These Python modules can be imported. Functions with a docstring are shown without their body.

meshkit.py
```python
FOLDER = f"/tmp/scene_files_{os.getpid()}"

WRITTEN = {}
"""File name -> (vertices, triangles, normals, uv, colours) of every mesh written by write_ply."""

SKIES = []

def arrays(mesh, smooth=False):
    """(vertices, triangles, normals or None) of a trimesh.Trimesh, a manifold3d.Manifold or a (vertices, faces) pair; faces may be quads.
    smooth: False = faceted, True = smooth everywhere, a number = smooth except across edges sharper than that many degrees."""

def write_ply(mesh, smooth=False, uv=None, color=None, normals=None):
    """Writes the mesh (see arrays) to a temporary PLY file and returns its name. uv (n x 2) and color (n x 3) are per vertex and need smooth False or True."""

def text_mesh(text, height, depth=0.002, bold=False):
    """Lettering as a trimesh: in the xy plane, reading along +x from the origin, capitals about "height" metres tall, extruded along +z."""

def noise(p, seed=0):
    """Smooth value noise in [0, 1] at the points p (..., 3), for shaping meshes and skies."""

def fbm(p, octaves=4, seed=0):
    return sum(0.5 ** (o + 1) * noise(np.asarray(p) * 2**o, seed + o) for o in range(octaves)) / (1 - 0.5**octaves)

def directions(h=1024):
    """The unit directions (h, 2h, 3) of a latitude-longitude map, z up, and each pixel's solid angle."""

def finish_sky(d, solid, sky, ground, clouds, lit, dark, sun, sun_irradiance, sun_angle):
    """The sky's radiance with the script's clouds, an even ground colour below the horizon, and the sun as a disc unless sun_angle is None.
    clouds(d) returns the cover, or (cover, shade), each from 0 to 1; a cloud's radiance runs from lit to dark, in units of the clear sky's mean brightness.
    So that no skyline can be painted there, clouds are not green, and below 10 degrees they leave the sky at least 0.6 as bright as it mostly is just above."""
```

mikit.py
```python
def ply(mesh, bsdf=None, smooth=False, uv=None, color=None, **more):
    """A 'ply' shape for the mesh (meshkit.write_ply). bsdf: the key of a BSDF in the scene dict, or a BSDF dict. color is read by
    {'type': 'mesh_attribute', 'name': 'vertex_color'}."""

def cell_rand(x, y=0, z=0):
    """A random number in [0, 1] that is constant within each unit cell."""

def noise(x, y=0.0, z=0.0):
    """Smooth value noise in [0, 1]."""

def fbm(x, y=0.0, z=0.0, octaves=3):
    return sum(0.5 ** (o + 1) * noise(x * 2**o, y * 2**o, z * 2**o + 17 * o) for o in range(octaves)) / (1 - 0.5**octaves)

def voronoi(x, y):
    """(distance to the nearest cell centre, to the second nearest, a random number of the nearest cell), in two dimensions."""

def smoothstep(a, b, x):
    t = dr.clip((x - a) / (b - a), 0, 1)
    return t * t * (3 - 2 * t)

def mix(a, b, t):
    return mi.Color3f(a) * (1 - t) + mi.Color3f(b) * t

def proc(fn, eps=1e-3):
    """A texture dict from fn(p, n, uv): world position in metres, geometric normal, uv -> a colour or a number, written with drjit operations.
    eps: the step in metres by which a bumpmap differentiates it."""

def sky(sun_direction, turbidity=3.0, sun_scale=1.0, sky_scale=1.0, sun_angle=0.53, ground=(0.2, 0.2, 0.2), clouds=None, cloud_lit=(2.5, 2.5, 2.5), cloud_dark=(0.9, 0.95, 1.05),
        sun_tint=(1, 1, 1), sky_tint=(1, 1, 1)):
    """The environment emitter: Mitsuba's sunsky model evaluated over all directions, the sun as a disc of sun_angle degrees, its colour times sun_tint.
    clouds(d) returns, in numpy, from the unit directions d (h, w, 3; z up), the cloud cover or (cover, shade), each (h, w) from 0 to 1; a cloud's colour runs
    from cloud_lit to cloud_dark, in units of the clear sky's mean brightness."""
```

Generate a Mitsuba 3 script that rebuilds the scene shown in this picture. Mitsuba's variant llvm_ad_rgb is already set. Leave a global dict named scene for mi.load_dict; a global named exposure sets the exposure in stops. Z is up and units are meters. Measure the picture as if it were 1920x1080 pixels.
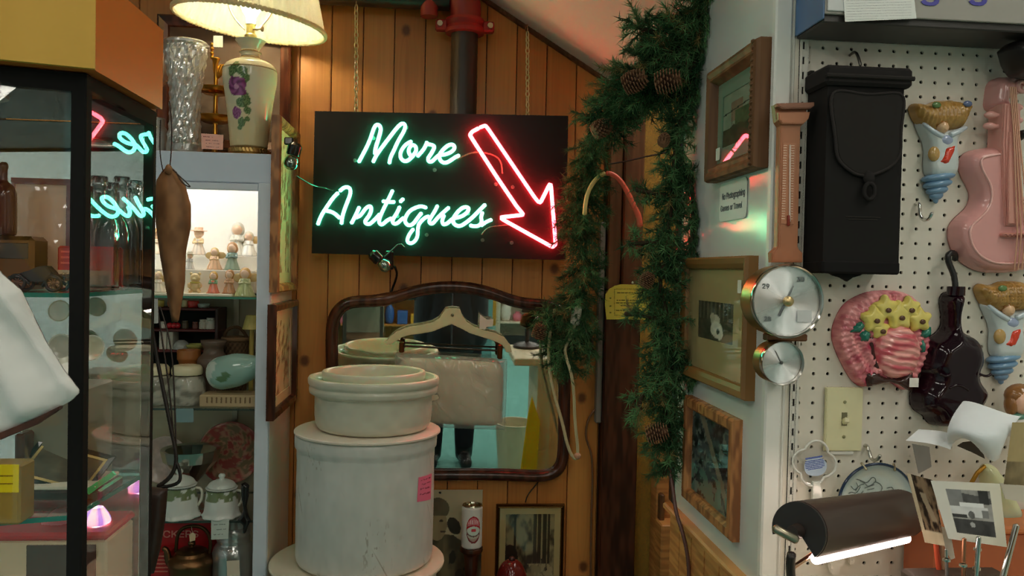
import math, numpy as np, trimesh, mitsuba as mi, mikit, meshkit
import drjit as dr
import manifold3d as m3
from shapely.geometry import Polygon, Point
from shapely import contains_xy, affinity
from scipy.spatial import Delaunay, cKDTree

rng = np.random.default_rng(7)
T = mi.ScalarTransform4f
F = 1550.0                                   # focal length in pixels of a 1920 px wide picture
EYE = np.array([0.0, 0.0, 1.55])
YAW, PITCH, ROLL = math.radians(5.2), math.radians(-1.2), math.radians(1.25)
_f = np.array([math.sin(YAW) * math.cos(PITCH), math.cos(YAW) * math.cos(PITCH), math.sin(PITCH)])
_r0 = np.array([math.cos(YAW), -math.sin(YAW), 0.0])
_u0 = np.cross(_r0, _f)
_r = _r0 * math.cos(ROLL) + _u0 * math.sin(ROLL)
_u = _u0 * math.cos(ROLL) - _r0 * math.sin(ROLL)

scene, labels = {'type': 'scene'}, {}
exposure = 0.0
scene['camera'] = {'type': 'perspective', 'fov_axis': 'x', 'fov': math.degrees(2 * math.atan(960 / F)),
                   'to_world': T().look_at(origin=EYE.tolist(), target=(EYE + _f).tolist(), up=_u.tolist()), 'near_clip': 0.02, 'far_clip': 60.0}
CEIL_LIGHT = (7.9, 7.5, 6.6)                # fluorescent ceiling panels
GREEN = (0.85, 16.0, 7.2)                    # neon radiance
RED = (60.0, 1.0, 1.5)
BULB = (140.0, 110.0, 70.0)
CASE_TUBE = (19.0, 18.0, 15.5)
DESK_TUBE = (10.0, 7.4, 6.2)

# ---------------------------------------------------------------- helpers
def ray(px, py):
    d = _f + _r * ((px - 960) / F) + _u * ((540 - py) / F)
    return d
class Plane:
    """A plane with local right, up and normal (towards the room)."""
    def __init__(s, o, right=(1, 0, 0), up=(0, 0, 1)):
        s.o, s.r, s.u = np.array(o, float), np.array(right, float), np.array(up, float)
        s.r /= np.linalg.norm(s.r); s.u /= np.linalg.norm(s.u); s.n = np.cross(s.r, s.u)
    def hit(s, px, py):
        d = ray(px, py); t = ((s.o - EYE) @ s.n) / (d @ s.n)
        return EYE + t * d
    def uv(s, px, py):
        p = s.hit(px, py) - s.o
        return np.array([p @ s.r, p @ s.u])
    def poly(s, pts):
        return [s.uv(*p) for p in pts]
    def put(s, m, u=0.0, v=0.0, w=0.0, rot=0.0):
        m = m.copy(); M = np.eye(4); M[:3, 0], M[:3, 1], M[:3, 2] = s.r, s.u, s.n
        M[:3, 3] = s.o + s.r * u + s.u * v + s.n * w
        if rot: M = M @ trimesh.transformations.rotation_matrix(math.radians(rot), [0, 0, 1])
        m.apply_transform(M); return m
    def at(s, px, py, w=0.0):
        q = Plane(s.o + s.n * w, s.r, s.u); return q
def PY(y): return Plane((0, y, 0))
def PX(x): return Plane((x, 0, 0), (0, -1, 0))          # faces -x
def PXr(x): return Plane((x, 0, 0), (0, 1, 0))          # faces +x
def hy(px, py, y): return PY(y).hit(px, py)
def hz(px, py, z):
    d = ray(px, py); return EYE + d * ((z - EYE[2]) / d[2])
def c(r, g=None, b=None):
    v = np.array([r, r, r] if g is None else [r, g, b], float) / 255
    return np.where(v < 0.04045, v / 12.92, ((v + 0.055) / 1.055) ** 2.4)

cat_ = trimesh.util.concatenate
def mv(m, x=0, y=0, z=0):
    m = m.copy(); m.apply_translation((x, y, z)); return m
def rot(m, deg, axis=(0, 0, 1), at=(0, 0, 0)):
    m = m.copy(); m.apply_transform(trimesh.transformations.rotation_matrix(math.radians(deg), axis, at)); return m
def scl(m, x, y=None, z=None):
    m = m.copy(); m.apply_scale((x, x if y is None else y, x if z is None else z)); return m
def from_manifold(m):
    q = m.to_mesh(); return trimesh.Trimesh(np.array(q.vert_properties[:, :3]), np.array(q.tri_verts), process=False)
def box(x0, x1, y0, y1, z0, z1, b=0.0):
    """A box; b chamfers its edges."""
    sx, sy, sz = abs(x1 - x0), abs(y1 - y0), abs(z1 - z0)
    b = min(b, 0.45 * min(sx, sy, sz)); cx, cy, cz = (x0 + x1) / 2, (y0 + y1) / 2, (z0 + z1) / 2
    if b <= 0: return mv(trimesh.creation.box((sx, sy, sz)), cx, cy, cz)
    p = []
    for i in (-1, 1):
        for j in (-1, 1):
            for k in (-1, 1):
                p += [(i * sx / 2, j * (sy / 2 - b), k * (sz / 2 - b)), (i * (sx / 2 - b), j * sy / 2, k * (sz / 2 - b)), (i * (sx / 2 - b), j * (sy / 2 - b), k * sz / 2)]
    m = trimesh.convex.convex_hull(np.array(p)); return mv(m, cx, cy, cz)
def obox(c0, size, b=0.0):
    return box(c0[0] - size[0] / 2, c0[0] + size[0] / 2, c0[1] - size[1] / 2, c0[1] + size[1] / 2, c0[2] - size[2] / 2, c0[2] + size[2] / 2, b)
def lathe(prof, n=48, open_=False):
    """Profile [(r, z)] turned about z."""
    prof = np.array(prof, float); a = np.linspace(0, 2 * np.pi, n, endpoint=False)
    v = np.stack([prof[:, None, 0] * np.cos(a), prof[:, None, 0] * np.sin(a), np.repeat(prof[:, None, 1], n, 1)], -1).reshape(-1, 3)
    f = []
    for i in range(len(prof) - 1):
        for j in range(n):
            a0, a1, b0, b1 = i * n + j, i * n + (j + 1) % n, (i + 1) * n + j, (i + 1) * n + (j + 1) % n
            f += [(a0, a1, b1), (a0, b1, b0)]
    m = trimesh.Trimesh(v, np.array(f), process=False); m.merge_vertices(); m.update_faces(m.nondegenerate_faces()); return m
def smooth_prof(pts, n=40):
    from scipy.interpolate import PchipInterpolator
    pts = np.array(pts, float); t = np.r_[0, np.cumsum(np.hypot(*np.diff(pts, axis=0).T))]
    q = np.linspace(0, t[-1], n); return np.stack([PchipInterpolator(t, pts[:, 0])(q), PchipInterpolator(t, pts[:, 1])(q)], 1)
def cyl(p0, p1, r0, r1=None, n=20):
    p0, p1 = np.array(p0, float), np.array(p1, float); L = np.linalg.norm(p1 - p0); r1 = r0 if r1 is None else r1
    m = lathe([(0, 0), (r0, 0), (r1, L), (0, L)], n)
    m.apply_transform(trimesh.geometry.align_vectors([0, 0, 1], (p1 - p0) / L)); m.apply_translation(p0); return m
def curve(pts, n=60, closed=False):
    from scipy.interpolate import CubicSpline
    pts = np.array(pts, float)
    if closed: pts = np.vstack([pts, pts[:1]])
    t = np.r_[0, np.cumsum(np.maximum(np.linalg.norm(np.diff(pts, axis=0), axis=1), 1e-9) ** 0.5)]
    s = CubicSpline(t, pts, bc_type='periodic' if closed else 'natural'); q = s(np.linspace(0, t[-1], n))
    return q[:-1] if closed else q
def tube(pts, r, n=8, closed=False, cap=True):
    pts = np.array(pts, float); N = len(pts); r = np.broadcast_to(np.asarray(r, float), (N,))
    tg = np.gradient(pts, axis=0) if not closed else np.roll(pts, -1, 0) - np.roll(pts, 1, 0)
    tg /= np.maximum(np.linalg.norm(tg, axis=1, keepdims=True), 1e-12)
    u = np.cross(tg[0], [0.31, 0.2, 0.93]); u /= np.linalg.norm(u); U = []
    for t in tg:
        u = u - t * (u @ t); u /= np.linalg.norm(u); U.append(u)
    U = np.array(U); V = np.cross(tg, U); a = np.linspace(0, 2 * np.pi, n, endpoint=False)
    v = (pts[:, None] + r[:, None, None] * (np.cos(a)[None, :, None] * U[:, None] + np.sin(a)[None, :, None] * V[:, None])).reshape(-1, 3)
    f = []
    for i in range(N if closed else N - 1):
        k = (i + 1) % N
        for j in range(n):
            l = (j + 1) % n; f += [(i * n + j, i * n + l, k * n + l), (i * n + j, k * n + l, k * n + j)]
    if cap and not closed:
        v = np.vstack([v, pts[0] - tg[0] * r[0] * .6, pts[-1] + tg[-1] * r[-1] * .6]); s, e = len(v) - 2, len(v) - 1
        for j in range(n):
            l = (j + 1) % n; f += [(s, l, j), (e, (N - 1) * n + j, (N - 1) * n + l)]
    return trimesh.Trimesh(v, np.array(f), process=False)
def prism(poly, h, bev=0.0):
    """Polygon in xy extruded along +z, with a chamfered front edge."""
    g = Polygon(poly) if not hasattr(poly, 'exterior') else poly
    g = g.buffer(0)
    if g.geom_type != 'Polygon': g = max(g.geoms, key=lambda x: x.area)
    if bev <= 0: return trimesh.creation.extrude_polygon(g, h, engine='earcut')
    cs = lambda q: m3.CrossSection([np.array(q.exterior.coords)[:-1]] + [np.array(i.coords)[:-1] for i in q.interiors], m3.FillRule.EvenOdd)
    parts = [m3.Manifold.extrude(cs(g), h - bev)]
    for k in range(3):
        t0 = k / 3 * math.pi / 2; i = bev * (1 - math.cos((k + 1) / 3 * math.pi / 2)); z1 = h - bev + bev * math.sin((k + 1) / 3 * math.pi / 2); q = g.buffer(-i)
        if q.is_empty: break
        if q.geom_type != 'Polygon': q = max(q.geoms, key=lambda x: x.area)
        parts.append(m3.Manifold.extrude(cs(q), z1))
    return from_manifold(m3.Manifold.batch_boolean(parts, m3.OpType.Add))
def smooth_poly(pts, n=90):
    return curve(np.array(pts, float), n, closed=True)
def inflate(poly, h, edge, res, base=0.0, relief=None):
    """Outline puffed up towards +z: height h reached at distance edge from the outline; relief(x, y, d) adds height. Closed behind at z = -base."""
    g = Polygon(poly).buffer(0)
    if g.geom_type != 'Polygon': g = max(g.geoms, key=lambda x: x.area)
    L = g.exterior.length; nb = max(24, int(L / res)); bp = np.array([g.exterior.interpolate(i / nb, normalized=True).coords[0] for i in range(nb)])
    x0, y0, x1, y1 = g.bounds; X, Y = np.meshgrid(np.arange(x0, x1, res), np.arange(y0, y1, res)); X[1::2] += res / 2
    q = np.c_[X.ravel(), Y.ravel()]; inn = g.buffer(-res * 0.55); q = q[contains_xy(inn, q[:, 0], q[:, 1])]
    p = np.vstack([bp, q]); tri = Delaunay(p).simplices; ce = p[tri].mean(1); tri = tri[contains_xy(g, ce[:, 0], ce[:, 1])]
    dense = np.array([g.exterior.interpolate(i / 1500, normalized=True).coords[0] for i in range(1500)])
    d = cKDTree(dense).query(p)[0]; d[:nb] = 0; t = np.clip(d / edge, 0, 1); z = h * np.sqrt(np.maximum(1 - (1 - t) ** 2, 0))
    if relief is not None: z = z + relief(p[:, 0], p[:, 1], d) * np.clip(d / (edge * .3), 0, 1)
    a = p[tri]; neg = np.cross(a[:, 1] - a[:, 0], a[:, 2] - a[:, 0]) < 0; tri[neg] = tri[neg][:, ::-1]
    v = np.vstack([np.c_[p, z], np.c_[p, np.full(len(p), -base)]]); n = len(p)
    used = np.zeros(n, bool); used[tri.ravel()] = True
    f = [tri, tri[:, ::-1] + n]
    if base > 0:
        s = [];  ccw = g.exterior.is_ccw
        for i in range(nb):
            j = (i + 1) % nb; q4 = [(i + n, j + n, j), (i + n, j, i)]
            s += q4 if ccw else [x[::-1] for x in q4]
        f.append(np.array(s))
    m = trimesh.Trimesh(v, np.vstack(f), process=False); m.remove_unreferenced_vertices()
    if base <= 0: m.merge_vertices(); m.update_faces(m.nondegenerate_faces())
    return m
def ell(cx, cy, cz, rx, ry=None, rz=None, sub=2):
    return mv(scl(trimesh.creation.icosphere(subdivisions=sub), rx, rx if ry is None else ry, rx if rz is None else rz), cx, cy, cz)
def grid(nx, ny, fn):
    """A sheet from fn(u, v) -> (n, 3), u and v from 0 to 1; also returns u, v per vertex."""
    U, V = np.meshgrid(np.linspace(0, 1, nx), np.linspace(0, 1, ny)); u, v = U.ravel(), V.ravel(); p = fn(u, v)
    i = np.arange(nx * ny).reshape(ny, nx); a, b, d, e = i[:-1, :-1].ravel(), i[:-1, 1:].ravel(), i[1:, 1:].ravel(), i[1:, :-1].ravel()
    return trimesh.Trimesh(p, np.vstack([np.c_[a, b, d], np.c_[a, d, e]]), process=False), u, v
def sheet(w, h, t=0.0006, nx=2, ny=2, bend=None):
    """A thin card of real thickness centred on the origin in xy; bend(u, v) is its height."""
    z = (lambda u, v: np.zeros_like(u)) if bend is None else bend
    a, u, v = grid(nx, ny, lambda u, v: np.c_[(u - .5) * w, (v - .5) * h, z(u, v) + t])
    b = a.copy(); b.vertices[:, 2] -= t; b.invert(); i = np.arange(nx * ny).reshape(ny, nx)
    rim = np.r_[i[0], i[1:, -1], i[-1, -2::-1], i[-2:0:-1, 0]]; n = nx * ny; f = []
    for k in range(len(rim)):
        p, q = rim[k], rim[(k + 1) % len(rim)]; f += [(p + n, q + n, q), (p + n, q, p)]
    return trimesh.Trimesh(np.vstack([a.vertices, b.vertices]), np.vstack([a.faces, b.faces + n, np.array(f)]), process=False)
def ring_frame(w, h, prof):
    """A mitred picture frame about the origin in xy: prof is [(inset, height)] from the outer back edge round to the inner back edge."""
    v, f = [], []; k = len(prof)
    for sx, sy in ((-1, -1), (1, -1), (1, 1), (-1, 1)):
        v += [(sx * (w / 2 - i), sy * (h / 2 - i), z) for i, z in prof]
    for a in range(4):
        b = (a + 1) % 4
        for j in range(k):
            l = (j + 1) % k; f += [(a * k + j, b * k + j, b * k + l), (a * k + j, b * k + l, a * k + l)]
    m = trimesh.Trimesh(np.array(v), np.array(f), process=False); m.fix_normals(); return m
def hull(spheres, n=12):
    return from_manifold(m3.Manifold.batch_hull([m3.Manifold.sphere(r, n).translate(tuple(map(float, p))) for p, r in spheres]))
def txt(s, h, depth=0.0008, bold=False):
    m = meshkit.text_mesh(s, h, depth, bold); return m
def ctxt(s, h, depth=0.0008, bold=False, width=None):
    m = txt(s, h, depth, bold); b = m.bounds; m = mv(m, -(b[0, 0] + b[1, 0]) / 2, -(b[0, 1] + b[1, 1]) / 2, 0)
    if width: m = scl(m, width / (b[1, 0] - b[0, 0]), 1, 1)
    return m

# ---------------------------------------------------------------- scene entries
_count = {}
def numbered(key):
    n = _count.get(key, 0); _count[key] = n + 1
    return key if n == 0 else f'{key}_{n:03d}'
def thing(name, label, cat, group=None):
    k = numbered(name); labels[k] = {'label': label, 'category': cat}
    if group: labels[k]['group'] = group
    return k
_written = {}
def shape(m, mat, col=None, smooth=30, **more):
    v, f, n = meshkit.arrays(m, smooth)
    cc = None
    if mat.startswith('v_'):
        col = c(200) if col is None else col
        cc = col(v) if callable(col) else np.tile(np.asarray(col, float), (len(v), 1)) if np.ndim(col) == 1 else np.asarray(col)
    p = meshkit.write_ply((v, f), False, more.pop('uv', None), cc, normals=n)
    return {'type': 'ply', 'filename': p, 'face_normals': n is None, 'bsdf': {'type': 'ref', 'id': mat}, **more}
def part(parent, name, m, mat, col=None, smooth=30, label=None, kind=None, **more):
    k = numbered(parent + '__' + name); scene[k] = shape(m, mat, col, smooth, **more)
    if label or kind: labels[k] = {**({'label': label} if label else {}), **({'kind': kind} if kind else {})}
    return k
def one(name, label, cat, m, mat, col=None, smooth=30, group=None, kind=None, **more):
    k = thing(name, label, cat, group); scene[k] = shape(m, mat, col, smooth, **more)
    if kind: labels[k]['kind'] = kind
    return k
def struct(name, m, mat, col=None, smooth=30, label=None, **more):
    k = numbered(name); scene[k] = shape(m, mat, col, smooth, **more); labels[k] = {'kind': 'structure', **({'label': label} if label else {})}
    return k
def emit(rgb): return {'type': 'area', 'radiance': {'type': 'rgb', 'value': [float(x) for x in rgb]}}

# ---------------------------------------------------------------- materials
def two(d): return {'type': 'twosided', 'bsdf': d}
VC = {'type': 'mesh_attribute', 'name': 'vertex_color'}
def prin(rough, base=VC, **k): return {'type': 'principled', 'base_color': base, 'roughness': rough, **k}
scene['v_matte'] = two(prin(0.85, specular=0.25))
scene['v_satin'] = two(prin(0.42, specular=0.5))
scene['v_gloss'] = two(prin(0.13, specular=0.55))
scene['v_metal'] = two(prin(0.34, metallic=1.0))
scene['v_chrome'] = two(prin(0.1, metallic=1.0))
scene['v_shade'] = {'type': 'principledthin', 'base_color': VC, 'roughness': 0.8, 'diff_trans': 0.6, 'spec_trans': 0.0}
scene['glass_pane'] = {'type': 'thindielectric', 'int_ior': 1.5}
scene['crystal'] = {'type': 'blendbsdf', 'weight': 0.36, 'a': {'type': 'dielectric', 'int_ior': 1.52}, 'b': two(prin(0.16, {'type': 'rgb', 'value': [0.92, 0.91, 0.89]}, metallic=0.75, specular=0.8))}
scene['bag_film'] = {'type': 'blendbsdf', 'weight': 0.13, 'a': {'type': 'thindielectric', 'int_ior': 1.5}, 'b': two(prin(0.10, {'type': 'rgb', 'value': [0.80, 0.79, 0.74]}, specular=0.9))}
scene['sign_black'] = two(prin(0.30, {'type': 'rgb', 'value': [0.015, 0.014, 0.013]}, specular=0.10))
scene['bottle_glass'] = {'type': 'dielectric', 'int_ior': 1.5}
scene['plastic_film'] = {'type': 'thindielectric', 'int_ior': 1.45}
scene['mirror_glass'] = {'type': 'conductor', 'material': 'none', 'specular_reflectance': {'type': 'rgb', 'value': [0.80, 0.84, 0.80]}}
scene['violet_glass'] = two(prin(0.06, {'type': 'rgb', 'value': [0.010, 0.0015, 0.005]}, specular=0.4))
scene['dial_metal'] = two({'type': 'roughconductor', 'material': 'Al', 'alpha_u': 0.06, 'alpha_v': 0.36, 'distribution': 'ggx', 'specular_reflectance': {'type': 'rgb', 'value': [0.93, 0.95, 0.96]}})
N = mikit.noise; FB = mikit.fbm; SS = mikit.smoothstep; MIX = mikit.mix
PLANK = 0.0985
def pine(p, n, uv):
    q = (p.x + 10.0) / PLANK; k = dr.floor(q); t = mikit.cell_rand(k, 3, 1); u = (q - k) - 0.5
    kz = p.z * 2.1 + t * 9; kc = dr.floor(kz); kx = (mikit.cell_rand(k, kc, 7) - 0.5) * 0.7; ko = (mikit.cell_rand(k, kc, 9) - 0.5) * 0.6; on = mikit.cell_rand(k, kc, 11) > 0.52
    dx, dz = (u - kx) * PLANK, ((kz - kc) - 0.5 - ko) / 2.1
    d = dr.sqrt(dr.square(dx) + dr.square(dz * 0.8)) + 0.002 * N(p.x * 300, p.z * 300)
    kn = dr.select(on, 1 - SS(0.008, 0.021, d), 0); halo = dr.select(on, dr.exp(-d * 30), 0)
    g = FB((p.x + 0.02 * halo * dr.sign(dx)) * 190 + t * 40, p.z * 5.0 + t * 17, 0, 2)
    g2 = N(p.x * 22 + t * 30, p.z * 1.3)
    a = MIX((0.47, 0.170, 0.036), (0.70, 0.315, 0.080), t * 0.55 + 0.25 * g2 + 0.4 * (g - 0.5))
    a = MIX(a, (0.30, 0.10, 0.024), 0.5 * halo)
    return MIX(a, (0.10, 0.030, 0.010), 0.9 * kn)
scene['pine'] = two(prin(0.38, mikit.proc(pine), specular=0.4))
def darkwood(p, n, uv):
    g = FB(p.x * 60 + 0.3 * p.y, p.y * 60, p.z * 9, 2)
    return MIX((0.028, 0.008, 0.0045), (0.085, 0.024, 0.011), SS(0.3, 0.75, g))
scene['dark_wood'] = two(prin(0.22, mikit.proc(darkwood), specular=0.5))
def brownboard(p, n, uv):
    g = FB(p.x * 75, p.y * 40, p.z * 4, 2)
    return MIX((0.085, 0.036, 0.014), (0.16, 0.072, 0.028), SS(0.3, 0.72, g))
scene['brown_wood'] = two(prin(0.55, mikit.proc(brownboard), specular=0.3))
def orangewood(p, n, uv):
    g = FB(p.x * 9, p.y * 9, p.z * 80, 2)
    return MIX((0.42, 0.165, 0.048), (0.60, 0.27, 0.085), SS(0.3, 0.72, g))
scene['orange_wood'] = two(prin(0.42, mikit.proc(orangewood), specular=0.4))
def oakframe(p, n, uv):
    g = FB(p.x * 90, p.y * 90, p.z * 20, 2)
    return MIX((0.20, 0.075, 0.026), (0.42, 0.18, 0.062), SS(0.36, 0.64, g))
scene['oak'] = two(prin(0.4, mikit.proc(oakframe), specular=0.4))
def crockwhite(p, n, uv):
    a = dr.atan2(p.y - 2.35, p.x + 0.196)
    g = FB(a * 9, p.z * 22, 2, 2); s = SS(0.66, 0.78, FB(a * 26, p.z * 55, 5, 2)) * SS(0.45, 0.7, N(a * 2.2 + 3, p.z * 6))
    sc = SS(0.93, 0.99, 1 - dr.abs(N(a * 5 + p.z * 14, p.z * 2.5 + a) - 0.5) * 2) * SS(0.55, 0.75, N(a * 3 + 9, p.z * 8))
    b = MIX((0.60, 0.61, 0.57), (0.72, 0.72, 0.68), g)
    return MIX(b, (0.26, 0.21, 0.15), dr.clip(s * 0.55 + sc * 0.5, 0, 0.8))
scene['crock_white'] = two(prin(0.22, mikit.proc(crockwhite), specular=0.5))
def crockcream(p, n, uv):
    g = FB(p.x * 30, p.y * 30, p.z * 30, 2)
    return MIX((0.50, 0.50, 0.40), (0.68, 0.66, 0.53), g)
scene['crock_cream'] = two(prin(0.16, mikit.proc(crockcream), specular=0.5))
def leather(p, n, uv):
    g = FB(p.x * 40, p.y * 40, p.z * 22, 3)
    return MIX((0.15, 0.066, 0.026), (0.32, 0.155, 0.066), SS(0.25, 0.75, g))
scene['leather'] = two(prin(0.6, mikit.proc(leather), specular=0.35))
def carpet(p, n, uv):
    g = N(p.x * 90, p.y * 90)
    return MIX((0.10, 0.27, 0.25), (0.17, 0.38, 0.35), g)
scene['carpet'] = two(prin(0.95, mikit.proc(carpet), specular=0.1))
def whitewall(p, n, uv):
    g = N(p.x * 9, p.y * 9, p.z * 9)
    return MIX((0.56, 0.575, 0.55), (0.66, 0.67, 0.645), g)
scene['white_paint'] = two(prin(0.17, mikit.proc(whitewall), specular=0.5))
def ochrewall(p, n, uv):
    g = N(p.x * 16, p.y * 16, p.z * 6)
    return MIX((0.52, 0.29, 0.040), (0.62, 0.36, 0.062), g)
scene['ochre_paint'] = two(prin(0.5, mikit.proc(ochrewall), specular=0.3))
def soffit(p, n, uv):
    g = FB(p.x * 14, p.y * 14, p.z * 14, 4)
    return MIX((0.58, 0.55, 0.50), (0.68, 0.65, 0.60), g)
scene['plaster'] = two({'type': 'diffuse', 'reflectance': {'type': 'rgb', 'value': [0.64, 0.61, 0.56]}})
# ---------------------------------------------------------------- the setting
RM = dict(x0=-2.3, x1=2.3, y0=-6.4, yb=2.70, z1=2.78)
YP, XW = 1.37, 0.565                          # pegboard plane, picture wall plane
struct('floor', box(RM['x0'] - .1, RM['x1'] + .1, RM['y0'] - .1, 3.4, -0.1, 0), 'carpet', smooth=False, label='teal carpeted floor')
struct('ceiling', box(RM['x0'] - .1, RM['x1'] + .1, RM['y0'] - .1, 3.4, RM['z1'], RM['z1'] + .1), 'plaster', smooth=False)
struct('wall_left', box(RM['x0'] - .1, RM['x0'], RM['y0'], 3.3, 0, RM['z1']), 'v_satin', c(186, 204, 212), smooth=False)
struct('wall_right', box(RM['x1'], RM['x1'] + .1, RM['y0'], 3.3, 0, RM['z1']), 'white_paint', smooth=False)
struct('wall_front', box(RM['x0'], RM['x1'], RM['y0'] - .1, RM['y0'], 0, RM['z1']), 'ochre_paint', smooth=False)
# back wall: a carcass with pine boards nailed on it, each board its own piece
xr = hy(1126, 600, 2.69)[0]
wb = 'wall_back'; scene[wb] = shape(box(RM['x0'], 1.0, RM['yb'], 2.80, 0, RM['z1']), 'brown_wood', smooth=False); labels[wb] = {'kind': 'structure', 'label': 'back wall clad in upright knotty pine boards'}
i0 = int(math.floor((-1.25 + 10) / PLANK))
for i in range(i0, i0 + 40):
    x0, x1 = i * PLANK - 10, (i + 1) * PLANK - 10
    if x0 >= xr: break
    x1 = min(x1, xr); g = 0.0012
    pl = prism([(x0 + g, 0.02), (x1 - g, 0.02), (x1 - g, RM['z1'] - .01), (x0 + g, RM['z1'] - .01)], 0.018, 0.005)
    part(wb, 'board', PY(RM['yb']).put(pl), 'pine', smooth=False)
# to the right of the boards: conduit strip, dark door casing of two boards, ochre wall
q0, q1 = hy(1130, 700, 2.66)[0], hy(1196, 700, 2.66)[0]
zt = hy(1165, 545, 2.66)[2]
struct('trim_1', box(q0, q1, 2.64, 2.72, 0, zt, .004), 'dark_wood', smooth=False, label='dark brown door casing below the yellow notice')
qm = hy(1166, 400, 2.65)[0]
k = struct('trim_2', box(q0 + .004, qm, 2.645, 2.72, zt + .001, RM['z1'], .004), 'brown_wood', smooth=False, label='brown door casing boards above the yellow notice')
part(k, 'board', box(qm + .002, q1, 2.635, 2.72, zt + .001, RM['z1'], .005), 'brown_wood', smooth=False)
struct('wall_side', box(q1 + .001, 1.6, 2.70, 2.80, 0, RM['z1']), 'ochre_paint', smooth=False, label='ochre painted wall beyond the garland')
c0, c1 = hy(1117, 700, 2.67)[0], hy(1128, 700, 2.67)[0]; zc0, zc1 = hy(1122, 792, 2.67)[2], hy(1122, 560, 2.67)[2]
one('cable_channel', 'grey flat metal cable strip on the boards left of the dark casing', 'cable channel', box(c0, c1, 2.655, 2.684, zc0, zc1 + .25, .003), 'v_satin', c(126, 124, 118), smooth=False)
pp = [hy(1118, 765, 2.668), hy(1104, 785, 2.668), hy(1099, 820, 2.668), hy(1108, 850, 2.668), hy(1109, 960, 2.668), hy(1108, 1120, 2.668)]
one('wire', 'thin brown wire running down the boards below the grey strip', 'wire', tube(curve(pp, 60), .0035, 8), 'v_satin', c(120, 84, 58), smooth=True)
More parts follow.
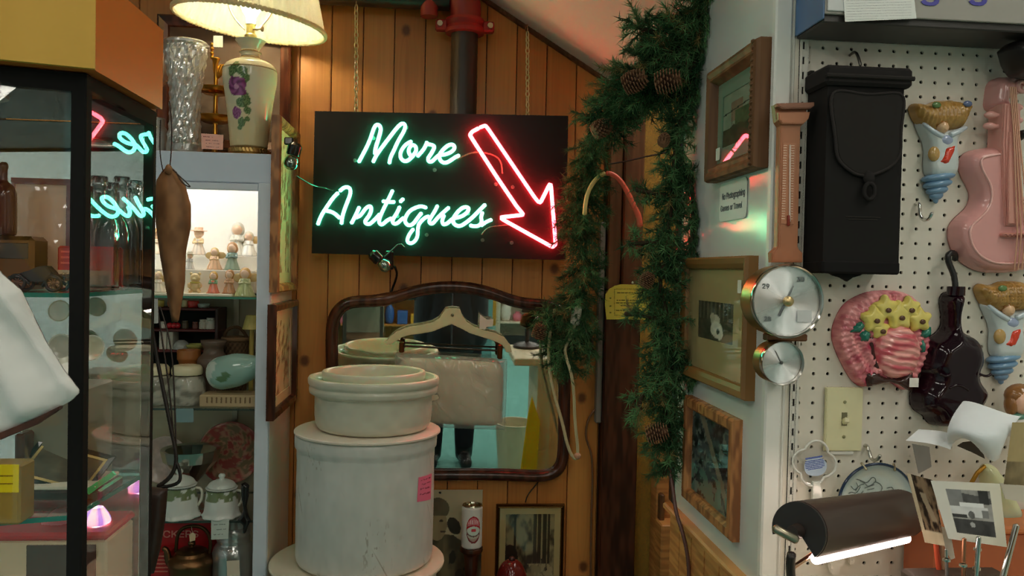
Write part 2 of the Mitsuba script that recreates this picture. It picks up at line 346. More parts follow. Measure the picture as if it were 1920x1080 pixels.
# the block on the right: picture wall towards the left, pegboard wall towards the camera
YE = 1.905
ledge_z = float(np.mean([PX(XW).hit(1290, 962)[2], PX(XW).hit(1372, 1062)[2]]))
struct('wall_pictures', box(XW, XW + .10, YP + .012, YE, ledge_z, RM['z1']), 'white_paint', smooth=False, label='glossy white wall with framed pictures')
w = 'wainscot'; scene[w] = shape(box(XW + .004, XW + .10, YP + .012, YE, 0, ledge_z), 'orange_wood', smooth=False); labels[w] = {'kind': 'structure', 'label': 'orange wood wainscot below the white wall'}
part(w, 'ledge', box(XW - .022, XW + .05, YP + .014, YE + .002, ledge_z - .016, ledge_z, .004), 'orange_wood', smooth=False)
yy = np.arange(YP + .016, YE, .088)
for a, b in zip(yy, np.r_[yy[1:], YE]):
    part(w, 'board', PX(XW + .004).put(prism([(-b + .001, .02), (-a - .001, .02), (-a - .001, ledge_z - .017), (-b + .001, ledge_z - .017)], .008, .003)), 'orange_wood', smooth=False)
struct('wall_block', box(XW + .10, RM['x1'], YP + .02, YE, 0, RM['z1']), 'white_paint', smooth=False)
struct('trim_3', box(XW - .006, XW + .016, YE - .02, YE + .012, ledge_z, RM['z1'], .004), 'v_gloss', c(30, 26, 24), smooth=False, label='dark edge strip at the far end of the white wall')
# pegboard with real holes
PB = PY(YP); h0 = PB.uv(1628.5, 783.7); P = .0254
px0 = PB.uv(1478, 540)[0]; i0 = int(math.ceil((px0 + .006 - h0[0]) / P)); i1 = int((1.45 - h0[0]) / P); j0, j1 = int((.70 - h0[1]) / P), int((2.06 - h0[1]) / P)
A = np.arange(8) * math.pi / 4; sq = np.array([(1, 0), (1, 1), (0, 1), (-1, 1), (-1, 0), (-1, -1), (0, -1), (1, -1)]) * P / 2; ci = np.c_[np.cos(A), np.sin(A)] * .0031
cell = np.vstack([np.c_[sq, np.zeros(8)], np.c_[ci, np.zeros(8)], np.c_[ci, np.full(8, -.0045)]]); cf = []
for k in range(8):
    l = (k + 1) % 8; cf += [(k, l, l + 8), (k, l + 8, k + 8), (k + 8, l + 8, l + 16), (k + 8, l + 16, k + 16)]
cf = np.array(cf); V, Fc = [], []
for i in range(i0, i1 + 1):
    for j in range(j0, j1 + 1):
        V.append(cell + [h0[0] + i * P, h0[1] + j * P, 0]); Fc.append(cf + 24 * (len(V) - 1))
xa, xb, za, zb = h0[0] + (i0 - .5) * P, h0[0] + (i1 + .5) * P, h0[1] + (j0 - .5) * P, h0[1] + (j1 + .5) * P
peg = trimesh.Trimesh(np.vstack(V), np.vstack(Fc), process=False)
sliv = prism([(px0, za), (xa, za), (xa, zb), (px0, zb)], .0045); sliv = mv(sliv, 0, 0, -.0045)
struct('wall_pegboard', PB.put(cat_([peg, sliv])), 'v_satin', c(212, 205, 192), smooth=False, label='cream perforated board wall')
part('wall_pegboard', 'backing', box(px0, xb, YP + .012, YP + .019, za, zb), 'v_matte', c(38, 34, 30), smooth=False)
k = struct('trim_4', box(XW - .002, XW + .028, YP - .006, YP + .012, .3, RM['z1'], .003), 'v_satin', c(214, 214, 208), smooth=False, label='white corner boards between the picture wall and the pegboard')
part(k, 'board', box(XW + .0285, px0 + .001, YP - .002, YP + .016, .3, RM['z1'], .003), 'v_satin', c(206, 205, 198), smooth=False)
# slotted shelf upright
sx0, sx1 = PB.uv(1481, 700)[0], PB.uv(1497, 700)[0]; sl = Polygon([(sx0, .8), (sx1, .8), (sx1, 2.02), (sx0, 2.02)])
for z in np.arange(.82, 2.0, .0254): sl = sl.difference(Polygon([(sx0 + .0042, z), (sx0 + .0077, z), (sx0 + .0077, z + .0125), (sx0 + .0042, z + .0125)]))
k = one('shelf_upright', 'white slotted metal shelf upright at the left edge of the pegboard', 'shelf upright', PB.put(mv(trimesh.creation.extrude_polygon(sl, .002, engine='earcut'), 0, 0, .003)), 'v_satin', c(206, 203, 194), smooth=False)
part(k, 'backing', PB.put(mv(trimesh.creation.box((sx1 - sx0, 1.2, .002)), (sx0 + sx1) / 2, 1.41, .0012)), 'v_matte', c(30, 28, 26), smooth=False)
# slanting soffit of the stair
A_, B_ = hy(905, -4, 2.68), hy(1112, 134, 2.68); sl_ = (B_[2] - A_[2]) / (B_[0] - A_[0]); zs = lambda x: A_[2] + sl_ * (x - A_[0])
xs0 = A_[0] - .55; so = [(xs0, zs(xs0)), (XW + .02, zs(XW + .02)), (XW + .02, RM['z1'] - .002), (xs0, RM['z1'] - .002)]
struct('soffit', mv(Plane((0, 2.66, 0)).put(prism(so, 1.32)), 0, 0, 0), 'plaster', smooth=False, label='sloping white plaster soffit glowing red from the neon')
so2 = [(xs0 - .2, zs(xs0 - .2) + .012), (XW + .02, zs(XW + .02) + .012), (XW + .02, zs(XW + .02) - .012), (xs0 - .2, zs(xs0 - .2) - .012)]
struct('trim_5', PY(2.683).put(prism(so2, .024, .004)), 'brown_wood', smooth=False, label='brown sloping moulding where the soffit meets the boards')
# fluorescent panels on the ceiling, behind and above the camera
for n_, (x, y) in enumerate([(-1.25, 0.15), (0.30, -0.95), (-1.25, -1.5), (0.30, -2.9), (-1.25, -3.6), (1.5, -2.0), (1.5, -4.6), (0.2, -5.0), (1.35, .35), (-.15, 1.15), (1.15, 2.30)]):
    k = thing('ceiling_light', f'long fluorescent ceiling panel, number {n_ + 1} behind the camera', 'ceiling light', 'ceiling lights behind the camera')
    labels[k]['label'] = 'long white fluorescent ceiling panel above the shop floor'
    part(k, 'diffuser', mv(rot(sheet(.30, 1.2, .004), 180, (0, 1, 0)), x, y, RM['z1'] - .03), 'v_matte', c(235), smooth=False, emitter=emit(np.array(CEIL_LIGHT) * (0.5 if n_ == 9 else 1.5 if y < -1.8 else 1.0)))
    part(k, 'frame', mv(rot(ring_frame(.36, 1.26, [(0, 0), (0, .028), (.03, .028), (.03, 0)]), 180, (0, 1, 0)), x, y, RM['z1'] - .002), 'v_satin', c(220), smooth=False)
# ---------------------------------------------------------------- neon sign
SG = PY(2.565); a, b, d_, e_ = (SG.uv(*p) for p in ((591, 209), (1065, 218), (1060, 488), (585, 475)))
sgn = thing('neon_sign', 'black hanging board with green neon words More Antiques and a red neon arrow', 'neon sign')
part(sgn, 'panel', SG.put(prism([a, b, d_, e_][::-1], .008, .0015)), 'sign_black', smooth=False, label='glossy black back board')
NT = PY(2.5445)
def neon(pts, s, ox, oy, r, n=None, kink=False):
    q = np.array([NT.hit(ox + x / s, oy + y / s) for x, y in pts])
    return tube(curve(q, n or 9 * len(pts)), r, 8)
TR = .0059
s, o = 8.727, (660, 210)
more = [[(110, 820), (185, 680), (290, 460), (360, 265), (400, 212), (440, 215), (468, 265), (455, 360), (420, 480), (385, 600), (378, 690)],
        [(345, 820), (400, 710), (520, 540), (680, 330), (770, 225), (830, 190), (866, 215), (850, 310), (760, 470), (680, 640), (630, 750), (612, 840)],
        [(975, 480), (900, 520), (820, 610), (790, 700), (810, 770), (870, 805), (940, 775), (1010, 700), (1050, 620), (1030, 555), (980, 545), (935, 600), (930, 660), (965, 715), (1010, 715)],
        [(1070, 725), (1140, 650), (1190, 580), (1230, 490)],
        [(1225, 525), (1290, 535), (1342, 560), (1330, 620), (1270, 720), (1245, 780), (1275, 815), (1340, 780), (1420, 710), (1480, 700), (1590, 670), (1668, 605), (1665, 550), (1610, 535), (1530, 580), (1450, 670), (1430, 740), (1460, 805), (1520, 830), (1600, 800), (1690, 740), (1755, 710)]]
part(sgn, 'neon_word', cat_([neon(p, s, *o, TR) for p in more]), 'v_gloss', c(210, 240, 225), smooth=True, label='green neon tube writing More', emitter=emit(GREEN))
s, o = 7.2, (580, 330); o2 = (730, 330)
ant = [([(115, 655), (160, 540), (240, 410), (330, 285), (388, 227)], o), ([(412, 203), (480, 155), (535, 160), (555, 215), (530, 310), (480, 440), (445, 560), (435, 645)], o),
       ([(230, 470), (310, 490), (370, 530), (410, 570)], o), ([(675, 420), (630, 520), (590, 600), (568, 640)], o),
       ([(630, 560), (690, 530), (760, 440), (820, 410), (835, 455), (790, 560), (755, 620), (790, 650), (850, 620), (920, 550), (950, 515)], o),
       ([(1125, 195), (1080, 290), (1010, 430), (950, 570), (945, 630), (975, 655), (1040, 610), (1110, 570)], o), ([(990, 340), (1070, 350), (1150, 350)], o),
       ([(1225, 350), (1270, 308)], o), ([(140, 415), (90, 520), (45, 600), (60, 640), (100, 640), (160, 590), (195, 565)], o2),
       ([(500, 430), (430, 410), (350, 430), (270, 480), (220, 560), (215, 620), (260, 665), (320, 645), (380, 570), (435, 500)], o2),
       ([(398, 660), (385, 720), (380, 800), (350, 870), (290, 908), (248, 885), (252, 830), (290, 760), (325, 715)], o2), ([(390, 670), (430, 610), (500, 555), (535, 548)], o2),
       ([(650, 400), (610, 480), (560, 560), (540, 620), (570, 645), (640, 580), (720, 500), (805, 425)], o2), ([(740, 530), (715, 600), (730, 650), (780, 640), (840, 590), (880, 570), (960, 550), (1040, 500), (1070, 440), (1030, 420), (960, 450), (890, 530), (860, 600), (880, 650), (940, 675), (1020, 640), (1120, 560), (1220, 460), (1295, 385)], o2),
       ([(1260, 490), (1240, 560), (1245, 610), (1220, 660), (1150, 680), (1090, 665)], o2), ([(1240, 670), (1310, 620), (1380, 590)], o2)]
part(sgn, 'neon_word', cat_([neon(p, s, *oo, TR) for p, oo in ant]), 'v_gloss', c(210, 240, 225), smooth=True, label='green neon tube writing Antiques', emitter=emit(GREEN))
s, o = 3.927, (860, 215)
ap = [(155, 95), (200, 78), (595, 662), (678, 497), (714, 955), (690, 975), (298, 757), (478, 737), (425, 672), (278, 455), (82, 150), (100, 125), (150, 98)]
pts = np.array([NT.hit(o[0] + x / s, o[1] + y / s) for x, y in ap]); P_ = []
for i in range(len(pts) - 1):
    for t in np.linspace(0, 1, 14, endpoint=False): P_.append(pts[i] * (1 - t) + pts[i + 1] * t)
P_ = np.array(P_)
for _ in range(2): P_[1:-1] = (P_[:-2] + 2 * P_[1:-1] + P_[2:]) / 4
part(sgn, 'neon_arrow', tube(P_, .0062, 8), 'v_gloss', c(240, 210, 210), smooth=True, label='red neon arrow outline pointing down right', emitter=emit(RED))
for x, y in ((700, 258), (762, 238), (815, 318), (618, 395), (668, 408), (745, 405), (800, 440), (905, 450), (930, 345), (962, 350), (1040, 402), (960, 455), (665, 300), (878, 400)):
    p = NT.hit(x, y); part(sgn, 'tube_support', cat_([cyl(p + [0, .004, 0], [p[0], 2.558, p[2]], .0022, n=8), cyl([p[0], 2.553, p[2]], [p[0], 2.558, p[2]], .006, n=10)]), 'v_gloss', c(96, 98, 94), smooth=30)
def wire3(pts, y, r=.002, n=40): return tube(curve([hy(px, py, y + dy) for px, py, dy in pts], n), r, 7)
part(sgn, 'lead_wire', wire3([(858, 298, 0), (880, 288, 0.005), (905, 286, .01), (935, 298, .015), (942, 325, .02)], 2.535, .0022), 'v_satin', c(150, 130, 112), smooth=True)
part(sgn, 'lead_wire', wire3([(903, 440, 0), (915, 428, .005), (935, 424, .01), (965, 420, .015)], 2.535, .0022), 'v_satin', c(140, 100, 90), smooth=True)
# the two chains
for px, top, bot in ((668, 10, 212), (989, 60, 222)):
    p0, p1 = hy(px, bot, 2.585), hy(px, top, 2.60); k = thing('chain', 'brass chain holding the ' + ('left' if px < 800 else 'right') + ' end of the neon board', 'chain'); L = np.linalg.norm(p1 - p0); nl = int(L / .0165)
    for i in range(nl):
        t = (i + .5) / nl; q = p0 * (1 - t) + p1 * t; an = np.linspace(0, 2 * np.pi, 14, endpoint=False); ringp = np.c_[.0060 * np.cos(an), 0 * an, .0105 * np.sin(an)]
        m = rot(tube(ringp, .0020, 6, closed=True), 40 + 90 * (i % 2) + rng.uniform(-15, 15)); part(k, 'link', mv(m, *q), 'v_chrome', c(244, 228, 180), smooth=True)
    part(k, 'hook', tube(curve([p1 + [0, 0, -.004], p1 + [0, .0, .02], p1 + [0, .04, .03], p1 + [0, .082, .03]], 16), .002, 6), 'v_metal', c(170, 150, 110), smooth=True)
# electrode housings with green glass bulbs
def housing(px, py, y, lab, tilt, rod):
    k = thing('electrode_housing', lab, 'electrode housing'); p = hy(px, py, y)
    g = lathe(smooth_prof([(0, 0), (.013, .002), (.019, .012), (.021, .022), (.017, .034), (.009, .04)], 18), 20); part(k, 'bulb', mv(rot(scl(g, .95), 180 + tilt, (0, 1, 0)), *(p + [0, -.01, -.002])), 'v_chrome', c(150, 160, 150), smooth=True, label='shiny glass bulb')
    part(k, 'cap', mv(rot(lathe([(0, 0), (.016, 0), (.019, .004), (.019, .028), (.012, .036), (0, .037)], 20), tilt, (0, 1, 0)), *(p + [0, -.008, -.001])), 'v_gloss', c(18, 20, 18), smooth=40, label='black cap')
    part(k, 'rod', rod, 'v_gloss', c(60, 66, 60), smooth=True); return k
housing(550, 292, 2.345, 'black electrode cap and shiny bulb at the left of the neon board', 12, tube(curve([hy(556, 330, 2.345), hy(590, 348, 2.45), hy(612, 353, 2.535), hy(624, 357, 2.54)], 30), .0022, 7))
part('electrode_housing', 'bracket', box(-.428, hy(550, 260, 2.345)[0], 2.337, 2.353, hy(545, 272, 2.345)[2], hy(545, 258, 2.345)[2], .003), 'v_gloss', c(14, 14, 14), smooth=False)
housing(713, 488, 2.52, 'black electrode cap with green glint hanging below the neon board', -48, tube([hy(719, 484, 2.515), hy(746, 459, 2.515), hy(752, 458, 2.52), hy(758, 464, 2.53)], .003, 7))
part('electrode_housing_001', 'strap', box(hy(722, 480, 2.54)[0], hy(738, 480, 2.54)[0], 2.53, 2.57, hy(730, 506, 2.54)[2], hy(730, 470, 2.54)[2], .004), 'v_gloss', c(16, 16, 16), smooth=False)
one('black_cable', 'black cable running from below the neon board down behind the mirror', 'power cord', tube(curve([hy(740, 500, 2.57), hy(744, 515, 2.62), hy(738, 535, 2.665), hy(733, 552, 2.67), hy(733, 590, 2.672)], 30), .0035, 8), 'v_satin', c(20, 18, 17), smooth=True)
# ---------------------------------------------------------------- pipes
px_ = hy(870, 130, 2.615); pr = .042
pk = thing('drain_pipe', 'upright black pipe with a red grooved coupling behind the neon board', 'pipe')
part(pk, 'pipe', cyl([px_[0], 2.615, hy(870, 470, 2.6)[2]], [px_[0], 2.615, hy(870, 52, 2.6)[2]], pr, n=28), 'v_satin', c(26, 26, 25), smooth=40, label='black pipe')
zc = hy(870, 48, 2.6)[2]
part(pk, 'coupling', mv(lathe([(.042, -.024), (.060, -.022), (.064, -.012), (.057, 0), (.064, .012), (.060, .022), (.042, .024)], 32), px_[0], 2.615, zc), 'v_satin', c(150, 34, 34), smooth=40, label='red coupling')
for sx in (-1, 1):
    part(pk, 'lug', mv(box(-.019, .019, -.018, .018, -.016, .016, .005), px_[0] + sx * .073, 2.612, zc), 'v_satin', c(150, 34, 34), smooth=False)
    part(pk, 'bolt', cyl([px_[0] + sx * .078, 2.596, zc], [px_[0] + sx * .078, 2.582, zc], .009, n=8), 'v_metal', c(190, 180, 160), smooth=False)
el = curve([[px_[0], 2.615, zc + .02], [px_[0], 2.615, zc + .065], [px_[0] - .03, 2.613, zc + .12], [px_[0] - .09, 2.611, zc + .15]], 24)
part(pk, 'elbow', tube(el, np.linspace(.047, .052, 24), 24), 'v_satin', c(134, 36, 34), smooth=40, label='red elbow fitting')
xl = hy(805, 12, 2.61)[0]; part(pk, 'fitting', cyl([xl, 2.611, zc + .025], [xl, 2.611, zc + .16], .027, n=20), 'v_satin', c(150, 44, 38), smooth=40, label='red short fitting')
zp = hy(700, 9, 2.6)[2]; part(pk, 'pipe', cyl([hy(566, 5, 2.62)[0], 2.62, zp + .042], [px_[0] - .05, 2.62, zp + .042], .042, n=24), 'v_satin', c(24, 24, 24), smooth=40, label='black level pipe')
# ---------------------------------------------------------------- mirror
mc = hy(845, 715, 2.640); th = math.radians(2.4); MP = Plane(mc, (1, 0.004, 0), (0, -math.sin(th), math.cos(th)))
mid = [(624, 860), (623, 760), (622, 660), (623, 612), (629, 590), (643, 573), (664, 565), (700, 563), (722, 561), (742, 556), (768, 548), (805, 540), (845, 537), (885, 540), (922, 549), (950, 559), (975, 566), (1000, 569), (1030, 573), (1050, 583), (1060, 605), (1061, 660), (1058, 760), (1056, 850), (1048, 876), (1028, 889), (960, 890), (845, 889), (720, 888), (655, 886), (632, 880)]
mp = curve(np.array(MP.poly(mid)), 170, closed=True)
mk = thing('wall_mirror', 'mirror in a dark wood frame with an arched top on the pine boards', 'mirror')
ia = np.arange(len(mp)); r_ = .0175 + .0035 * np.exp(-((ia - 43) / 3.) ** 2) + .0035 * np.exp(-((ia - 95) / 3.) ** 2)
fr = tube(np.c_[mp, np.full(len(mp), .012)], r_, 14, closed=True); part(mk, 'frame', MP.put(fr), 'dark_wood', smooth=True, label='rounded dark wood frame')
part(mk, 'bead', MP.put(tube(np.c_[np.array(Polygon(mp).buffer(-.0165).exterior.coords)[:-1], np.full(len(Polygon(mp).buffer(-.0165).exterior.coords) - 1, .012)], .004, 7, closed=True)), 'dark_wood', smooth=True)
part(mk, 'glass', MP.put(mv(trimesh.creation.extrude_polygon(Polygon(mp), .004, engine='earcut'), 0, 0, .003)), 'mirror_glass', smooth=False, label='silvered glass')
part(mk, 'back_board', MP.put(mv(trimesh.creation.extrude_polygon(Polygon(mp).buffer(.004), .006, engine='earcut'), 0, 0, -.005)), 'brown_wood', smooth=False)
# hanger with a bagged cloth, in front of the mirror
HP = PY(2.592); s, o = 4.174, (600, 540); hp = lambda pts: [HP.uv(o[0] + x / s, o[1] + y / s) for x, y in pts]
hg = thing('clothes_hanger', 'ivory wooden hanger hung before the mirror with two brown clips', 'hanger')
up = [(508, 438), (525, 412), (545, 385), (600, 340), (700, 302), (800, 287), (880, 268), (935, 237), (962, 195), (985, 163), (1040, 156), (1095, 163), (1115, 218), (1150, 264), (1200, 298), (1280, 330), (1370, 350), (1440, 382), (1485, 440), (1500, 500)]
lo = [(1455, 500), (1440, 462), (1400, 430), (1330, 402), (1250, 377), (1170, 352), (1100, 314), (1030, 282), (960, 307), (880, 340), (780, 357), (700, 367), (640, 385), (595, 415), (560, 440)]
hpoly = Polygon(hp(up + lo)).buffer(.003).buffer(-.003); hc = HP.uv(o[0] + 1035 / s, o[1] + 212 / s)
hpoly = hpoly.difference(Point(*hc).buffer(.0045))
part(hg, 'body', HP.put(prism(hpoly, .012, .004)), 'v_satin', c(206, 192, 150), smooth=35, label='ivory painted hanger body')
for k_, (x, y0, y1) in enumerate(((640, 418, 502), (1406, 440, 552))):
    a, b = hp([(x - 20, y1), (x + 20, y0)]); part(hg, 'clip', HP.put(box(a[0], b[0], a[1], b[1], -.004, .018, .003)), 'v_metal', c(96, 56, 30), smooth=False, label='brown metal clip')
    t = hp([(x, y0), (x - 38, y0 - 22), (x - 30, y0 - 48), (x - 10, y0 - 40)]); part(hg, 'clip_hook', HP.put(tube(np.c_[curve(np.array(t), 16), np.full(16, .006)], .0022, 6)), 'v_metal', c(96, 56, 30), smooth=True)
a, b = hp([(640, 452), (1400, 490)]); part(hg, 'rod', HP.put(tube([(a[0], a[1], .004), (b[0], b[1], .004)], .003, 8)), 'v_metal', c(70, 60, 50), smooth=True)
part(hg, 'hook', tube(curve([HP.put(trimesh.Trimesh([(hc[0], hc[1], z)], [(0, 0, 0)], process=False)).vertices[0] + [0, 0, dz] for z, dz in ((.018, -.002), (.006, -.001), (-.012, .003), (-.03, .02), (-.055, .028))], 20), .002, 6), 'v_metal', c(120, 110, 90), smooth=True)
t = hp([(1250, 205), (1305, 245), (1355, 240), (1350, 298), (1300, 302), (1290, 322), (1245, 316)]); one('price_tag', 'white paper price tag on the right shoulder of the ivory hanger', 'tag', HP.put(mv(trimesh.creation.extrude_polygon(Polygon(t), .0008, engine='earcut'), 0, 0, .014)), 'v_matte', c(214, 205, 190), smooth=False)
bk = thing('bagged_cloth', 'off-white folded cloth in a clear plastic bag clipped to the hanger', 'bag')
bp = [HP.uv(*p) for p in ((741, 661), (800, 664), (870, 668), (951, 673), (950, 730), (947, 806), (880, 804), (800, 800), (738, 798), (739, 730))]
wr = lambda x, y, d: .010 * meshkit.fbm(np.c_[x * 14, y * 14, x * 0], 2, 5) + .002 * meshkit.fbm(np.c_[x * 50 + y * 30, y * 40, x * 0], 2, 9) - .005
inner = Polygon(bp).buffer(-.045).buffer(.033); part(bk, 'cloth', HP.put(inflate(list(inner.exterior.coords)[:-1], .016, .04, .006, .004, wr)), 'v_matte', c(206, 198, 172), smooth=True, label='off-white cloth')
film = inflate(bp, .016, .035, .0045, 0, lambda x, y, d: .020 * np.abs(meshkit.fbm(np.c_[x * 16 + y * 6, y * 13, x * 0], 2, 2) - .5) + .003 * meshkit.noise(np.c_[x * 70, y * 40, x * 0], 3))
part(bk, 'bag', HP.put(mv(film, 0, 0, .002)), 'bag_film', smooth=False, label='clear plastic bag')
# ---------------------------------------------------------------- stacked crocks
cx, cy = hy(688, 800, 2.35)[0], 2.35
def zat(py, y=cy, px=688): return hy(px, py, y)[2]
R1 = .1905
zb1, zt1 = zat(1047), zat(808)
cr = one('stoneware_crock', 'tall white scuffed stoneware crock carrying the smaller crock', 'crock', mv(lathe(smooth_prof([(0, .004), (R1 - .02, .002), (R1 - .006, .006), (R1, .02), (R1 + .001, .2), (R1, zt1 - zb1 - .075), (R1 + .001, zt1 - zb1 - .06), (R1 + .001, zt1 - zb1 - .045), (R1 + .006, zt1 - zb1 - .038), (R1 + .007, zt1 - zb1 - .012), (R1 + .003, zt1 - zb1), (R1 - .012, zt1 - zb1), (R1 - .018, zt1 - zb1 - .01), (R1 - .018, .03), (0, .028)], 110), 96), cx, cy, zb1), 'crock_white', smooth=True)
lidc = one('round_board', 'thin white round board on top of the tall white crock', 'board', mv(lathe([(0, 0), (R1 + .010, 0), (R1 + .0125, .002), (R1 + .0125, .006), (R1 + .010, .008), (0, .008)], 96), cx + .004, cy - .004, zt1 + .0005), 'v_satin', c(222, 212, 196), smooth=30)
zl = zt1 + .0085; R2 = .163; hb = .148; cx2 = hy(702, 700, 2.35)[0]
one('stoneware_crock', 'low cream stoneware crock with a thick double rim, atop the stack', 'crock', mv(lathe(smooth_prof([(0, .004), (R2 - .03, .001), (R2 - .012, .006), (R2 - .003, .022), (R2, .05), (R2, hb - .052), (R2 + .002, hb - .048), (R2 + .014, hb - .044), (R2 + .016, hb - .030), (R2 + .0125, hb - .025), (R2 + .0175, hb - .020), (R2 + .0195, hb - .008), (R2 + .016, hb), (R2 + .006, hb), (R2 + .003, hb - .006), (R2 - .008, hb - .02), (R2 - .012, .03), (0, .02)], 130), 96), cx2, cy, zl), 'crock_cream', smooth=True)
zi = zl + .03; hi = hb + .024 - .0395
one('stoneware_crock', 'cream crock nested inside the low crock at the top of the stack', 'crock', mv(lathe(smooth_prof([(0, .002), (.12, .001), (.128, .01), (.135, .04), (.1385, hi - .03), (.1425, hi - .022), (.1445, hi - .006), (.141, hi), (.132, hi), (.128, hi - .004), (.124, hi - .03), (.12, .03), (.10, .02), (0, .018)], 90), 96), cx2 - .001, cy + .004, zi + .001), 'crock_cream', smooth=True)
zd = zb1 - .010; cxd = hy(671, 1050, 2.35)[0]
one('round_board', 'wide cream round board under the tall white crock', 'board', mv(lathe([(0, 0), (.239, 0), (.243, .002), (.243, .007), (.239, .0095), (0, .0095)], 96), cxd, cy, zd), 'v_satin', c(216, 206, 182), smooth=30)
one('stoneware_crock', 'large white stoneware crock at the bottom of the stack on the floor', 'crock', mv(lathe(smooth_prof([(0, .004), (.20, .002), (.212, .01), (.215, .05), (.215, zd - .08), (.222, zd - .06), (.222, zd - .01), (.218, zd - .001), (.20, zd - .001), (.195, zd - .02), (.195, .04), (0, .03)], 60), 72), cxd, cy, 0), 'crock_white', smooth=True)
# pink tag stuck on the crock
def on_cyl(px, py, cx, cy, r):
    d = ray(px, py); ox, oy = EYE[0] - cx, EYE[1] - cy; A, B, C = d[0] ** 2 + d[1] ** 2, 2 * (ox * d[0] + oy * d[1]), ox ** 2 + oy ** 2 - r * r
    t = (-B - math.sqrt(max(B * B - 4 * A * C, 0))) / (2 * A); return EYE + d * t
pt = [on_cyl(*p, cx, cy, R1 + .0005) for p in ((784, 895), (808.5, 887), (806.5, 936), (781, 941))]
ang = [math.atan2(p[1] - cy, p[0] - cx) for p in pt]
def tagfn(u, v):
    a = (ang[0] * (1 - u) + ang[1] * u) * v + (ang[3] * (1 - u) + ang[2] * u) * (1 - v); z = (pt[0][2] * (1 - u) + pt[1][2] * u) * v + (pt[3][2] * (1 - u) + pt[2][2] * u) * (1 - v)
    r = R1 + .0022; return np.c_[cx + r * np.cos(a), cy + r * np.sin(a), z]
tg, U, V = grid(26, 34, tagfn)
inkrow = lambda v, rows, hw: np.any([np.abs(v - r) < hw for r in rows], axis=0)
tc = np.where((inkrow(V, (.86, .68, .5, .3), .03) & (meshkit.noise(np.c_[U * 16, V * 30, U * 0], 4) > .42) & (U > .12) & (U < .9))[:, None], c(150, 50, 80), c(236, 120, 150))
one('price_tag', 'pink paper price tag stuck on the tall white crock', 'tag', tg, 'v_matte', tc, smooth=True)
# ---------------------------------------------------------------- framed pictures: builder
def fb(u, v, s, seed=0, o=3): return meshkit.fbm(np.c_[u * s, v * s, 0 * u], o, seed)
def lerp(a, b, t): return np.asarray(a)[None] * (1 - t[:, None]) + np.asarray(b)[None] * t[:, None]
def sst(a, b, x):
    t = np.clip((x - a) / (b - a), 0, 1); return t * t * (3 - 2 * t)
def print_mesh(w, h, fn, n=70, bend=None):
    nx = n; ny = max(8, int(n * h / w)); g, u, v = grid(nx, ny, lambda u, v: np.c_[(u - .5) * w, (v - .5) * h, 0 * u if bend is None else bend(u, v)])
    return g, np.clip(fn(u, v), 0.004, 0.9)
def picture(name, label, plane, px, prof, fmat, fcol, fn, mat_w=0.0, mat_col=None, n=70, glass=True, flabel=None, mw=None, size=None):
    q = np.array(plane.poly(px)); u0, v0 = (q[:, 0].min(), q[:, 1].min()) if size is None else (q[0, 0], q[0, 1]); u1, v1 = q.max(0) if size is None else (u0 + size[0], v0 + size[1])
    w, h, cu, cv = u1 - u0, v1 - v0, (u0 + u1) / 2, (v0 + v1) / 2
    k = thing(name, label, 'picture'); part(k, 'frame', plane.put(ring_frame(w, h, prof), cu, cv), fmat, fcol, smooth=False, label=flabel)
    i = prof[-1][0]; z = prof[-1][1]; iw, ih = w - 2 * i + .004, h - 2 * i + .004
    if mat_w:
        part(k, 'mat', plane.put(ring_frame(iw, ih, [(0, z + .001), (0, z + .003), (mat_w, z + .003), (mat_w, z + .001)]), cu, cv), 'v_matte', mat_col, smooth=False, label='card mat')
    pw, ph = iw - 2 * mat_w + .002, ih - 2 * mat_w + .002
    g, col = print_mesh(pw, ph, fn, n); part(k, 'print', plane.put(g, cu, cv, z + .0012), 'v_matte', col, smooth=False, label='printed picture')
    part(k, 'backing', plane.put(mv(trimesh.creation.box((iw, ih, .003)), 0, 0, z - .001), cu, cv), 'brown_wood', smooth=False)
    if glass: part(k, 'glass', plane.put(trimesh.Trimesh([(-iw / 2, -ih / 2, 0), (iw / 2, -ih / 2, 0), (iw / 2, ih / 2, 0), (-iw / 2, ih / 2, 0)], [(0, 1, 2), (0, 2, 3)], process=False), cu, cv, z + .0055), 'glass_pane', smooth=False)
    return k
# ---------------------------------------------------------------- glass display case, front left
P0, P1 = np.array([-.4486, 1.10]), np.array([-.4486, 1.362]); fd = np.array([-.957, -.29]); PLf = P0 + .5 * fd; PBk = np.array([-.98, 1.362])
ZC = PY(1.10).hit(157, 136)[2]
case = thing('display_case', 'black framed glass display case at the left edge', 'display case')
post = lambda p, r=.0095: box(p[0] - r, p[0] + r, p[1] - r, p[1] + r, .12, ZC, .002)
for p in (P0 + [-.009, .009], P1 + [-.007, -.004], PLf + [0, .02]): part(case, 'post', post(p, .0095 if p[1] < 1.2 else .0075), 'v_matte', c(15, 14, 13), smooth=False)
def bar(p, q, z0, z1, t): # upright strip between two floor points
    p, q = np.array(p), np.array(q); d = (q - p) / np.linalg.norm(q - p); n = np.array([-d[1], d[0]]) * t / 2
    return trimesh.convex.convex_hull(np.array([[*(a + s * n), z] for a in (p, q) for s in (-1, 1) for z in (z0, z1)]))
for p, q in ((P0 + [-.009, .009], PLf + [0, .02]), (P0 + [-.009, .009], P1 + [-.007, -.004])): part(case, 'top_rail', bar(p, q, ZC - .024, ZC - .001, .016), 'v_matte', c(16, 15, 14), smooth=False)
flat = lambda pts, z0, z1: mv(trimesh.creation.extrude_polygon(Polygon(pts), z1 - z0, engine='earcut'), 0, 0, z0)
foot = [tuple(P0 + [-.01, .012]), tuple(P1 + [-.01, -.006]), tuple(PBk + [0, -.006]), tuple(PLf + [0, .03])]
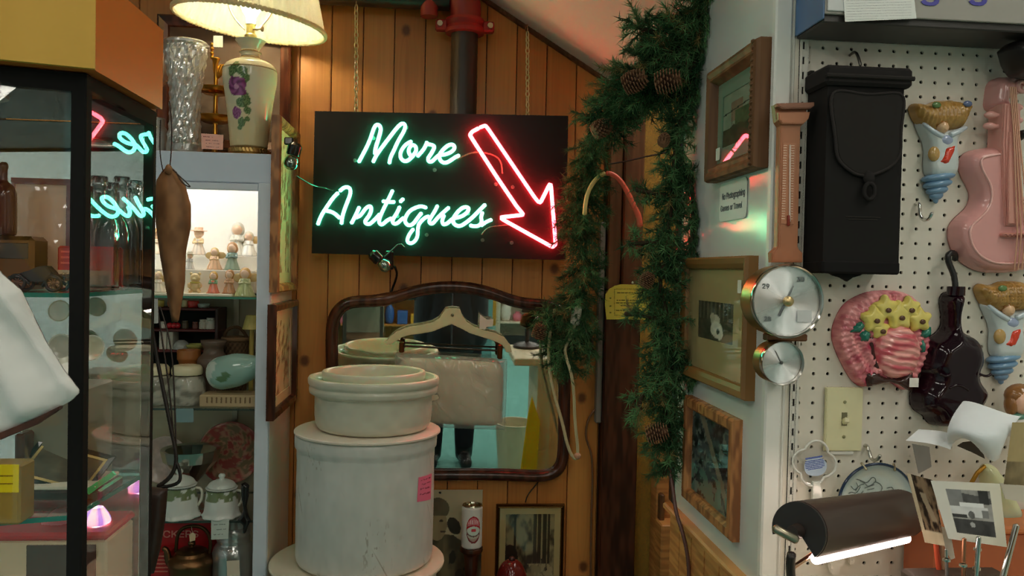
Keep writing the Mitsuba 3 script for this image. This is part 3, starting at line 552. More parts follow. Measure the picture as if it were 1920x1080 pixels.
part(case, 'top', flat(foot, ZC - .020, ZC - .012), 'v_satin', c(20, 20, 21), smooth=False, label='dark top panel')
lt = PY(1.2).hit(8, 135); lc = [-.62, 1.16]
part(case, 'downlight_ring', mv(lathe([(.026, -.006), (.036, -.007), (.044, -.004), (.045, 0), (.026, 0)], 32), lc[0], lc[1], ZC - .0205), 'v_satin', c(130, 128, 122), smooth=30)
part(case, 'downlight', mv(rot(lathe([(0, 0), (.026, 0)], 24), 180, (1, 0, 0)), lc[0], lc[1], ZC - .0235), 'v_matte', c(250), smooth=False, emitter=emit((110, 104, 92)))
part(case, 'base', flat(foot, .05, .62), 'brown_wood', smooth=False)
def pane(p, q, z0, z1, parent, name='pane'):
    part(parent, name, trimesh.Trimesh([(*p, z0), (*q, z0), (*q, z1), (*p, z1)], [(0, 1, 2), (0, 2, 3)], process=False), 'glass_pane', smooth=False, label='clear glass pane')
pane(P0 + [0, .019], P1, .62, ZC - .02, case); pane(PLf, P0 - [.018, -.0], .62, ZC - .02, case)
part(case, 'back_panel', box(PBk[0], P1[0] - .02, 1.366, 1.372, .62, ZC - .02), 'mirror_glass', smooth=False, label='mirrored back panel')
def gshelf(parent, pts, z, mat='glass_pane', edge=c(20, 120, 104)):
    k = part(parent, 'glass_shelf', cat_([trimesh.Trimesh(np.array([(*p, zz) for p in pts]), [(0, 1, 2), (0, 2, 3)], process=False) for zz in (z - .005, z)]), mat, smooth=False, label='clear glass shelf')
    q = Polygon(pts); e = q.difference(q.buffer(-.003)); part(k, 'edge', mv(trimesh.creation.extrude_polygon(e, .0058, engine='earcut'), 0, 0, z - .0054), 'v_gloss', edge, smooth=False, label='green glass edge')
ins = [tuple(P0 + [-.024, .034]), tuple(P1 + [-.012, -.016]), tuple(PBk + [.02, -.012]), tuple(PLf + [.02, .05])]
ZS1, ZS2 = PY(1.12).hit(150, 551)[2], PY(1.12).hit(140, 973)[2]
gshelf(case, ins, ZS1); gshelf(case, ins, ZS2)
# yellow box standing on the case
zb, zt = ZC + .001, PY(1.345).hit(300, 57)[2]
yb = thing('wooden_box', 'yellow fronted wooden box with an orange side on top of the glass case', 'box')
bp_ = [(-.4335, 1.088), (-.4335, 1.345), (-.93, 1.345), (-.4335 + .52 * fd[0], 1.088 + .52 * fd[1])]
part(yb, 'body', flat(bp_, zb, zt), 'v_satin', c(186, 100, 34), smooth=False, label='sides in a more orange colour than the front')  # sides get a more orange colour than the front panel
part(yb, 'front_panel', bar(np.array(bp_[0]) + [0.002, -.004], np.array(bp_[3]) + [0, -.004], zb, zt + .003, .008), 'ochre_paint', smooth=False, label='yellow front panel')
# things in the case: toy car
def in_case(px, py, Y): return PY(Y).hit(px, py)
def toy_car():
    k = thing('toy_car', 'small black cast toy car on the upper glass shelf of the case', 'toy car')
    a, b = in_case(18, 540, 1.14), in_case(128, 540, 1.14); L = b[0] - a[0]; s = L / 3.0; ox, oy, oz = a[0], 1.14, ZS1 + .001
    tr = lambda m: mv(scl(m, s), ox, oy, oz)
    side = [(0.05, .62), (.05, .80), (.55, .95), (1.15, 1.15), (1.55, 1.35), (1.95, 1.40), (2.25, 1.10), (2.35, .95), (2.9, .92), (2.98, .78), (2.6, .62), (2.1, .55), (.9, .55)]
    body = mv(rot(prism(side, .78, .12), 90, (1, 0, 0)), 0, .39, 0); part(k, 'body', tr(body), 'v_gloss', c(24, 23, 24), smooth=30)
    part(k, 'fender', tr(cat_([mv(rot(tube(curve([(x0 - .55, .25, 0), (x0 - .35, .62, 0), (x0, .75, 0), (x0 + .38, .6, 0), (x0 + .62, .38, 0)], 18), .07, 8), 90, (1, 0, 0)), 0, sy * .47, .05) for x0 in (.6, 2.45) for sy in (-1, 1)])), 'v_gloss', c(18, 18, 18), smooth=True)
    for x0 in (.6, 2.45):
        for sy in (-1, 1):
            w = part(k, 'wheel', tr(mv(rot(cat_([tube(np.c_[.40 * np.cos(A_w := np.linspace(0, 2 * np.pi, 22, endpoint=False)), .40 * np.sin(A_w), 0 * A_w], .085, 8, closed=True)]), 90, (1, 0, 0)), x0, sy * .47, .485)), 'v_satin', c(20, 18, 17), smooth=True)
            sp = [tube([(0, 0, 0), (.36 * math.cos(t), .36 * math.sin(t), 0)], .03, 5) for t in np.arange(10) * math.pi / 5] + [ell(0, 0, 0, .1, .1, .07, 1)]
            part(w, 'spokes', tr(mv(rot(cat_(sp), 90, (1, 0, 0)), x0, sy * .47, .485)), 'v_satin', c(96, 62, 48), smooth=30)
    part(k, 'headlamp', tr(cat_([ell(2.86, sy * .22, .98, .1, .1, .1, 1) for sy in (-1, 1)])), 'v_chrome', c(190, 160, 120), smooth=True)
    part(k, 'grille', tr(box(2.88, 2.97, -.2, .2, .6, .96, .02)), 'v_metal', c(170, 120, 90), smooth=False)
toy_car()
def pxbox(name, label, cat, px0, py0, px1, py1, Y, depth, mat, col, b=.003, base=None, sm=False):
    a, d = in_case(px0, py1, Y), in_case(px1, py0, Y); z0 = a[2] if base is None else base
    return one(name, label, cat, box(a[0], d[0], Y, Y + depth, z0, d[2], b), mat, col, smooth=sm), (a[0], d[0], z0, d[2])
k, (x0, x1, z0, z1) = pxbox('gift_box', 'cream box with red edges in clear wrap at the back of the upper case shelf', 'box', 22, 338, 142, 538, 1.295, .04, 'v_satin', c(236, 194, 164), base=ZS1 + .001)
for r_ in (box(x0 - .001, x1 + .001, 1.292, 1.337, z1 - .008, z1 + .001), box(x1 - .012, x1 + .001, 1.292, 1.337, z0 + .001, z1), box(x0 - .001, x0 + .004, 1.292, 1.337, z0 + .001, z1)): part(k, 'edge_band', r_, 'v_satin', c(120, 22, 30), smooth=False, label='dark red edge band')
wf = inflate([(x0, z0), (x1, z0), (x1, z1), (x0, z1)], .006, .02, .006, 0, lambda x, y, d: .010 * meshkit.fbm(np.c_[x * 60, y * 55, 0 * x], 3, 3)); part(k, 'wrap', PY(1.29).put(wf), 'plastic_film', smooth=False, label='clear wrap')
k, (x0, x1, z0, z1) = pxbox('carton', 'red carton with a cream label on the upper case shelf behind the corner post', 'carton', 106, 463, 214, 546, 1.238, .035, 'v_satin', c(176, 38, 36), base=ZS1 + .001)
part(k, 'label_panel', box(x0 + .002, x1 - .002, 1.2365, 1.2385, z0 + .004, z0 + .45 * (z1 - z0)), 'v_matte', c(190, 160, 130), smooth=False, label='cream label')
part(k, 'print_line', cat_([box(x0 + .006, x1 - .012 - .01 * i, 1.2365, 1.2383, z1 - .010 - .008 * i, z1 - .007 - .008 * i) for i in range(3)]), 'v_matte', c(216, 90, 80), smooth=False)
def lathed(name, label, cat, px, py_base, py_top, Y, prof, mat, col=None, n=40, group=None, base=None, sm=True, wide=None, flat_y=1.0, pn=40):
    """A turned thing standing with its axis at pixel column px; prof in fractions: radius of half the height... r in units of height."""
    b, t = hy(px, py_base, Y), hy(px, py_top, Y); h = t[2] - b[2]; z = b[2] if base is None else base
    m = lathe(smooth_prof(np.array(prof) * [1, 1], pn), n); m = scl(m, h, h * flat_y, h); return one(name, label, cat, mv(m, b[0], Y, z), mat, col, smooth=sm, group=group)
lathed('oil_lamp', 'dark red glass bottle lamp at the far left of the case', 'lamp', 6, 442, 304, 1.235, [(0, 0), (.15, .01), (.165, .1), (.16, .55), (.12, .68), (.05, .75), (.045, .9), (.06, .93), (.03, 1), (0, 1)], 'v_gloss', c(62, 24, 22))
k, (x0, x1, z0, z1) = pxbox('metal_tin', 'brown brass tin under the dark red bottle lamp', 'tin', -30, 443, 62, 546, 1.215, .05, 'v_metal', c(120, 80, 52), b=.006, base=ZS1 + .001)
part(k, 'panel', box(x1 - .060, x1 - .006, 1.2135, 1.216, z1 - .032, z1 - .010, .0008), 'v_satin', c(58, 46, 36), smooth=False, label='dark raised panel')
for i, (px, t, Y) in enumerate(((184, 330, 1.20), (206, 345, 1.275), (226, 336, 1.338))):
    lathed('glass_bottle', ['clear glass bottle just right of the corner post, tallest of the three in the case', 'clear glass bottle in the middle of the three in the case', 'clear glass bottle nearest the hanging sheath in the case'][i], 'bottle', px, 545, t, Y, [(0, .01), (.15, 0), (.165, .04), (.165, .52), (.14, .64), (.055, .76), (.05, .92), (.07, .94), (.07, 1), (.04, 1), (.04, .78), (.12, .62), (.145, .5), (.145, .05), (0, .04)], 'bottle_glass', n=28, base=ZS1 + .0015)
# china on the lower shelf zone: plates on the lower glass shelf of the case
def plate(name, label, px, py, rpx, Y, tilt, col, yaw=0, rimcol=None, cat='plate', rel=None, group=None):
    p = hy(px, py, Y); r = rpx * Y / F * .985; pr = [(0, .012), (.45, .012), (.58, .03), (.8, .075), (.98, .115), (1, .105), (.97, .085), (.6, 0), (0, -.004)]
    m = lathe(smooth_prof(np.array(pr) * r, 44), 56); g = rot(rot(m, 90 - tilt, (1, 0, 0)), yaw); k = thing(name, label, cat, group)
    def cf(v):
        rr = np.hypot(m.vertices[:, 0], m.vertices[:, 1]) / r; return rr
    rr = np.hypot(m.vertices[:, 0], m.vertices[:, 1]) / r; cc = np.tile(col, (len(rr), 1))
    if rimcol is not None: cc[(rr > .88)] = rimcol
    if rel is not None: cc = rel(m.vertices[:, 0] / r, m.vertices[:, 1] / r, rr, cc)
    scene[k] = shape(mv(g, *p), 'v_gloss', cc, smooth=True); return k, p, r
plate('saucer', 'small pale saucer propped below the upper case shelf beside the post', 112, 583, 20, 1.30, 10, c(240, 236, 220), rimcol=c(200, 190, 160))
plate('saucer', 'grey patterned saucer behind the small pale saucer in the case', 115, 650, 24, 1.32, 8, c(196, 190, 172), rimcol=c(236, 232, 216))
plate('saucer', 'cream saucer seen just right of the corner post in the case', 172, 652, 24, 1.30, 12, c(226, 214, 180), rimcol=c(240, 236, 216))
plate('saucer', 'lowest cream saucer of those in the case, under the small grey one', 124, 690, 22, 1.27, 30, c(238, 232, 212))
for pz in (.0,): pass
zsd = in_case(110, 716, 1.30)[2]
sd = one('display_stand', 'dark stepped stand carrying the saucers in the case', 'stand', cat_([box(in_case(84, 700, 1.31)[0], in_case(198, 700, 1.31)[0], 1.24, 1.34, ZS2 + .0015, zsd, .003)]), 'v_satin', c(120, 116, 98), smooth=False)
# slanted tray with a little framed picture, ochre carton with a yellow note
tz = ZS2 + .0015; a, d = in_case(36, 940, 1.22), [-.466, 0, 0]
wt = thing('wooden_tray', 'dark wooden tray with a tall cream back standing on the lower case shelf', 'tray')
part(wt, 'bottom', box(a[0], d[0], 1.20, 1.29, tz, tz + .014, .003), 'dark_wood', smooth=False)
part(wt, 'lining', box(a[0] + .006, d[0] - .006, 1.202, 1.29, tz + .0145, tz + .020, .001), 'v_satin', c(232, 224, 200), smooth=False)
ub = [in_case(x, y, 1.284)[[0, 2]] for x, y in ((42, 930), (40, 800), (58, 785), (110, 742), (136, 742), (136, 930))]
part(wt, 'back', PY(1.29).put(prism([tuple(q) for q in ub], .008, .002)), 'v_satin', c(246, 238, 212), smooth=False, label='cream back board')
part(wt, 'side_stave', box(a[0] - .003, a[0] + .010, 1.21, 1.282, tz + .014, in_case(45, 806, 1.24)[2], .003), 'dark_wood', smooth=False, label='dark side stave')
kb = in_case(104, 790, 1.268); part(wt, 'knob', mv(rot(lathe(smooth_prof([(0, 0), (.008, .001), (.0145, .004), (.0145, .008), (.009, .014), (0, .015)], 16), 24), 90, (1, 0, 0)), *kb), 'v_metal', lambda v: lerp(c(140, 42, 32), c(150, 140, 120), sst(-.004, .006, v[:, 0] - kb[0])), smooth=True, label='half red half grey knob')
gp = Plane(in_case(120, 876, 1.235), (1, 0.08, -.30), (.35, .40, .62)); 
def nightprint(u, v): return lerp(c(52, 40, 30), c(112, 98, 74), np.clip(fb(u, v, 5, 4), 0, 1))
pic = thing('framed_picture', 'small black framed picture lying tilted in the dark tray', 'picture')
part(pic, 'frame', gp.put(ring_frame(.104, .066, [(0, -.003), (0, .004), (.006, .005), (.007, .002)])), 'v_gloss', c(26, 23, 20), smooth=False); part(pic, 'slip', gp.put(ring_frame(.091, .053, [(0, -.001), (0, .0025), (.004, .0025), (.004, 0)])), 'v_metal', c(196, 170, 110), smooth=False, label='gilt slip')
g, col = print_mesh(.086, .048, nightprint, 24); part(pic, 'print', gp.put(g, 0, 0, .0006), 'v_gloss', col, smooth=False)
gs = [in_case(160, 918, 1.19), in_case(210, 884, 1.235), in_case(216, 891, 1.235), in_case(166, 928, 1.19)]
gl = thing('glass_sheet', 'small sheet of green edged glass lying in the dark tray', 'glass sheet')
part(gl, 'edge', trimesh.convex.convex_hull(np.array([p + [0, dy, 0] for p in gs for dy in (0, .004)])), 'v_gloss', c(64, 168, 96), smooth=False, label='green edge'); part(gl, 'sheet', trimesh.convex.convex_hull(np.array([gs[0] + [0, .0045, 0], gs[1] + [0, .0045, 0], gs[0] + [-.06, .05, .012], gs[1] + [-.06, .05, .012], gs[0] + [-.06, .05, .010]])), 'glass_pane', smooth=False)
k, (x0, x1, z0, z1) = pxbox('carton', 'ochre carton with a yellow note at the far left of the lower case shelf', 'carton', -40, 872, 38, 985, 1.09, .04, 'v_satin', c(150, 118, 44), base=tz)
part(k, 'note', box(x0, x1 - .001, 1.0885, 1.0895, z0 + .55 * (z1 - z0), z1 + .001), 'v_matte', c(232, 206, 28), smooth=False, label='yellow paper note')
part(k, 'note_line', cat_([box(x1 - .03, x1 - .008, 1.088, 1.0888, z1 - .014 - .01 * i, z1 - .0125 - .01 * i) for i in range(2)]), 'v_matte', c(140, 110, 20), smooth=False)
# below: red box, cloth and a glowing tea light
rb = thing('storage_box', 'red and cream box in the bottom of the glass case', 'box'); bz0 = .622; a, d = in_case(-60, 1010, 1.235), [-.468, 0, 0]; bz1 = in_case(120, 998, 1.235)[2]
part(rb, 'body', box(a[0], d[0], 1.235, 1.34, bz0, bz1 - .012, .003), 'v_satin', c(216, 186, 150), smooth=False, label='cream body'); part(rb, 'lid', box(a[0] - .002, d[0] + .002, 1.231, 1.344, bz1 - .0118, bz1, .004), 'v_satin', c(196, 30, 36), smooth=False, label='red lid')
lp = in_case(50, 1040, 1.235); lq = in_case(180, 1040, 1.235); part(rb, 'panel', box(lp[0], lq[0], 1.2335, 1.236, bz0, bz1 - .018, .0008), 'v_satin', c(84, 50, 38), smooth=False, label='brown front panel')
fz = [in_case(x, y, 1.29)[[0, 2]] for x, y in ((70, 990), (82, 968), (130, 962), (150, 985), (130, 998), (80, 1000))]; k = one('folded_cloth', 'pink folded cloth on the red box in the case', 'cloth', PY(1.32).put(inflate([tuple(q) for q in fz], .05, .012, .004, .01, lambda x, y, d: .006 * meshkit.fbm(np.c_[x * 50, y * 90, 0 * x], 2))), 'v_matte', c(226, 128, 136), smooth=True)
tl = in_case(181, 992, 1.275); k = thing('tea_light', 'glowing red white and blue tea light on the red box in the case', 'lamp'); h_ = .024
part(k, 'shade', mv(lathe(smooth_prof([(.0185, 0), (.020, .003), (.012, h_ - .004), (.009, h_)], 16), 24), tl[0], 1.275, bz1 + .001), 'v_shade', lambda v: np.where((np.sin(np.arctan2(v[:, 1] - 1.275, v[:, 0] - tl[0]) * 5) > .2)[:, None], c(110, 110, 220), c(250, 220, 225)), smooth=True, label='blue and white glass shade')
part(k, 'flame', ell(tl[0], 1.275, bz1 + .010, .004, .004, .006, 1), 'v_matte', c(250), smooth=True, emitter=emit((330, 170, 140)))
# white cloth over a slanted board before the case
CP = PY(.97); wc = thing('white_cloth', 'white cloth draped over a slanting brown board in front of the glass case', 'cloth')
pc = CP.poly([(-60, 420), (0, 512), (38, 545), (84, 640), (118, 694), (149, 735), (132, 752), (70, 786), (-60, 838)])
part(wc, 'fabric', CP.put(inflate(pc, .012, .03, .005, .004, lambda x, y, d: .008 * np.sin((x * .8 + y * .6) * 95 + 2 * meshkit.noise(np.c_[x * 14, y * 14, 0 * x])) + .006 * meshkit.fbm(np.c_[x * 30, y * 30, 0 * x], 3))), 'v_matte', c(214, 214, 210), smooth=True)
pb = CP.poly([(-60, 836), (70, 783), (116, 760), (114, 767), (70, 796), (-60, 850)]); part(wc, 'board', mv(CP.put(prism(pb, .012, .002)), 0, .004, 0), 'dark_wood', smooth=False, label='brown board edge')
# ---------------------------------------------------------------- leather pieces hanging from the case top
HL = PY(1.47)
sh = thing('leather_sheath', 'brown leather sheath hanging on thin cords in front of the white cabinet', 'sheath')
sp_ = HL.poly([(303, 322), (310, 314), (322, 314), (330, 322), (346, 345), (357, 385), (357, 425), (348, 470), (346, 530), (340, 570), (334, 604), (322, 604), (314, 560), (300, 480), (292, 420), (290, 370), (293, 338)])
part(sh, 'body', HL.put(inflate(sp_, .016, .03, .005, .003, lambda x, y, d: .004 * meshkit.fbm(np.c_[x * 40, y * 20, 0 * x], 3))), 'leather', smooth=True)
cord = lambda pts, Y, r: tube(curve([hy(x, y, Y + (dz[0] if dz else 0)) for x, y, *dz in pts], 50), r, 6)
for pts in ([(318, 318), (321, 285), (322, 240), (318, 190)], [(330, 322), (345, 345), (356, 350), (345, 338), (324, 318)], [(306, 322), (301, 295), (300, 262), (301, 225)]): part(sh, 'cord', cord(pts, 1.455, .0010), 'v_satin', c(40, 30, 26), smooth=True)
part(sh, 'knot', mv(ell(0, 0, 0, .006, .005, .009, 2), *hy(316, 318, 1.455)), 'leather', smooth=True)
tw = thing('leather_thong', 'dark leather thongs looped over the far top corner of the glass case', 'thong')
for pts in ([(250, 215), (262, 165), (268, 152), (275, 170), (272, 215)], [(275, 200), (292, 175), (305, 160), (312, 152)], [(262, 160), (285, 150), (300, 165), (290, 195)]): part(tw, 'strand', cord(pts, 1.375, .0022), 'leather', smooth=True)
st = thing('leather_strap', 'long dark leather strap ending in a loop, hanging down before the cabinet shelves', 'strap')
part(st, 'strap', cord([(270, 545), (282, 600), (296, 680), (312, 760), (324, 820), (330, 865), (318, 895), (296, 912)], 1.44, .0035), 'v_satin', c(36, 28, 24), smooth=True)
part(st, 'loop', cord([(330, 865), (337, 885), (336, 902), (322, 910), (296, 914)], 1.44, .0030), 'v_satin', c(26, 22, 20), smooth=True)
for pts in ([(293, 560), (306, 650), (316, 720), (324, 800), (330, 860)], [(300, 575), (318, 640), (326, 720), (329, 800), (331, 862)]): part(st, 'cord', cord(pts, 1.445, .0015), 'v_satin', c(48, 38, 32), smooth=True)
dp = PY(1.43).poly([(266, 925), (280, 913), (314, 916), (309, 975), (300, 1030), (288, 1075), (270, 1080)])
one('leather_sheath', 'dark narrow leather sheath hanging at the foot of the strap', 'sheath', PY(1.43).put(inflate(dp, .014, .015, .005, .003)), 'v_satin', c(44, 27, 22), smooth=True)
k = one('price_tag', 'grey paper tag hanging on the corner of the glass case beside the cords', 'tag', PY(1.40).put(trimesh.creation.extrude_polygon(Polygon(PY(1.40).poly([(268, 562), (296, 560), (297, 606), (268, 608)])), .0008, engine='earcut')), 'v_matte', c(186, 188, 184), smooth=False)
# ---------------------------------------------------------------- white lit cabinet
CX, CY0, CY1, CXL = -.457, 2.33, 2.672, -1.22
ZT = hy(507, 289, CY0)[2]; fr_w = hy(507, 600, CY0)[0] - hy(481, 600, CY0)[0]; zf = hy(430, 342, CY0)[2]; zf2 = hy(430, 356, CY0)[2]
cab = thing('display_cabinet', 'white framed cabinet with a lit top compartment left of the neon board', 'cabinet')
W_ = c(206, 212, 222)
part(cab, 'stile', box(CX - fr_w, CX, CY0, CY0 + .02, .05, ZT, .002), 'v_satin', W_, smooth=False)
part(cab, 'stile', box(CXL, CXL + fr_w, CY0, CY0 + .02, .05, ZT, .002), 'v_satin', W_, smooth=False)
part(cab, 'fascia', box(CXL, CX - .0005, CY0 - .001, CY0 + .018, zf, ZT, .002), 'v_satin', c(196, 206, 222), smooth=False)
part(cab, 'rail', box(CXL + fr_w, CX - fr_w, CY0 + .002, CY0 + .02, zf2, zf - .001, .002), 'v_satin', W_, smooth=False)
part(cab, 'side_panel', box(CX - .012, CX, CY0 + .0205, CY1, .05, ZT, .001), 'v_satin', c(214, 196, 176), smooth=False, label='beige right side')
part(cab, 'side_panel', box(CXL, CXL + .012, CY0 + .0205, CY1, .05, ZT, .001), 'v_satin', c(214, 196, 176), smooth=False)
part(cab, 'top', box(CXL, CX, CY0, CY1, ZT - .012, ZT - .0005), 'v_satin', W_, smooth=False)
zsh = [hy(430, y, 2.36)[2] for y in (557, 766, 976)]
part(cab, 'back', box(CXL + .012, CX - .012, CY1 - .012, CY1, zsh[0], ZT - .012), 'v_satin', c(236, 234, 226), smooth=False, label='white back of the lit compartment')
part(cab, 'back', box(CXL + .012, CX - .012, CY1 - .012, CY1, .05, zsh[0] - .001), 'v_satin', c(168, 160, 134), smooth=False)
part(cab, 'bottom', box(CXL + .012, CX - .012, CY0 + .02, CY1 - .012, .05, .56), 'v_satin', c(150, 146, 140), smooth=False)
part(cab, 'light_tube', cyl([CXL + .10, 2.41, ZT - .04], [CX - .06, 2.41, ZT - .04], .011, n=12), 'v_matte', c(250), smooth=30, label='fluorescent tube', emitter=emit(CASE_TUBE))
for z in zsh: gshelf(cab, [(CXL + .014, CY0 + .026), (CX - .014, CY0 + .026), (CX - .014, CY1 - .014), (CXL + .014, CY1 - .014)], z, edge=c(70, 130, 110) if z == zsh[0] else c(52, 66, 60))
stp = hy(443, 600, 2.655)[0]; part(cab, 'shelf_strip', box(stp - .008, stp + .008, CY1 - .018, CY1 - .0125, .56, zsh[0]), 'v_metal', c(150, 145, 130), smooth=False, label='metal shelf strip')
# stepped riser
rs = thing('display_riser', 'white stepped riser under the figurines in the lit compartment', 'riser'); xr0, xr1 = CXL + .03, hy(478, 540, 2.45)[0]
Z0 = zsh[0] + .0008; z1_, z2_ = hy(430, 507, 2.455)[2], hy(430, 480, 2.55)[2]; xs1 = hy(437, 555, 2.38)[0]
part(rs, 'base', box(xr0, xs1, 2.37, 2.65, Z0, Z0 + .007, .001), 'v_satin', c(232, 222, 196), smooth=False); part(rs, 'step', box(xr0, xr1, 2.435, 2.65, Z0 + .0072, z1_, .001), 'v_satin', c(226, 220, 204), smooth=False); part(rs, 'step', box(xr0, xr1, 2.52, 2.65, z1_ + .0002, z2_, .001), 'v_satin', c(230, 226, 214), smooth=False)
# figurines: one of each kind, posed with its own colours
def figurine(label, px, pb, ptp, Y, robe, top, hair, kind='girl', base=None, skin=c(236, 200, 168)):
    b, t = hy(px, pb, Y), hy(px, ptp, Y); h = t[2] - b[2]; z = b[2] if base is None else base; k = thing('figurine', label, 'figurine', 'figurines in the lit cabinet')
    tr = lambda m: mv(scl(m, h), b[0], Y, z + .0004)
    if kind == 'bear':
        part(k, 'body', tr(cat_([ell(0, 0, .30, .24, .2, .28), ell(-.2, -.12, .1, .1, .16, .1), ell(.2, -.12, .1, .1, .16, .1), ell(-.25, -.1, .36, .1, .12, .14), ell(.25, -.1, .36, .1, .12, .14)])), 'v_gloss', robe, smooth=True); part(k, 'head', tr(cat_([ell(0, -.02, .74, .24, .2, .24), ell(-.2, 0, .94, .08, .06, .08), ell(.2, 0, .94, .08, .06, .08), ell(0, -.2, .68, .1, .08, .08)])), 'v_gloss', top, smooth=True)
        part(k, 'scarf', tr(scl(lathe([(.19, .46), (.24, .49), (.24, .53), (.19, .56)], 24), 1, .9, 1)), 'v_gloss', hair, smooth=30); return
    wide = .34 if kind == 'gown' else .26
    part(k, 'robe', tr(lathe(smooth_prof([(0, 0), (wide, .005), (wide * .96, .06), (wide * .72, .25), (wide * .5, .45), (.12, .56), (.05, .6), (0, .61)], 24), 28)), 'v_gloss', lambda v: np.tile(robe, (len(v), 1)) * (.88 + .24 * (np.sin(np.arctan2(v[:, 1] - Y, v[:, 0] - b[0]) * 9) > 0))[:, None], smooth=True)
    part(k, 'torso', tr(cat_([scl(ell(0, 0, 0, .15, .12, .15), 1).apply_translation((0, 0, .50)), hull([((-.13, 0, .56), .05), ((-.16, -.1, .44), .045)]), hull([((-.16, -.1, .44), .045), ((-.04, -.16, .46), .04)]), hull([((.13, 0, .56), .05), ((.17, -.1, .45), .045)]), hull([((.17, -.1, .45), .045), ((.05, -.16, .46), .04)])])), 'v_gloss', top, smooth=True)
    part(k, 'head', tr(ell(0, -.02, .76, .15, .14, .17)), 'v_gloss', skin, smooth=True)
    part(k, 'hair', tr(cat_([ell(0, .03, .80, .175, .16, .18)] + ([lathe([(.0, .86), (.30, .86), (.30, .88), (.16, .90), (.14, 1), (0, 1)], 20)] if kind == 'hat' else [ell(0, .04, .74, .19, .13, .2)]))), 'v_gloss', hair, smooth=30)
    if kind == 'gown': part(k, 'wing', tr(cat_([ell(-.22, .12, .62, .2, .03, .16), ell(.24, .12, .64, .22, .03, .15)])), 'v_gloss', c(206, 176, 120), smooth=True)
    part(k, 'base', tr(mv(lathe([(0, 0), (wide + .03, 0), (wide + .03, .03), (0, .03)], 24), 0, 0, 0)), 'v_gloss', robe * .8, smooth=False)
B1 = Z0 + .0075; B2 = z1_ + .0004; B3 = z2_ + .0006
figurine('cream bear figurine, front row beside the brown sheath', 366, 542, 504, 2.40, c(216, 184, 130), c(222, 196, 140), c(200, 176, 90), 'bear', B1)
figurine('pink skirted figurine holding a green book in the front row', 400, 544, 502, 2.40, c(222, 130, 104), c(110, 150, 110), c(196, 150, 70), 'girl', B1)
figurine('slender brown figurine in the front row', 430, 549, 503, 2.40, c(180, 130, 92), c(206, 160, 120), c(160, 110, 56), 'girl', B1)
figurine('green gowned angel figurine with golden wings, largest of the front row', 459, 556, 500, 2.39, c(160, 166, 116), c(190, 190, 140), c(206, 160, 90), 'gown', Z0)
figurine('pink robed figurine on the middle step', 402, 505, 462, 2.475, c(216, 176, 140), c(222, 186, 140), c(222, 190, 130), 'gown', B2)
figurine('blue green figurine with round brown hair, tallest on the middle step', 435, 506, 452, 2.475, c(130, 150, 130), c(120, 146, 138), c(190, 140, 96), 'girl', B2)
figurine('pale grey figurine at the left of the middle step', 356, 507, 474, 2.475, c(190, 188, 180), c(196, 192, 184), c(200, 190, 170), 'hat', B2)
figurine('figurine in a wide pale hat on the top step', 372, 480, 428, 2.57, c(206, 190, 170), c(222, 196, 150), c(222, 180, 150), 'hat', B3)
figurine('white tall figurine at the back of the top step', 445, 480, 415, 2.57, c(222, 220, 206), c(216, 214, 200), c(210, 204, 190), 'girl', B3)
figurine('white gowned figurine at the right end of the top step', 466, 480, 432, 2.57, c(226, 224, 214), c(226, 222, 210), c(216, 206, 186), 'gown', B3)
figurine('cream figurine left of the brown sheath on the top step', 292, 480, 432, 2.57, c(222, 206, 180), c(226, 196, 160), c(206, 170, 120), 'hat', B3)
figurine('white figurine left of the brown sheath in the front row', 296, 545, 505, 2.40, c(222, 212, 190), c(226, 206, 180), c(206, 180, 130), 'gown', B1)
def pcard(name, label, px, Y, col, cat='card', rows=(), ink=None, th=.0008, tilt=0):
    pl = PY(Y); q = pl.poly(px); k = thing(name, label, cat); part(k, 'paper', pl.put(trimesh.creation.extrude_polygon(Polygon(q), th, engine='earcut')), 'v_matte', col, smooth=False)
    if rows:
        q = np.array(q); l0, l1 = q[0], q[3]; r0, r1 = q[1], q[2]; ms = []; rs_ = np.random.default_rng(len(rows) + int(px[0][0]))
        for (t, a, b) in rows:
            A, B = l0 * (1 - t) + l1 * t, r0 * (1 - t) + r1 * t; p, e = A * (1 - a) + B * a, A * (1 - b) + B * b; x = a
            n = max(2, int((b - a) * 14)); hh = np.linalg.norm(l1 - l0) * .022
            for i in range(n):
                if rs_.random() < .18: continue
                s0, s1 = p + (e - p) * (i / n), p + (e - p) * ((i + .78) / n); d = (s1 - s0); nn = np.array([-d[1], d[0]]) / np.linalg.norm(d) * hh * rs_.uniform(.6, 1.3)
                ms.append(trimesh.creation.extrude_polygon(Polygon([s0 - nn, s1 - nn, s1 + nn, s0 + nn]), th + .0003, engine='earcut'))
        for m_ in ms: part(k, 'written_word', pl.put(m_), 'v_matte', c(90, 60, 60) if ink is None else ink, smooth=False)
    return k
pcard('price_card', 'blank white card standing among the figurines', [(367, 482), (389, 485), (388, 505), (366, 503)], 2.46, c(238, 232, 220), 'card')
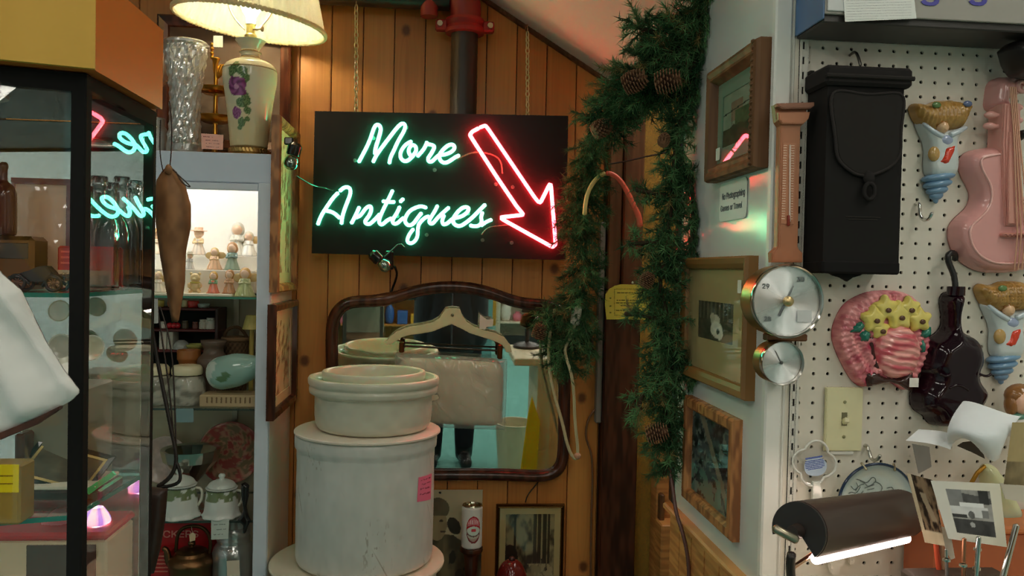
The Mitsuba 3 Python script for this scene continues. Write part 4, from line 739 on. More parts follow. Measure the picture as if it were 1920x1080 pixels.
# second shelf: rack with jars, baskets, pots
Z2 = zsh[1] + .0008
rk = thing('spice_rack', 'dark red little shelf rack on the second cabinet shelf', 'rack'); rx0, rx1 = hy(262, 600, 2.55)[0], hy(410, 600, 2.55)[0]; rz = [hy(340, y, 2.55)[2] for y in (577, 617, 656)]
RC = c(84, 26, 24)
for xx in (rx0, rx1 - .010): part(rk, 'side', box(xx, xx + .010, 2.545, 2.64, Z2, rz[0], .002), 'v_satin', c(46, 20, 18), smooth=False)
for z in rz: part(rk, 'shelf', box(rx0, rx1, 2.548, 2.64, z - .008, z - .0002, .002), 'v_satin', RC, smooth=False)
part(rk, 'back', box(rx0, rx1, 2.641, 2.646, Z2, rz[0]), 'v_matte', c(34, 38, 36), smooth=False)
jar = [(0, 0), (.40, .0), (.42, .06), (.42, .7), (.34, .8), (.36, .84), (.36, 1), (0, 1)]
for px, b_, t_, col, nm in ((306, 0, 604, c(228, 220, 210), 'white round jar on the rack beside the cords'), (347, 0, 602, c(84, 72, 54), 'brown jar left of the two white ones on the rack'), (366, 0, 604, c(104, 56, 46), 'red brown jar on the rack'), (381, 0, 599, c(196, 186, 170), 'white jar with a dark band on the rack'), (395, 0, 596, c(206, 200, 188), 'white jar at the right end of the rack')):
    lathed('spice_jar', nm, 'jar', px, 617, t_, 2.57, jar, 'v_gloss', col, n=24, base=rz[1])
for i, (px, py, col) in enumerate(((318, 611, c(190, 36, 46)), (326, 610, c(196, 40, 50)), (333, 612, c(180, 30, 40)))): one('red_bauble', ['left', 'middle', 'right'][i] + ' red bauble of three on the rack', 'bauble', mv(ell(0, 0, 0, .009), hy(px, py, 2.565)[0], 2.565, rz[1] + .0092), 'v_gloss', col, smooth=True)
for px, t_, col, nm, w in ((300, 564, c(210, 180, 90), 'yellow little tub on top of the rack', .6), (322, 566, c(206, 120, 80), 'orange little tub on top of the rack', .7), (345, 563, c(222, 206, 160), 'cream little pot on top of the rack', .6), (362, 564, c(206, 56, 50), 'red little pot on top of the rack', .8), (382, 569, c(190, 196, 190), 'pale little dish on top of the rack', 1.4)):
    lathed('small_pot', nm, 'pot', px, 577, t_, 2.57, [(0, 0), (w * .7, 0), (w, .8), (w * .9, 1), (0, .9)], 'v_gloss', col, n=24, base=rz[0])
for px0, px1, t_, col, nm in ((298, 312, 620, c(196, 190, 176), 'pale book standing on the low rack shelf'), (313, 324, 622, c(176, 172, 160), 'grey book standing on the low rack shelf')):
    a, d = hy(px0, 655, 2.56), hy(px1, t_, 2.56); one('book', nm, 'book', box(a[0], d[0], 2.56, 2.62, rz[2], d[2], .001), 'v_matte', col, smooth=False)
lathed('glass_bowl', 'small upturned glass bowl on the low rack shelf', 'bowl', 340, 655, 638, 2.575, [(.9, 0), (.88, .3), (.6, .8), (.2, 1), (0, 1), (0, .95), (.2, .94), (.55, .76), (.83, .3), (.85, 0)], 'v_gloss', c(150, 152, 146), n=28, base=rz[2])
lathed('small_dish', 'yellow green dish on the low rack shelf', 'dish', 369, 656, 646, 2.57, [(0, 0), (1.0, 0), (1.9, .7), (2.0, 1), (1.8, .8), (0, .4)], 'v_gloss', c(180, 178, 100), n=28, base=rz[2])
def basket(label, px, b_, t_, Y, prof, base, wrap=34, dark=c(66, 50, 36), light=c(120, 96, 70)):
    bb, t = hy(px, b_, Y), hy(px, t_, Y); h = t[2] - base; k = thing('woven_basket', label, 'basket'); m = lathe(smooth_prof(prof, 60), 72); a = np.arctan2(m.vertices[:, 1], m.vertices[:, 0])
    wv = np.sin(a * wrap / 2) * np.cos(m.vertices[:, 2] * 60); m.vertices[:, :2] *= (1 + .03 * wv)[:, None]; part(k, 'body', mv(scl(m, h), bb[0], Y, base), 'v_matte', lerp(dark, light, np.clip(.5 + .5 * wv, 0, 1)), smooth=True); return k, bb, h
k, bb, h = basket('tall dark woven basket with a rolled rim at the right of the second shelf', 440, 765, 626, 2.60, [(0, .02), (.16, 0), (.17, .03), (.19, .5), (.205, .9), (.20, .93), (.18, .92), (.17, .8), (0, .78)], Z2)
part(k, 'rim', mv(tube(np.c_[.205 * h * np.cos(A_ := np.linspace(0, 2 * np.pi, 40, endpoint=False)), .205 * h * np.sin(A_), 0 * A_], .007, 8, closed=True), bb[0], 2.60, Z2 + .92 * h), 'v_matte', c(130, 104, 76), smooth=True, label='pale rolled rim')
part(k, 'handle', mv(tube(curve([(-.03, 0, 0), (-.02, -.02, .03), (.01, -.02, .042), (.03, 0, .02), (.04, 0, 0)], 24), .005, 7), bb[0], 2.59, Z2 + .9 * h), 'v_matte', c(96, 72, 50), smooth=True)
lathed('stoneware_jar', 'brown shouldered stoneware jar behind the pale teal vase', 'jar', 399, 765, 652, 2.50, [(0, 0), (.19, 0), (.24, .15), (.265, .45), (.25, .68), (.16, .80), (.155, .86), (.20, .93), (.205, 1), (.17, .98), (.13, .85), (0, .8)], 'v_satin', c(92, 76, 64), base=Z2)
lathed('flower_pot', 'small terracotta pot behind the glass jar', 'pot', 353, 765, 672, 2.513, [(0, 0), (.15, 0), (.2, .78), (.225, .8), (.225, 1), (.2, 1), (.18, .8), (0, .75)], 'v_satin', c(150, 92, 44), base=Z2)
for px, Y, nm in ((350, 2.43, 'glass biscuit jar with a cream lid on the second cabinet shelf'), (288, 2.43, 'glass biscuit jar with a cream lid half behind the strap')):
    k = thing('biscuit_jar', nm, 'jar'); b_, t_ = hy(px, 765, Y), hy(px, 690, Y); h = t_[2] - b_[2]
    part(k, 'body', mv(scl(lathe(smooth_prof([(0, 0), (.38, 0), (.43, .1), (.45, .35), (.41, .6), (.36, .7), (.34, .71), (.0, .72)], 40), 40), h), b_[0], Y, Z2), 'v_gloss', lambda v: lerp(c(120, 116, 104), c(176, 172, 158), sst(.35, .6, meshkit.fbm(v * 60, 2))), smooth=True, label='pressed glass body'); part(k, 'lid', mv(scl(lathe(smooth_prof([(0, .99), (.30, .97), (.36, .9), (.37, .8), (.36, .74), (.0, .73)], 24), 40), h), b_[0], Y, Z2), 'v_gloss', c(226, 214, 176), smooth=True, label='cream lid')
# teal vase lying in a pale tray
k = one('pottery_vase', 'pale teal vase with raised white flowers lying on its side', 'vase', (lambda m: mv(rot(rot(m, 76, (0, 1, 0)), -12), *hy(396, 704, 2.42)))(scl(lathe(smooth_prof([(0, -.02), (.16, -.01), (.25, .06), (.30, .22), (.30, .45), (.25, .7), (.18, .88), (.16, 1), (.13, 1), (.15, .88), (.0, .8)], 60), 64), .158)), 'v_gloss',
    lambda v: (lambda w, g: np.where((w > .55)[:, None], c(196, 206, 196), np.where((g > .60)[:, None], c(92, 122, 84), lerp(c(126, 166, 156), c(160, 190, 176), meshkit.fbm(v * 18, 2)))))(sst(.0, .04, hy(425, 700, 2.42)[0] - v[:, 0]) * meshkit.fbm(v * 45, 2, 3) * 1.5, sst(.06, .0, np.hypot(v[:, 0] - hy(422, 705, 2.4)[0], v[:, 2] - hy(422, 705, 2.4)[2])) * (.4 + .6 * meshkit.noise(v * 70))), smooth=True)
a, d = hy(372, 764, 2.37), hy(480, 742, 2.37); k = thing('wooden_tray', 'pale wooden tray with a notched edge under the teal vase', 'tray'); part(k, 'board', box(a[0], d[0], 2.375, 2.47, Z2, d[2], .003), 'v_satin', c(176, 152, 116), smooth=False)
part(k, 'notch', cat_([box(x, x + .004, 2.3738, 2.3755, Z2 + .012, d[2] - .006) for x in np.arange(a[0] + .02, d[0] - .01, .013)]), 'v_matte', c(120, 98, 70), smooth=False)
k = thing('night_lamp', 'tiny table lamp with a yellow shade at the right of the second shelf', 'lamp'); b_ = hy(472, 617, 2.58); part(k, 'shade', mv(lathe([(.028, 0), (.017, .042), (.016, .042), (.027, 0)], 28), b_[0], 2.58, b_[2]), 'v_satin', c(232, 216, 130), smooth=30); part(k, 'stand', cat_([cyl([b_[0], 2.58, Z2 + .01], [b_[0], 2.58, b_[2] + .03], .007, n=12), cyl([b_[0], 2.58, Z2], [b_[0], 2.58, Z2 + .012], .022, n=20)]), 'v_satin', c(190, 170, 90), smooth=30)
pcard('price_card', 'pale blue card hanging from the edge of the second cabinet shelf', [(330, 766), (363, 766), (363, 792), (330, 792)], 2.352, c(120, 146, 150), 'card')
# third shelf: plates, tureens, iron figure
Z3 = zsh[2] + .0008
def floral(x, y, rr, cc):
    t = meshkit.fbm(np.c_[x * 7, y * 7, 0 * x], 3, 6); return np.where((t > .56)[:, None], c(150, 66, 62), np.where((t < .40)[:, None], c(120, 106, 76), c(170, 128, 104)))
plate('plate', 'large plate with a red flower pattern standing on the third cabinet shelf', 432, 848, 58, 2.61, 8, c(170, 120, 100), rel=floral); labels
plate('plate', 'pinkish plate standing half behind the leather strap', 310, 862, 44, 2.60, 8, c(190, 166, 156), rel=lambda x, y, r, cc: lerp(c(160, 140, 132), c(206, 182, 172), meshkit.fbm(np.c_[x * 5, y * 5, 0 * x], 2)))
def tureen(label, px, b_, t_, Y, w):
    bb, t = hy(px, b_, Y), hy(px, t_, Y); h = t[2] - bb[2]; k = thing('china_teapot', label, 'teapot'); m = lathe(smooth_prof([(0, 0), (.40 * w, 0), (.44 * w, .03), (.40 * w, .10), (.37 * w, .35), (.34 * w, .62), (.36 * w, .68), (.0, .69)], 60), 72)
    a = np.arctan2(m.vertices[:, 1], m.vertices[:, 0]); m.vertices[:, :2] *= (1 + .05 * np.cos(a * 8) * sst(.2, 0, m.vertices[:, 2]))[:, None]
    z = m.vertices[:, 2]; roses = (meshkit.fbm(np.c_[a * 3, z * 11, 0 * a], 2, 8) > .46) & (z > .40) & (z < .64); rim = np.abs(z - .645 + .01 * np.sin(a * 8)) < .012
    part(k, 'body', mv(scl(m, h), bb[0], Y, Z3), 'v_gloss', np.where(rim[:, None], c(40, 40, 36), np.where(roses[:, None], c(116, 128, 92), c(214, 216, 210))), smooth=True, label='white body with a band of green roses')
    part(k, 'lid', mv(scl(lathe(smooth_prof([(0, 1), (.06, .99), (.08, .94), (.05, .89), (.12, .86), (.28 * w, .78), (.33 * w, .70), (0, .695)], 30), 48), h), bb[0], Y, Z3), 'v_gloss', c(206, 212, 204), smooth=True)
    part(k, 'handle', mv(scl(tube(curve([(.34 * w, 0, .6), (.44 * w, 0, .58), (.46 * w, 0, .38), (.37 * w, 0, .22)], 20), .03, 8), h), bb[0], Y, Z3), 'v_gloss', c(208, 206, 190), smooth=True)
tureen('white teapot with a band of green roses, left of the pair on the third shelf', 335, 977, 888, 2.40, 1.0); tureen('white teapot with a band of green roses, right of the pair on the third shelf', 415, 972, 892, 2.40, 1.0)
k = one('cut_glass', 'sparkling cut glass dish behind the left teapot', 'glass', (lambda m: mv(m, hy(358, 850, 2.50)[0], 2.50, Z3))(scl(lathe([(0, 0), (.25, 0), (.1, .15), (.1, .4), (.45, .8), (.5, 1), (.42, .98), (.08, .5), (0, .48)], 14), hy(358, 838, 2.52)[2] - Z3)), 'v_chrome', c(190, 188, 180), smooth=False)
fp = PY(2.342).poly([(452, 908), (460, 904), (467, 910), (466, 930), (462, 950), (466, 968), (470, 975), (460, 1000), (455, 1000), (456, 985), (444, 974), (452, 966), (456, 955), (452, 930)])
one('iron_figure', 'small black iron figure hanging at the cabinet edge by the right teapot', 'figure', PY(2.342).put(inflate(fp, .010, .008, .003, .003)), 'v_gloss', c(22, 20, 20), smooth=True)
pcard('price_card', 'white card with faint writing hanging from the third cabinet shelf', [(396, 975), (430, 973), (428, 1010), (396, 1012)], 2.352, c(196, 202, 194), 'card', rows=[(.25, .15, .8), (.5, .15, .85), (.75, .15, .7)], ink=c(130, 130, 126))
# bottom: red cartons, kettle, glass jar
Z4 = .561; a, d = hy(270, 1075, 2.50), hy(398, 978, 2.50); k = thing('carton', 'red carton lettered CKERS in the bottom of the white cabinet', 'carton'); part(k, 'body', box(a[0], d[0], 2.50, 2.62, Z4, d[2], .002), 'v_satin', c(176, 26, 30), smooth=False)
m = txt('CKERS', .030, .0008, True); w0 = m.bounds[1, 0]; l0, l1 = hy(304, 1008, 2.498), hy(372, 1008, 2.498); m = scl(m, (l1[0] - l0[0]) / w0, .66, 1); part(k, 'lettering', PY(2.4995).put(m, l0[0], l0[2]), 'v_matte', c(214, 140, 130), smooth=False, label='pale letters CKERS')
a, d = hy(286, 1078, 2.44), hy(318, 1036, 2.44); k = thing('carton', 'small red carton with pale lines left of the kettle', 'carton'); part(k, 'body', box(a[0], d[0], 2.44, 2.49, Z4, d[2], .001), 'v_satin', c(164, 34, 32), smooth=False)
part(k, 'print_line', cat_([box(a[0] + .004, d[0] - .004, 2.4385, 2.4405, d[2] - .012 - .011 * i, d[2] - .008 - .011 * i) for i in range(5)]), 'v_matte', c(206, 120, 106), smooth=False)
kt = thing('kettle', 'brown copper kettle with a bail handle in the bottom of the white cabinet', 'kettle'); kp, ktop = hy(358, 1120, 2.42), hy(358, 1030, 2.42); kh = ktop[2] - Z4
part(kt, 'body', mv(lathe(smooth_prof([(0, 0), (.053, 0), (.058, .01), (.058, kh - .06), (.061, kh - .045), (.064, kh - .035), (.058, kh - .022), (.045, kh - .010), (.042, kh - .004), (0, kh - .004)], 50), 48), kp[0], 2.42, Z4), 'v_metal', c(126, 92, 62), smooth=True)
part(kt, 'lid', mv(lathe(smooth_prof([(0, .028), (.008, .027), (.011, .02), (.006, .013), (.02, .010), (.036, .004), (.042, 0), (0, 0)], 24), 36), kp[0], 2.42, Z4 + kh - .0035), 'v_metal', c(110, 84, 58), smooth=True)
hk = [hy(x, y, 2.42) for x, y in ((330, 1035), (335, 1000), (350, 988), (380, 990), (394, 1012), (392, 1038))]; part(kt, 'handle', tube(curve(hk, 30), .005, 8), 'v_metal', c(90, 66, 46), smooth=True)
part(kt, 'spout', tube(curve([hy(x, y, 2.41) for x, y in ((325, 1062), (316, 1050), (312, 1032), (306, 1028))], 16), np.linspace(.012, .007, 16), 10), 'v_metal', c(112, 84, 58), smooth=True)
k = thing('price_tag', 'small cream tag hanging on the kettle handle', 'tag'); part(k, 'paper', PY(2.405).put(trimesh.creation.extrude_polygon(Polygon(PY(2.405).poly([(356, 1016), (355, 1002), (361, 998), (367, 1002), (366, 1013)])), .0008, engine='earcut')), 'v_matte', c(224, 196, 160), smooth=False); part(k, 'string', tube([hy(361, 999, 2.405), hy(359, 988, 2.414)], .0006, 5), 'v_matte', c(200, 190, 170), smooth=True)
k = thing('glass_jar', 'large clear glass jar with a ribbed neck at the right of the cabinet bottom', 'jar'); jb, jt = hy(436, 1120, 2.44), hy(436, 986, 2.44); jh = jt[2] - Z4; jr = .058
part(k, 'body', mv(lathe(smooth_prof([(0, .002), (jr - .01, 0), (jr, .01), (jr, jh - .075), (jr - .006, jh - .055), (jr - .014, jh - .044), (jr - .010, jh - .034), (jr - .014, jh - .026), (jr - .010, jh - .018), (jr - .013, jh - .004), (jr - .014, jh), (jr - .018, jh), (jr - .018, jh - .04), (jr - .005, jh - .075), (jr - .005, .012), (0, .008)], 90), 48), jb[0], 2.44, Z4), 'crystal', smooth=True)
pcard('price_card', 'cream card leaning on the large glass jar', [(425, 1052), (449, 1050), (450, 1084), (426, 1084)], 2.375, c(216, 200, 178), 'card')
# ---------------------------------------------------------------- on top of the cabinet
LX, LY = hy(468, 200, 2.42)[0], 2.42; lz = lambda y: hy(468, y, LY)[2]; zb_ = ZT + .0005; H = lambda y: lz(y) - zb_
lm = thing('table_lamp', 'porcelain table lamp painted with purple roses, lit under a pleated cream shade', 'lamp')
part(lm, 'base', mv(lathe([(0, 0), (.058, 0), (.060, .004), (.057, .010), (.052, .013), (.054, .018), (.050, .022), (0, .022)], 64), LX, LY, zb_), 'v_metal', c(150, 116, 66), smooth=30, label='gilt fluted base')
fl = cat_([mv(rot(rot(obox((0, 0, 0), (.004, .008, .020), .001), 25, (1, 0, 0)), math.degrees(t)), LX + .054 * math.cos(t), LY + .054 * math.sin(t), zb_ + .012) for t in np.arange(36) * math.pi / 18]); part(lm, 'fluting', fl, 'v_metal', c(190, 160, 100), smooth=False)
pr_ = smooth_prof([(0, .022), (.047, .022), (.051, .03), (.054, .06), (.060, .12), (.068, .18), (.0745, .225), (.0745, .242), (.068, .258), (.050, .270), (.030, .277), (.026, .282), (.026, .292), (.031, .296), (.024, .302), (.036, .322), (.042, .330), (.0, .331)], 150); body = lathe(pr_, 150)
def lampcol(v):
    x, y, z = v[:, 0] - LX, v[:, 1] - LY, v[:, 2] - zb_; a = np.arctan2(x + .155 * -y * 0, -y) ; s = a * .066
    cc = lerp(c(222, 214, 184), c(214, 196, 150), sst(.2, .04, z)); nz = meshkit.fbm(np.c_[s * 60, z * 60, 0 * z], 3, 5)
    def blob(sx, z0, r, col, col2, wob=.5):
        d = np.hypot(s - sx, z - z0) / r + wob * (nz - .5); m = d < 1; ptl = .5 + .5 * np.sin(np.arctan2(z - z0, s - sx) * 5 + d * 9); cc[m] = lerp(col, col2, np.clip(ptl, 0, 1))[m]
    G1, G2 = c(52, 84, 44), c(120, 146, 96)
    for sx, z0, r in ((-.030, .232, .014), (-.004, .226, .014), (.004, .208, .012), (.006, .148, .012), (-.012, .144, .013), (.008, .122, .010), (-.008, .09, .014), (.006, .098, .008), (-.034, .20, .009), (-.016, .075, .008), (.002, .16, .01), (-.022, .245, .010)): blob(sx, z0, r, G1, G2, .9)
    blob(-.020, .186, .027, c(96, 30, 84), c(156, 82, 140)); blob(-.022, .186, .008, c(190, 130, 170), c(206, 150, 180)); blob(-.026, .116, .015, c(110, 44, 100), c(170, 100, 150))
    for z0, w in ((.2455, .0022), (.281, .003), (.298, .003), (.026, .003)): m = np.abs(z - z0) < w; cc[m] = c(126, 100, 56)
    return cc
part(lm, 'body', mv(body, LX, LY, zb_), 'v_gloss', lampcol, smooth=True, label='porcelain body with purple roses')
part(lm, 'socket', mv(lathe([(0, .331), (.016, .331), (.017, .345), (.012, .35), (.012, .372), (.015, .376), (.0, .378)], 24), LX, LY, zb_), 'v_metal', c(206, 186, 130), smooth=30, label='brass socket')
part(lm, 'switch', cat_([cyl([LX + .01, LY - .01, zb_ + .36], [LX + .034, LY - .02, zb_ + .36], .003, n=8), ell(LX + .036, LY - .021, zb_ + .36, .005, .005, .009, 1)]), 'v_satin', c(150, 130, 90), smooth=30)
bulbz = zb_ + .425; part(lm, 'bulb', mv(lathe(smooth_prof([(0, -.048), (.012, -.045), (.014, -.03), (.024, -.012), (.030, .006), (.025, .024), (.012, .034), (0, .036)], 24), 24), LX, LY, bulbz), 'v_matte', c(250), smooth=True, emitter=emit(BULB), label='glowing bulb')
part(lm, 'harp', cat_([tube(curve([(LX + sx * .016, LY, zb_ + .36), (LX + sx * .06, LY, zb_ + .42), (LX + sx * .055, LY, zb_ + .54), (LX, LY, zb_ + .62)], 24), .0022, 6) for sx in (-1, 1)]), 'v_metal', c(200, 180, 130), smooth=True)
npl = 84; a = np.linspace(0, 2 * np.pi, npl * 4, endpoint=False); sv, sf = [], []; hs = .30; rb_, rt_ = .2055, .114; rows = 10
for i in range(rows):
    t = i / (rows - 1); r = (rb_ * (1 - t) + rt_ * t) * (1 + .010 * np.cos(a * npl)); sv.append(np.c_[r * np.cos(a), r * np.sin(a), np.full(len(a), t * hs)])
n_ = len(a)
for i in range(rows - 1):
    for j in range(n_): l = (j + 1) % n_; sf += [(i * n_ + j, i * n_ + l, (i + 1) * n_ + l), (i * n_ + j, (i + 1) * n_ + l, (i + 1) * n_ + j)]
shm = trimesh.Trimesh(np.vstack(sv), np.array(sf), process=False); zsb = H(41); tiltm = lambda m: mv(rot(rot(m, 6.0, (0, 1, 0)), 2, (1, 0, 0)), LX, LY, zb_ + zsb)
kS = part(lm, 'shade', tiltm(shm), 'v_shade', c(250, 236, 204), smooth=True, label='pleated cream fabric shade')
t = np.linspace(0, 2 * np.pi, 700, endpoint=False); rf = tube(np.c_[(rb_ + .003) * np.cos(t), (rb_ + .003) * np.sin(t), -.004 + .0035 * np.sin(t * 110)], .0052, 6, closed=True); part(kS, 'ruffle', tiltm(rf), 'v_shade', c(238, 220, 176), smooth=True, label='ruffled trim')
rg = tube(np.c_[rt_ * np.cos(t[::10]), rt_ * np.sin(t[::10]), 0 * t[::10] + hs], .003, 6, closed=True); part(kS, 'ring', tiltm(cat_([rg] + [tube([(rt_ * math.cos(q), rt_ * math.sin(q), hs), (0, 0, hs - .01)], .002, 5) for q in (0, 2.09, 4.19)])), 'v_metal', c(180, 160, 120), smooth=True)
# cut crystal vase
vx = hy(347, 200, 2.43)[0]; vh = hy(347, 76, 2.43)[2] - ZT; na = 64; A_ = np.linspace(0, 2 * np.pi, na, endpoint=False); vp = smooth_prof([(.046, 0), (.050, .01), (.050, .12 * vh), (.044, .3 * vh), (.0445, .5 * vh), (.053, .72 * vh), (.0615, .88 * vh), (.0635, .97 * vh)], 56)
def vring(r, z, cut): return np.c_[r * (1 - cut * (np.abs(np.sin(A_ * 8 + z * 55)) * .5 + np.abs(np.sin(A_ * 8 - z * 55)) * .5) - (.03 if cut else 0) * (np.abs(((A_ * 16 / (2 * np.pi)) % 1) - .5))) * np.cos(A_), r * (1 - cut * (np.abs(np.sin(A_ * 8 + z * 55)) * .5 + np.abs(np.sin(A_ * 8 - z * 55)) * .5)) * np.sin(A_), np.full(na, z)]
rings = [vring(.02, .0, 0)] + [vring(r, z, .12 if .03 < z < .95 * vh else .03) for r, z in vp] + [vring(.056, vh * .985, 0)] + [vring(r - .008, z, 0) for r, z in vp[::-4][:-1]] + [vring(.02, .014, 0)]
vv = np.vstack(rings + [[(0, 0, 0)], [(0, 0, .014)]]); vf = []
for i in range(len(rings) - 1):
    for j in range(na): l = (j + 1) % na; vf += [(i * na + j, i * na + l, (i + 1) * na + l), (i * na + j, (i + 1) * na + l, (i + 1) * na + j)]
m_ = len(vv); e_ = len(rings) - 1
for j in range(na): l = (j + 1) % na; vf += [(m_ - 2, l, j), (m_ - 1, e_ * na + j, e_ * na + l)]
one('crystal_vase', 'tall cut crystal vase on the cabinet left of the porcelain lamp', 'vase', mv(trimesh.Trimesh(vv, np.array(vf), process=False), vx, 2.43, ZT + .001), 'crystal', smooth=False)
# brass two-tier stand
bs = thing('brass_stand', 'two tier brass tray stand with a fan top behind the crystal vase', 'stand'); bx, by = hy(404, 200, 2.53)[0], 2.53; bz = lambda y: hy(404, y, by)[2]; BC = c(196, 142, 58)
for y_, r in ((166, .050), (219, .052)): part(bs, 'tray', mv(lathe(smooth_prof([(0, 0), (r * .5, 0), (r * .8, .006), (r, .018), (r * 1.02, .020), (r * .78, .010), (r * .5, .004), (0, .004)], 30), 48), bx, by, bz(y_ + 12)), 'v_chrome', BC, smooth=True)
part(bs, 'column', mv(lathe(smooth_prof([(0, 0), (.035, 0), (.036, .006), (.012, .012), (.008, .03), (.012, .05), (.006, .07), (.006, .11), (.010, .13), (.006, .15), (.006, bz(110) - ZT - .02), (.012, bz(110) - ZT), (0, bz(108) - ZT)], 70), 24), bx, by, ZT + .001), 'v_chrome', BC, smooth=True)
part(bs, 'fan', cat_([tube(curve([(bx, by, bz(150)), (bx + .02 * f, by - .004, bz(132)), (bx + .034 * f, by, bz(118 + abs(f - 1) * 8)), (bx + .05 * f, by, bz(118 + f * 8))], 16), .0028, 6) for f in (.3, .6, .9, 1.2, 1.5)]), 'v_chrome', BC, smooth=True)
part(bs, 'finial', cat_([ell(bx - .012, by, bz(y_), .006, .006, .0065, 1) for y_ in (84, 92, 100, 108)] + [tube([(bx - .012, by, bz(84)), (bx - .006, by, bz(135))], .002, 6)]), 'v_chrome', BC, smooth=True)
pcard('price_card', 'pink price card standing before the crystal vase and the lamp', [(377, 250), (419, 253), (418, 281), (378, 279)], 2.40, c(244, 186, 170), 'card', rows=[(.2, .1, .55), (.42, .2, .8), (.62, .2, .85), (.85, .15, .9)], ink=c(150, 80, 90))
pcard('price_tag', 'white tag hanging from the lamp shade behind the brass stand', [(400, 67), (418, 67), (418, 89), (400, 88)], 2.50, c(206, 196, 176), 'tag')
lathed('glass_jar', 'stout clear glass jar on the cabinet left of the crystal vase', 'jar', 288, 278, 208, 2.45, [(0, .0), (.32, 0), (.35, .1), (.34, .7), (.26, .82), (.28, .9), (.28, 1), (.25, 1), (.23, .84), (.30, .7), (.31, .1), (0, .06)], 'crystal', base=ZT + .001)
# big dark framed picture leaning behind the lamp
picture('framed_picture', 'large dark wood framed grey picture standing behind the porcelain lamp', Plane((0, 2.655, 0)), [(296, 279), (548, 42)], [(0, 0), (0, .022), (.006, .026), (.020, .018), (.030, .014), (.034, .006)], 'dark_wood', None, lambda u, v: lerp(c(56, 46, 40), c(104, 92, 80), fb(u, v, 3, 3)), 0, None, 40, glass=False)
# frames on the right side of the cabinet
def pale_print(u, v): return np.where((fb(u, v, 9, 7) > .60)[:, None], c(150, 110, 80), lerp(c(206, 180, 140), c(222, 200, 160), fb(u, v, 4, 2)))
SPl = PXr(CX + .001)
q = np.array(PXr(CX + .02).poly([(523, 548), (556, 252)])); picture('framed_picture', 'upper framed picture on the side of the white cabinet, green in the neon light', SPl, [(0, 0)], [(0, 0), (0, .020), (.004, .026), (.014, .022), (.020, .014), (.024, .006)], 'oak', None, pale_print, .02, c(196, 176, 130), 40, size=None) if False else None
def side_pic(label, p0, p1, print_fn, matc, prof, fm):
    q = np.array(PXr(CX + .022).poly([p0, p1])); w, h = abs(q[1, 0] - q[0, 0]), abs(q[1, 1] - q[0, 1]); cu, cv = q.mean(0); k = thing('framed_picture', label, 'picture'); part(k, 'frame', SPl.put(ring_frame(w, h, prof), cu, cv), fm, None, smooth=False)
    i, z = prof[-1]; iw, ih = w - 2 * i + .004, h - 2 * i + .004; part(k, 'mat', SPl.put(ring_frame(iw, ih, [(0, z), (0, z + .002), (.03, z + .002), (.03, z)]), cu, cv), 'v_gloss', matc, smooth=False); g, col = print_mesh(iw - .056, ih - .056, print_fn, 24); part(k, 'print', SPl.put(g, cu, cv, z + .0005), 'v_gloss', col, smooth=False)
    part(k, 'backing', SPl.put(mv(trimesh.creation.box((iw, ih, .003)), 0, 0, z - .003), cu, cv), 'brown_wood', smooth=False)
side_pic('upper framed picture on the side of the white cabinet, catching the green neon light', (519, 549), (560, 250), pale_print, c(206, 186, 140), [(0, 0), (0, .022), (.004, .027), (.016, .024), (.022, .016), (.026, .008)], 'oak')
side_pic('lower dark framed print on the side of the white cabinet', (513, 790), (559, 562), pale_print, c(216, 190, 150), [(0, 0), (0, .020), (.004, .024), (.018, .022), (.022, .012), (.024, .006)], 'dark_wood')
# ---------------------------------------------------------------- pictures on the white wall
def greenhouse(u, v):
    cc = lerp(c(150, 160, 140), c(110, 124, 108), fb(u, v, 4, 1)); m = (u > .30) & (u < .72) & (v > .45) & (v < .80); cc[m] = lerp(c(120, 96, 80), c(142, 120, 100), fb(u, v, 9, 3))[m]
    m = (v < .62) & (u > .45); cc[m] = lerp(c(44, 66, 40), c(86, 104, 74), fb(u, v, 10, 5))[m]; m = v < .30 + .1 * fb(u, v, 5, 8); cc[m] = lerp(c(40, 48, 32), c(66, 66, 44), fb(u, v, 9, 9))[m]
    m = (np.abs(v - .62 - .08 * u) < .012); cc[m] = c(40, 40, 34); m = (np.abs(u - .34) < .01) & (v > .3) & (v < .7); cc[m] = c(60, 60, 52); return cc
WPL = PX(XW)
def wall_pic(label, far_px, near_px, out, prof, fm, fcol, fn, matw, matc, tag=None, corner=None, flabel=None):
    fp = PX(XW - out); q = np.array(fp.poly([*far_px, *near_px])); fx, nx = q[:2, 0].mean(), q[2:, 0].mean(); z1, z0 = (q[0, 1] + q[2, 1]) / 2, (q[1, 1] + q[3, 1]) / 2
    w, h, cu, cv = nx - fx, z1 - z0, (fx + nx) / 2, (z0 + z1) / 2; k = thing('framed_picture', label, 'picture'); part(k, 'frame', WPL.put(ring_frame(w, h, prof), cu, cv), fm, fcol, smooth=False, label=flabel)
    i, z = prof[-1]; iw, ih = w - 2 * i + .004, h - 2 * i + .004
    if matw: part(k, 'mat', WPL.put(ring_frame(iw, ih, [(0, z), (0, z + .002), (matw, z + .002), (matw, z)]), cu, cv), 'v_matte', matc, smooth=False)
    g, col = print_mesh(iw - 2 * matw + .002, ih - 2 * matw + .002, fn, 80); part(k, 'print', WPL.put(g, cu, cv, z + .0004), 'v_matte', col, smooth=False)
    part(k, 'backing', WPL.put(mv(trimesh.creation.box((iw, ih, .003)), 0, 0, z - .004), cu, cv), 'brown_wood', smooth=False)
    part(k, 'glass', WPL.put(trimesh.Trimesh([(-iw / 2, -ih / 2, 0), (iw / 2, -ih / 2, 0), (iw / 2, ih / 2, 0), (-iw / 2, ih / 2, 0)], [(0, 1, 2), (0, 2, 3)], process=False), cu, cv, z + .005), 'glass_pane', smooth=False)
    return k, w, h, cu, cv, z
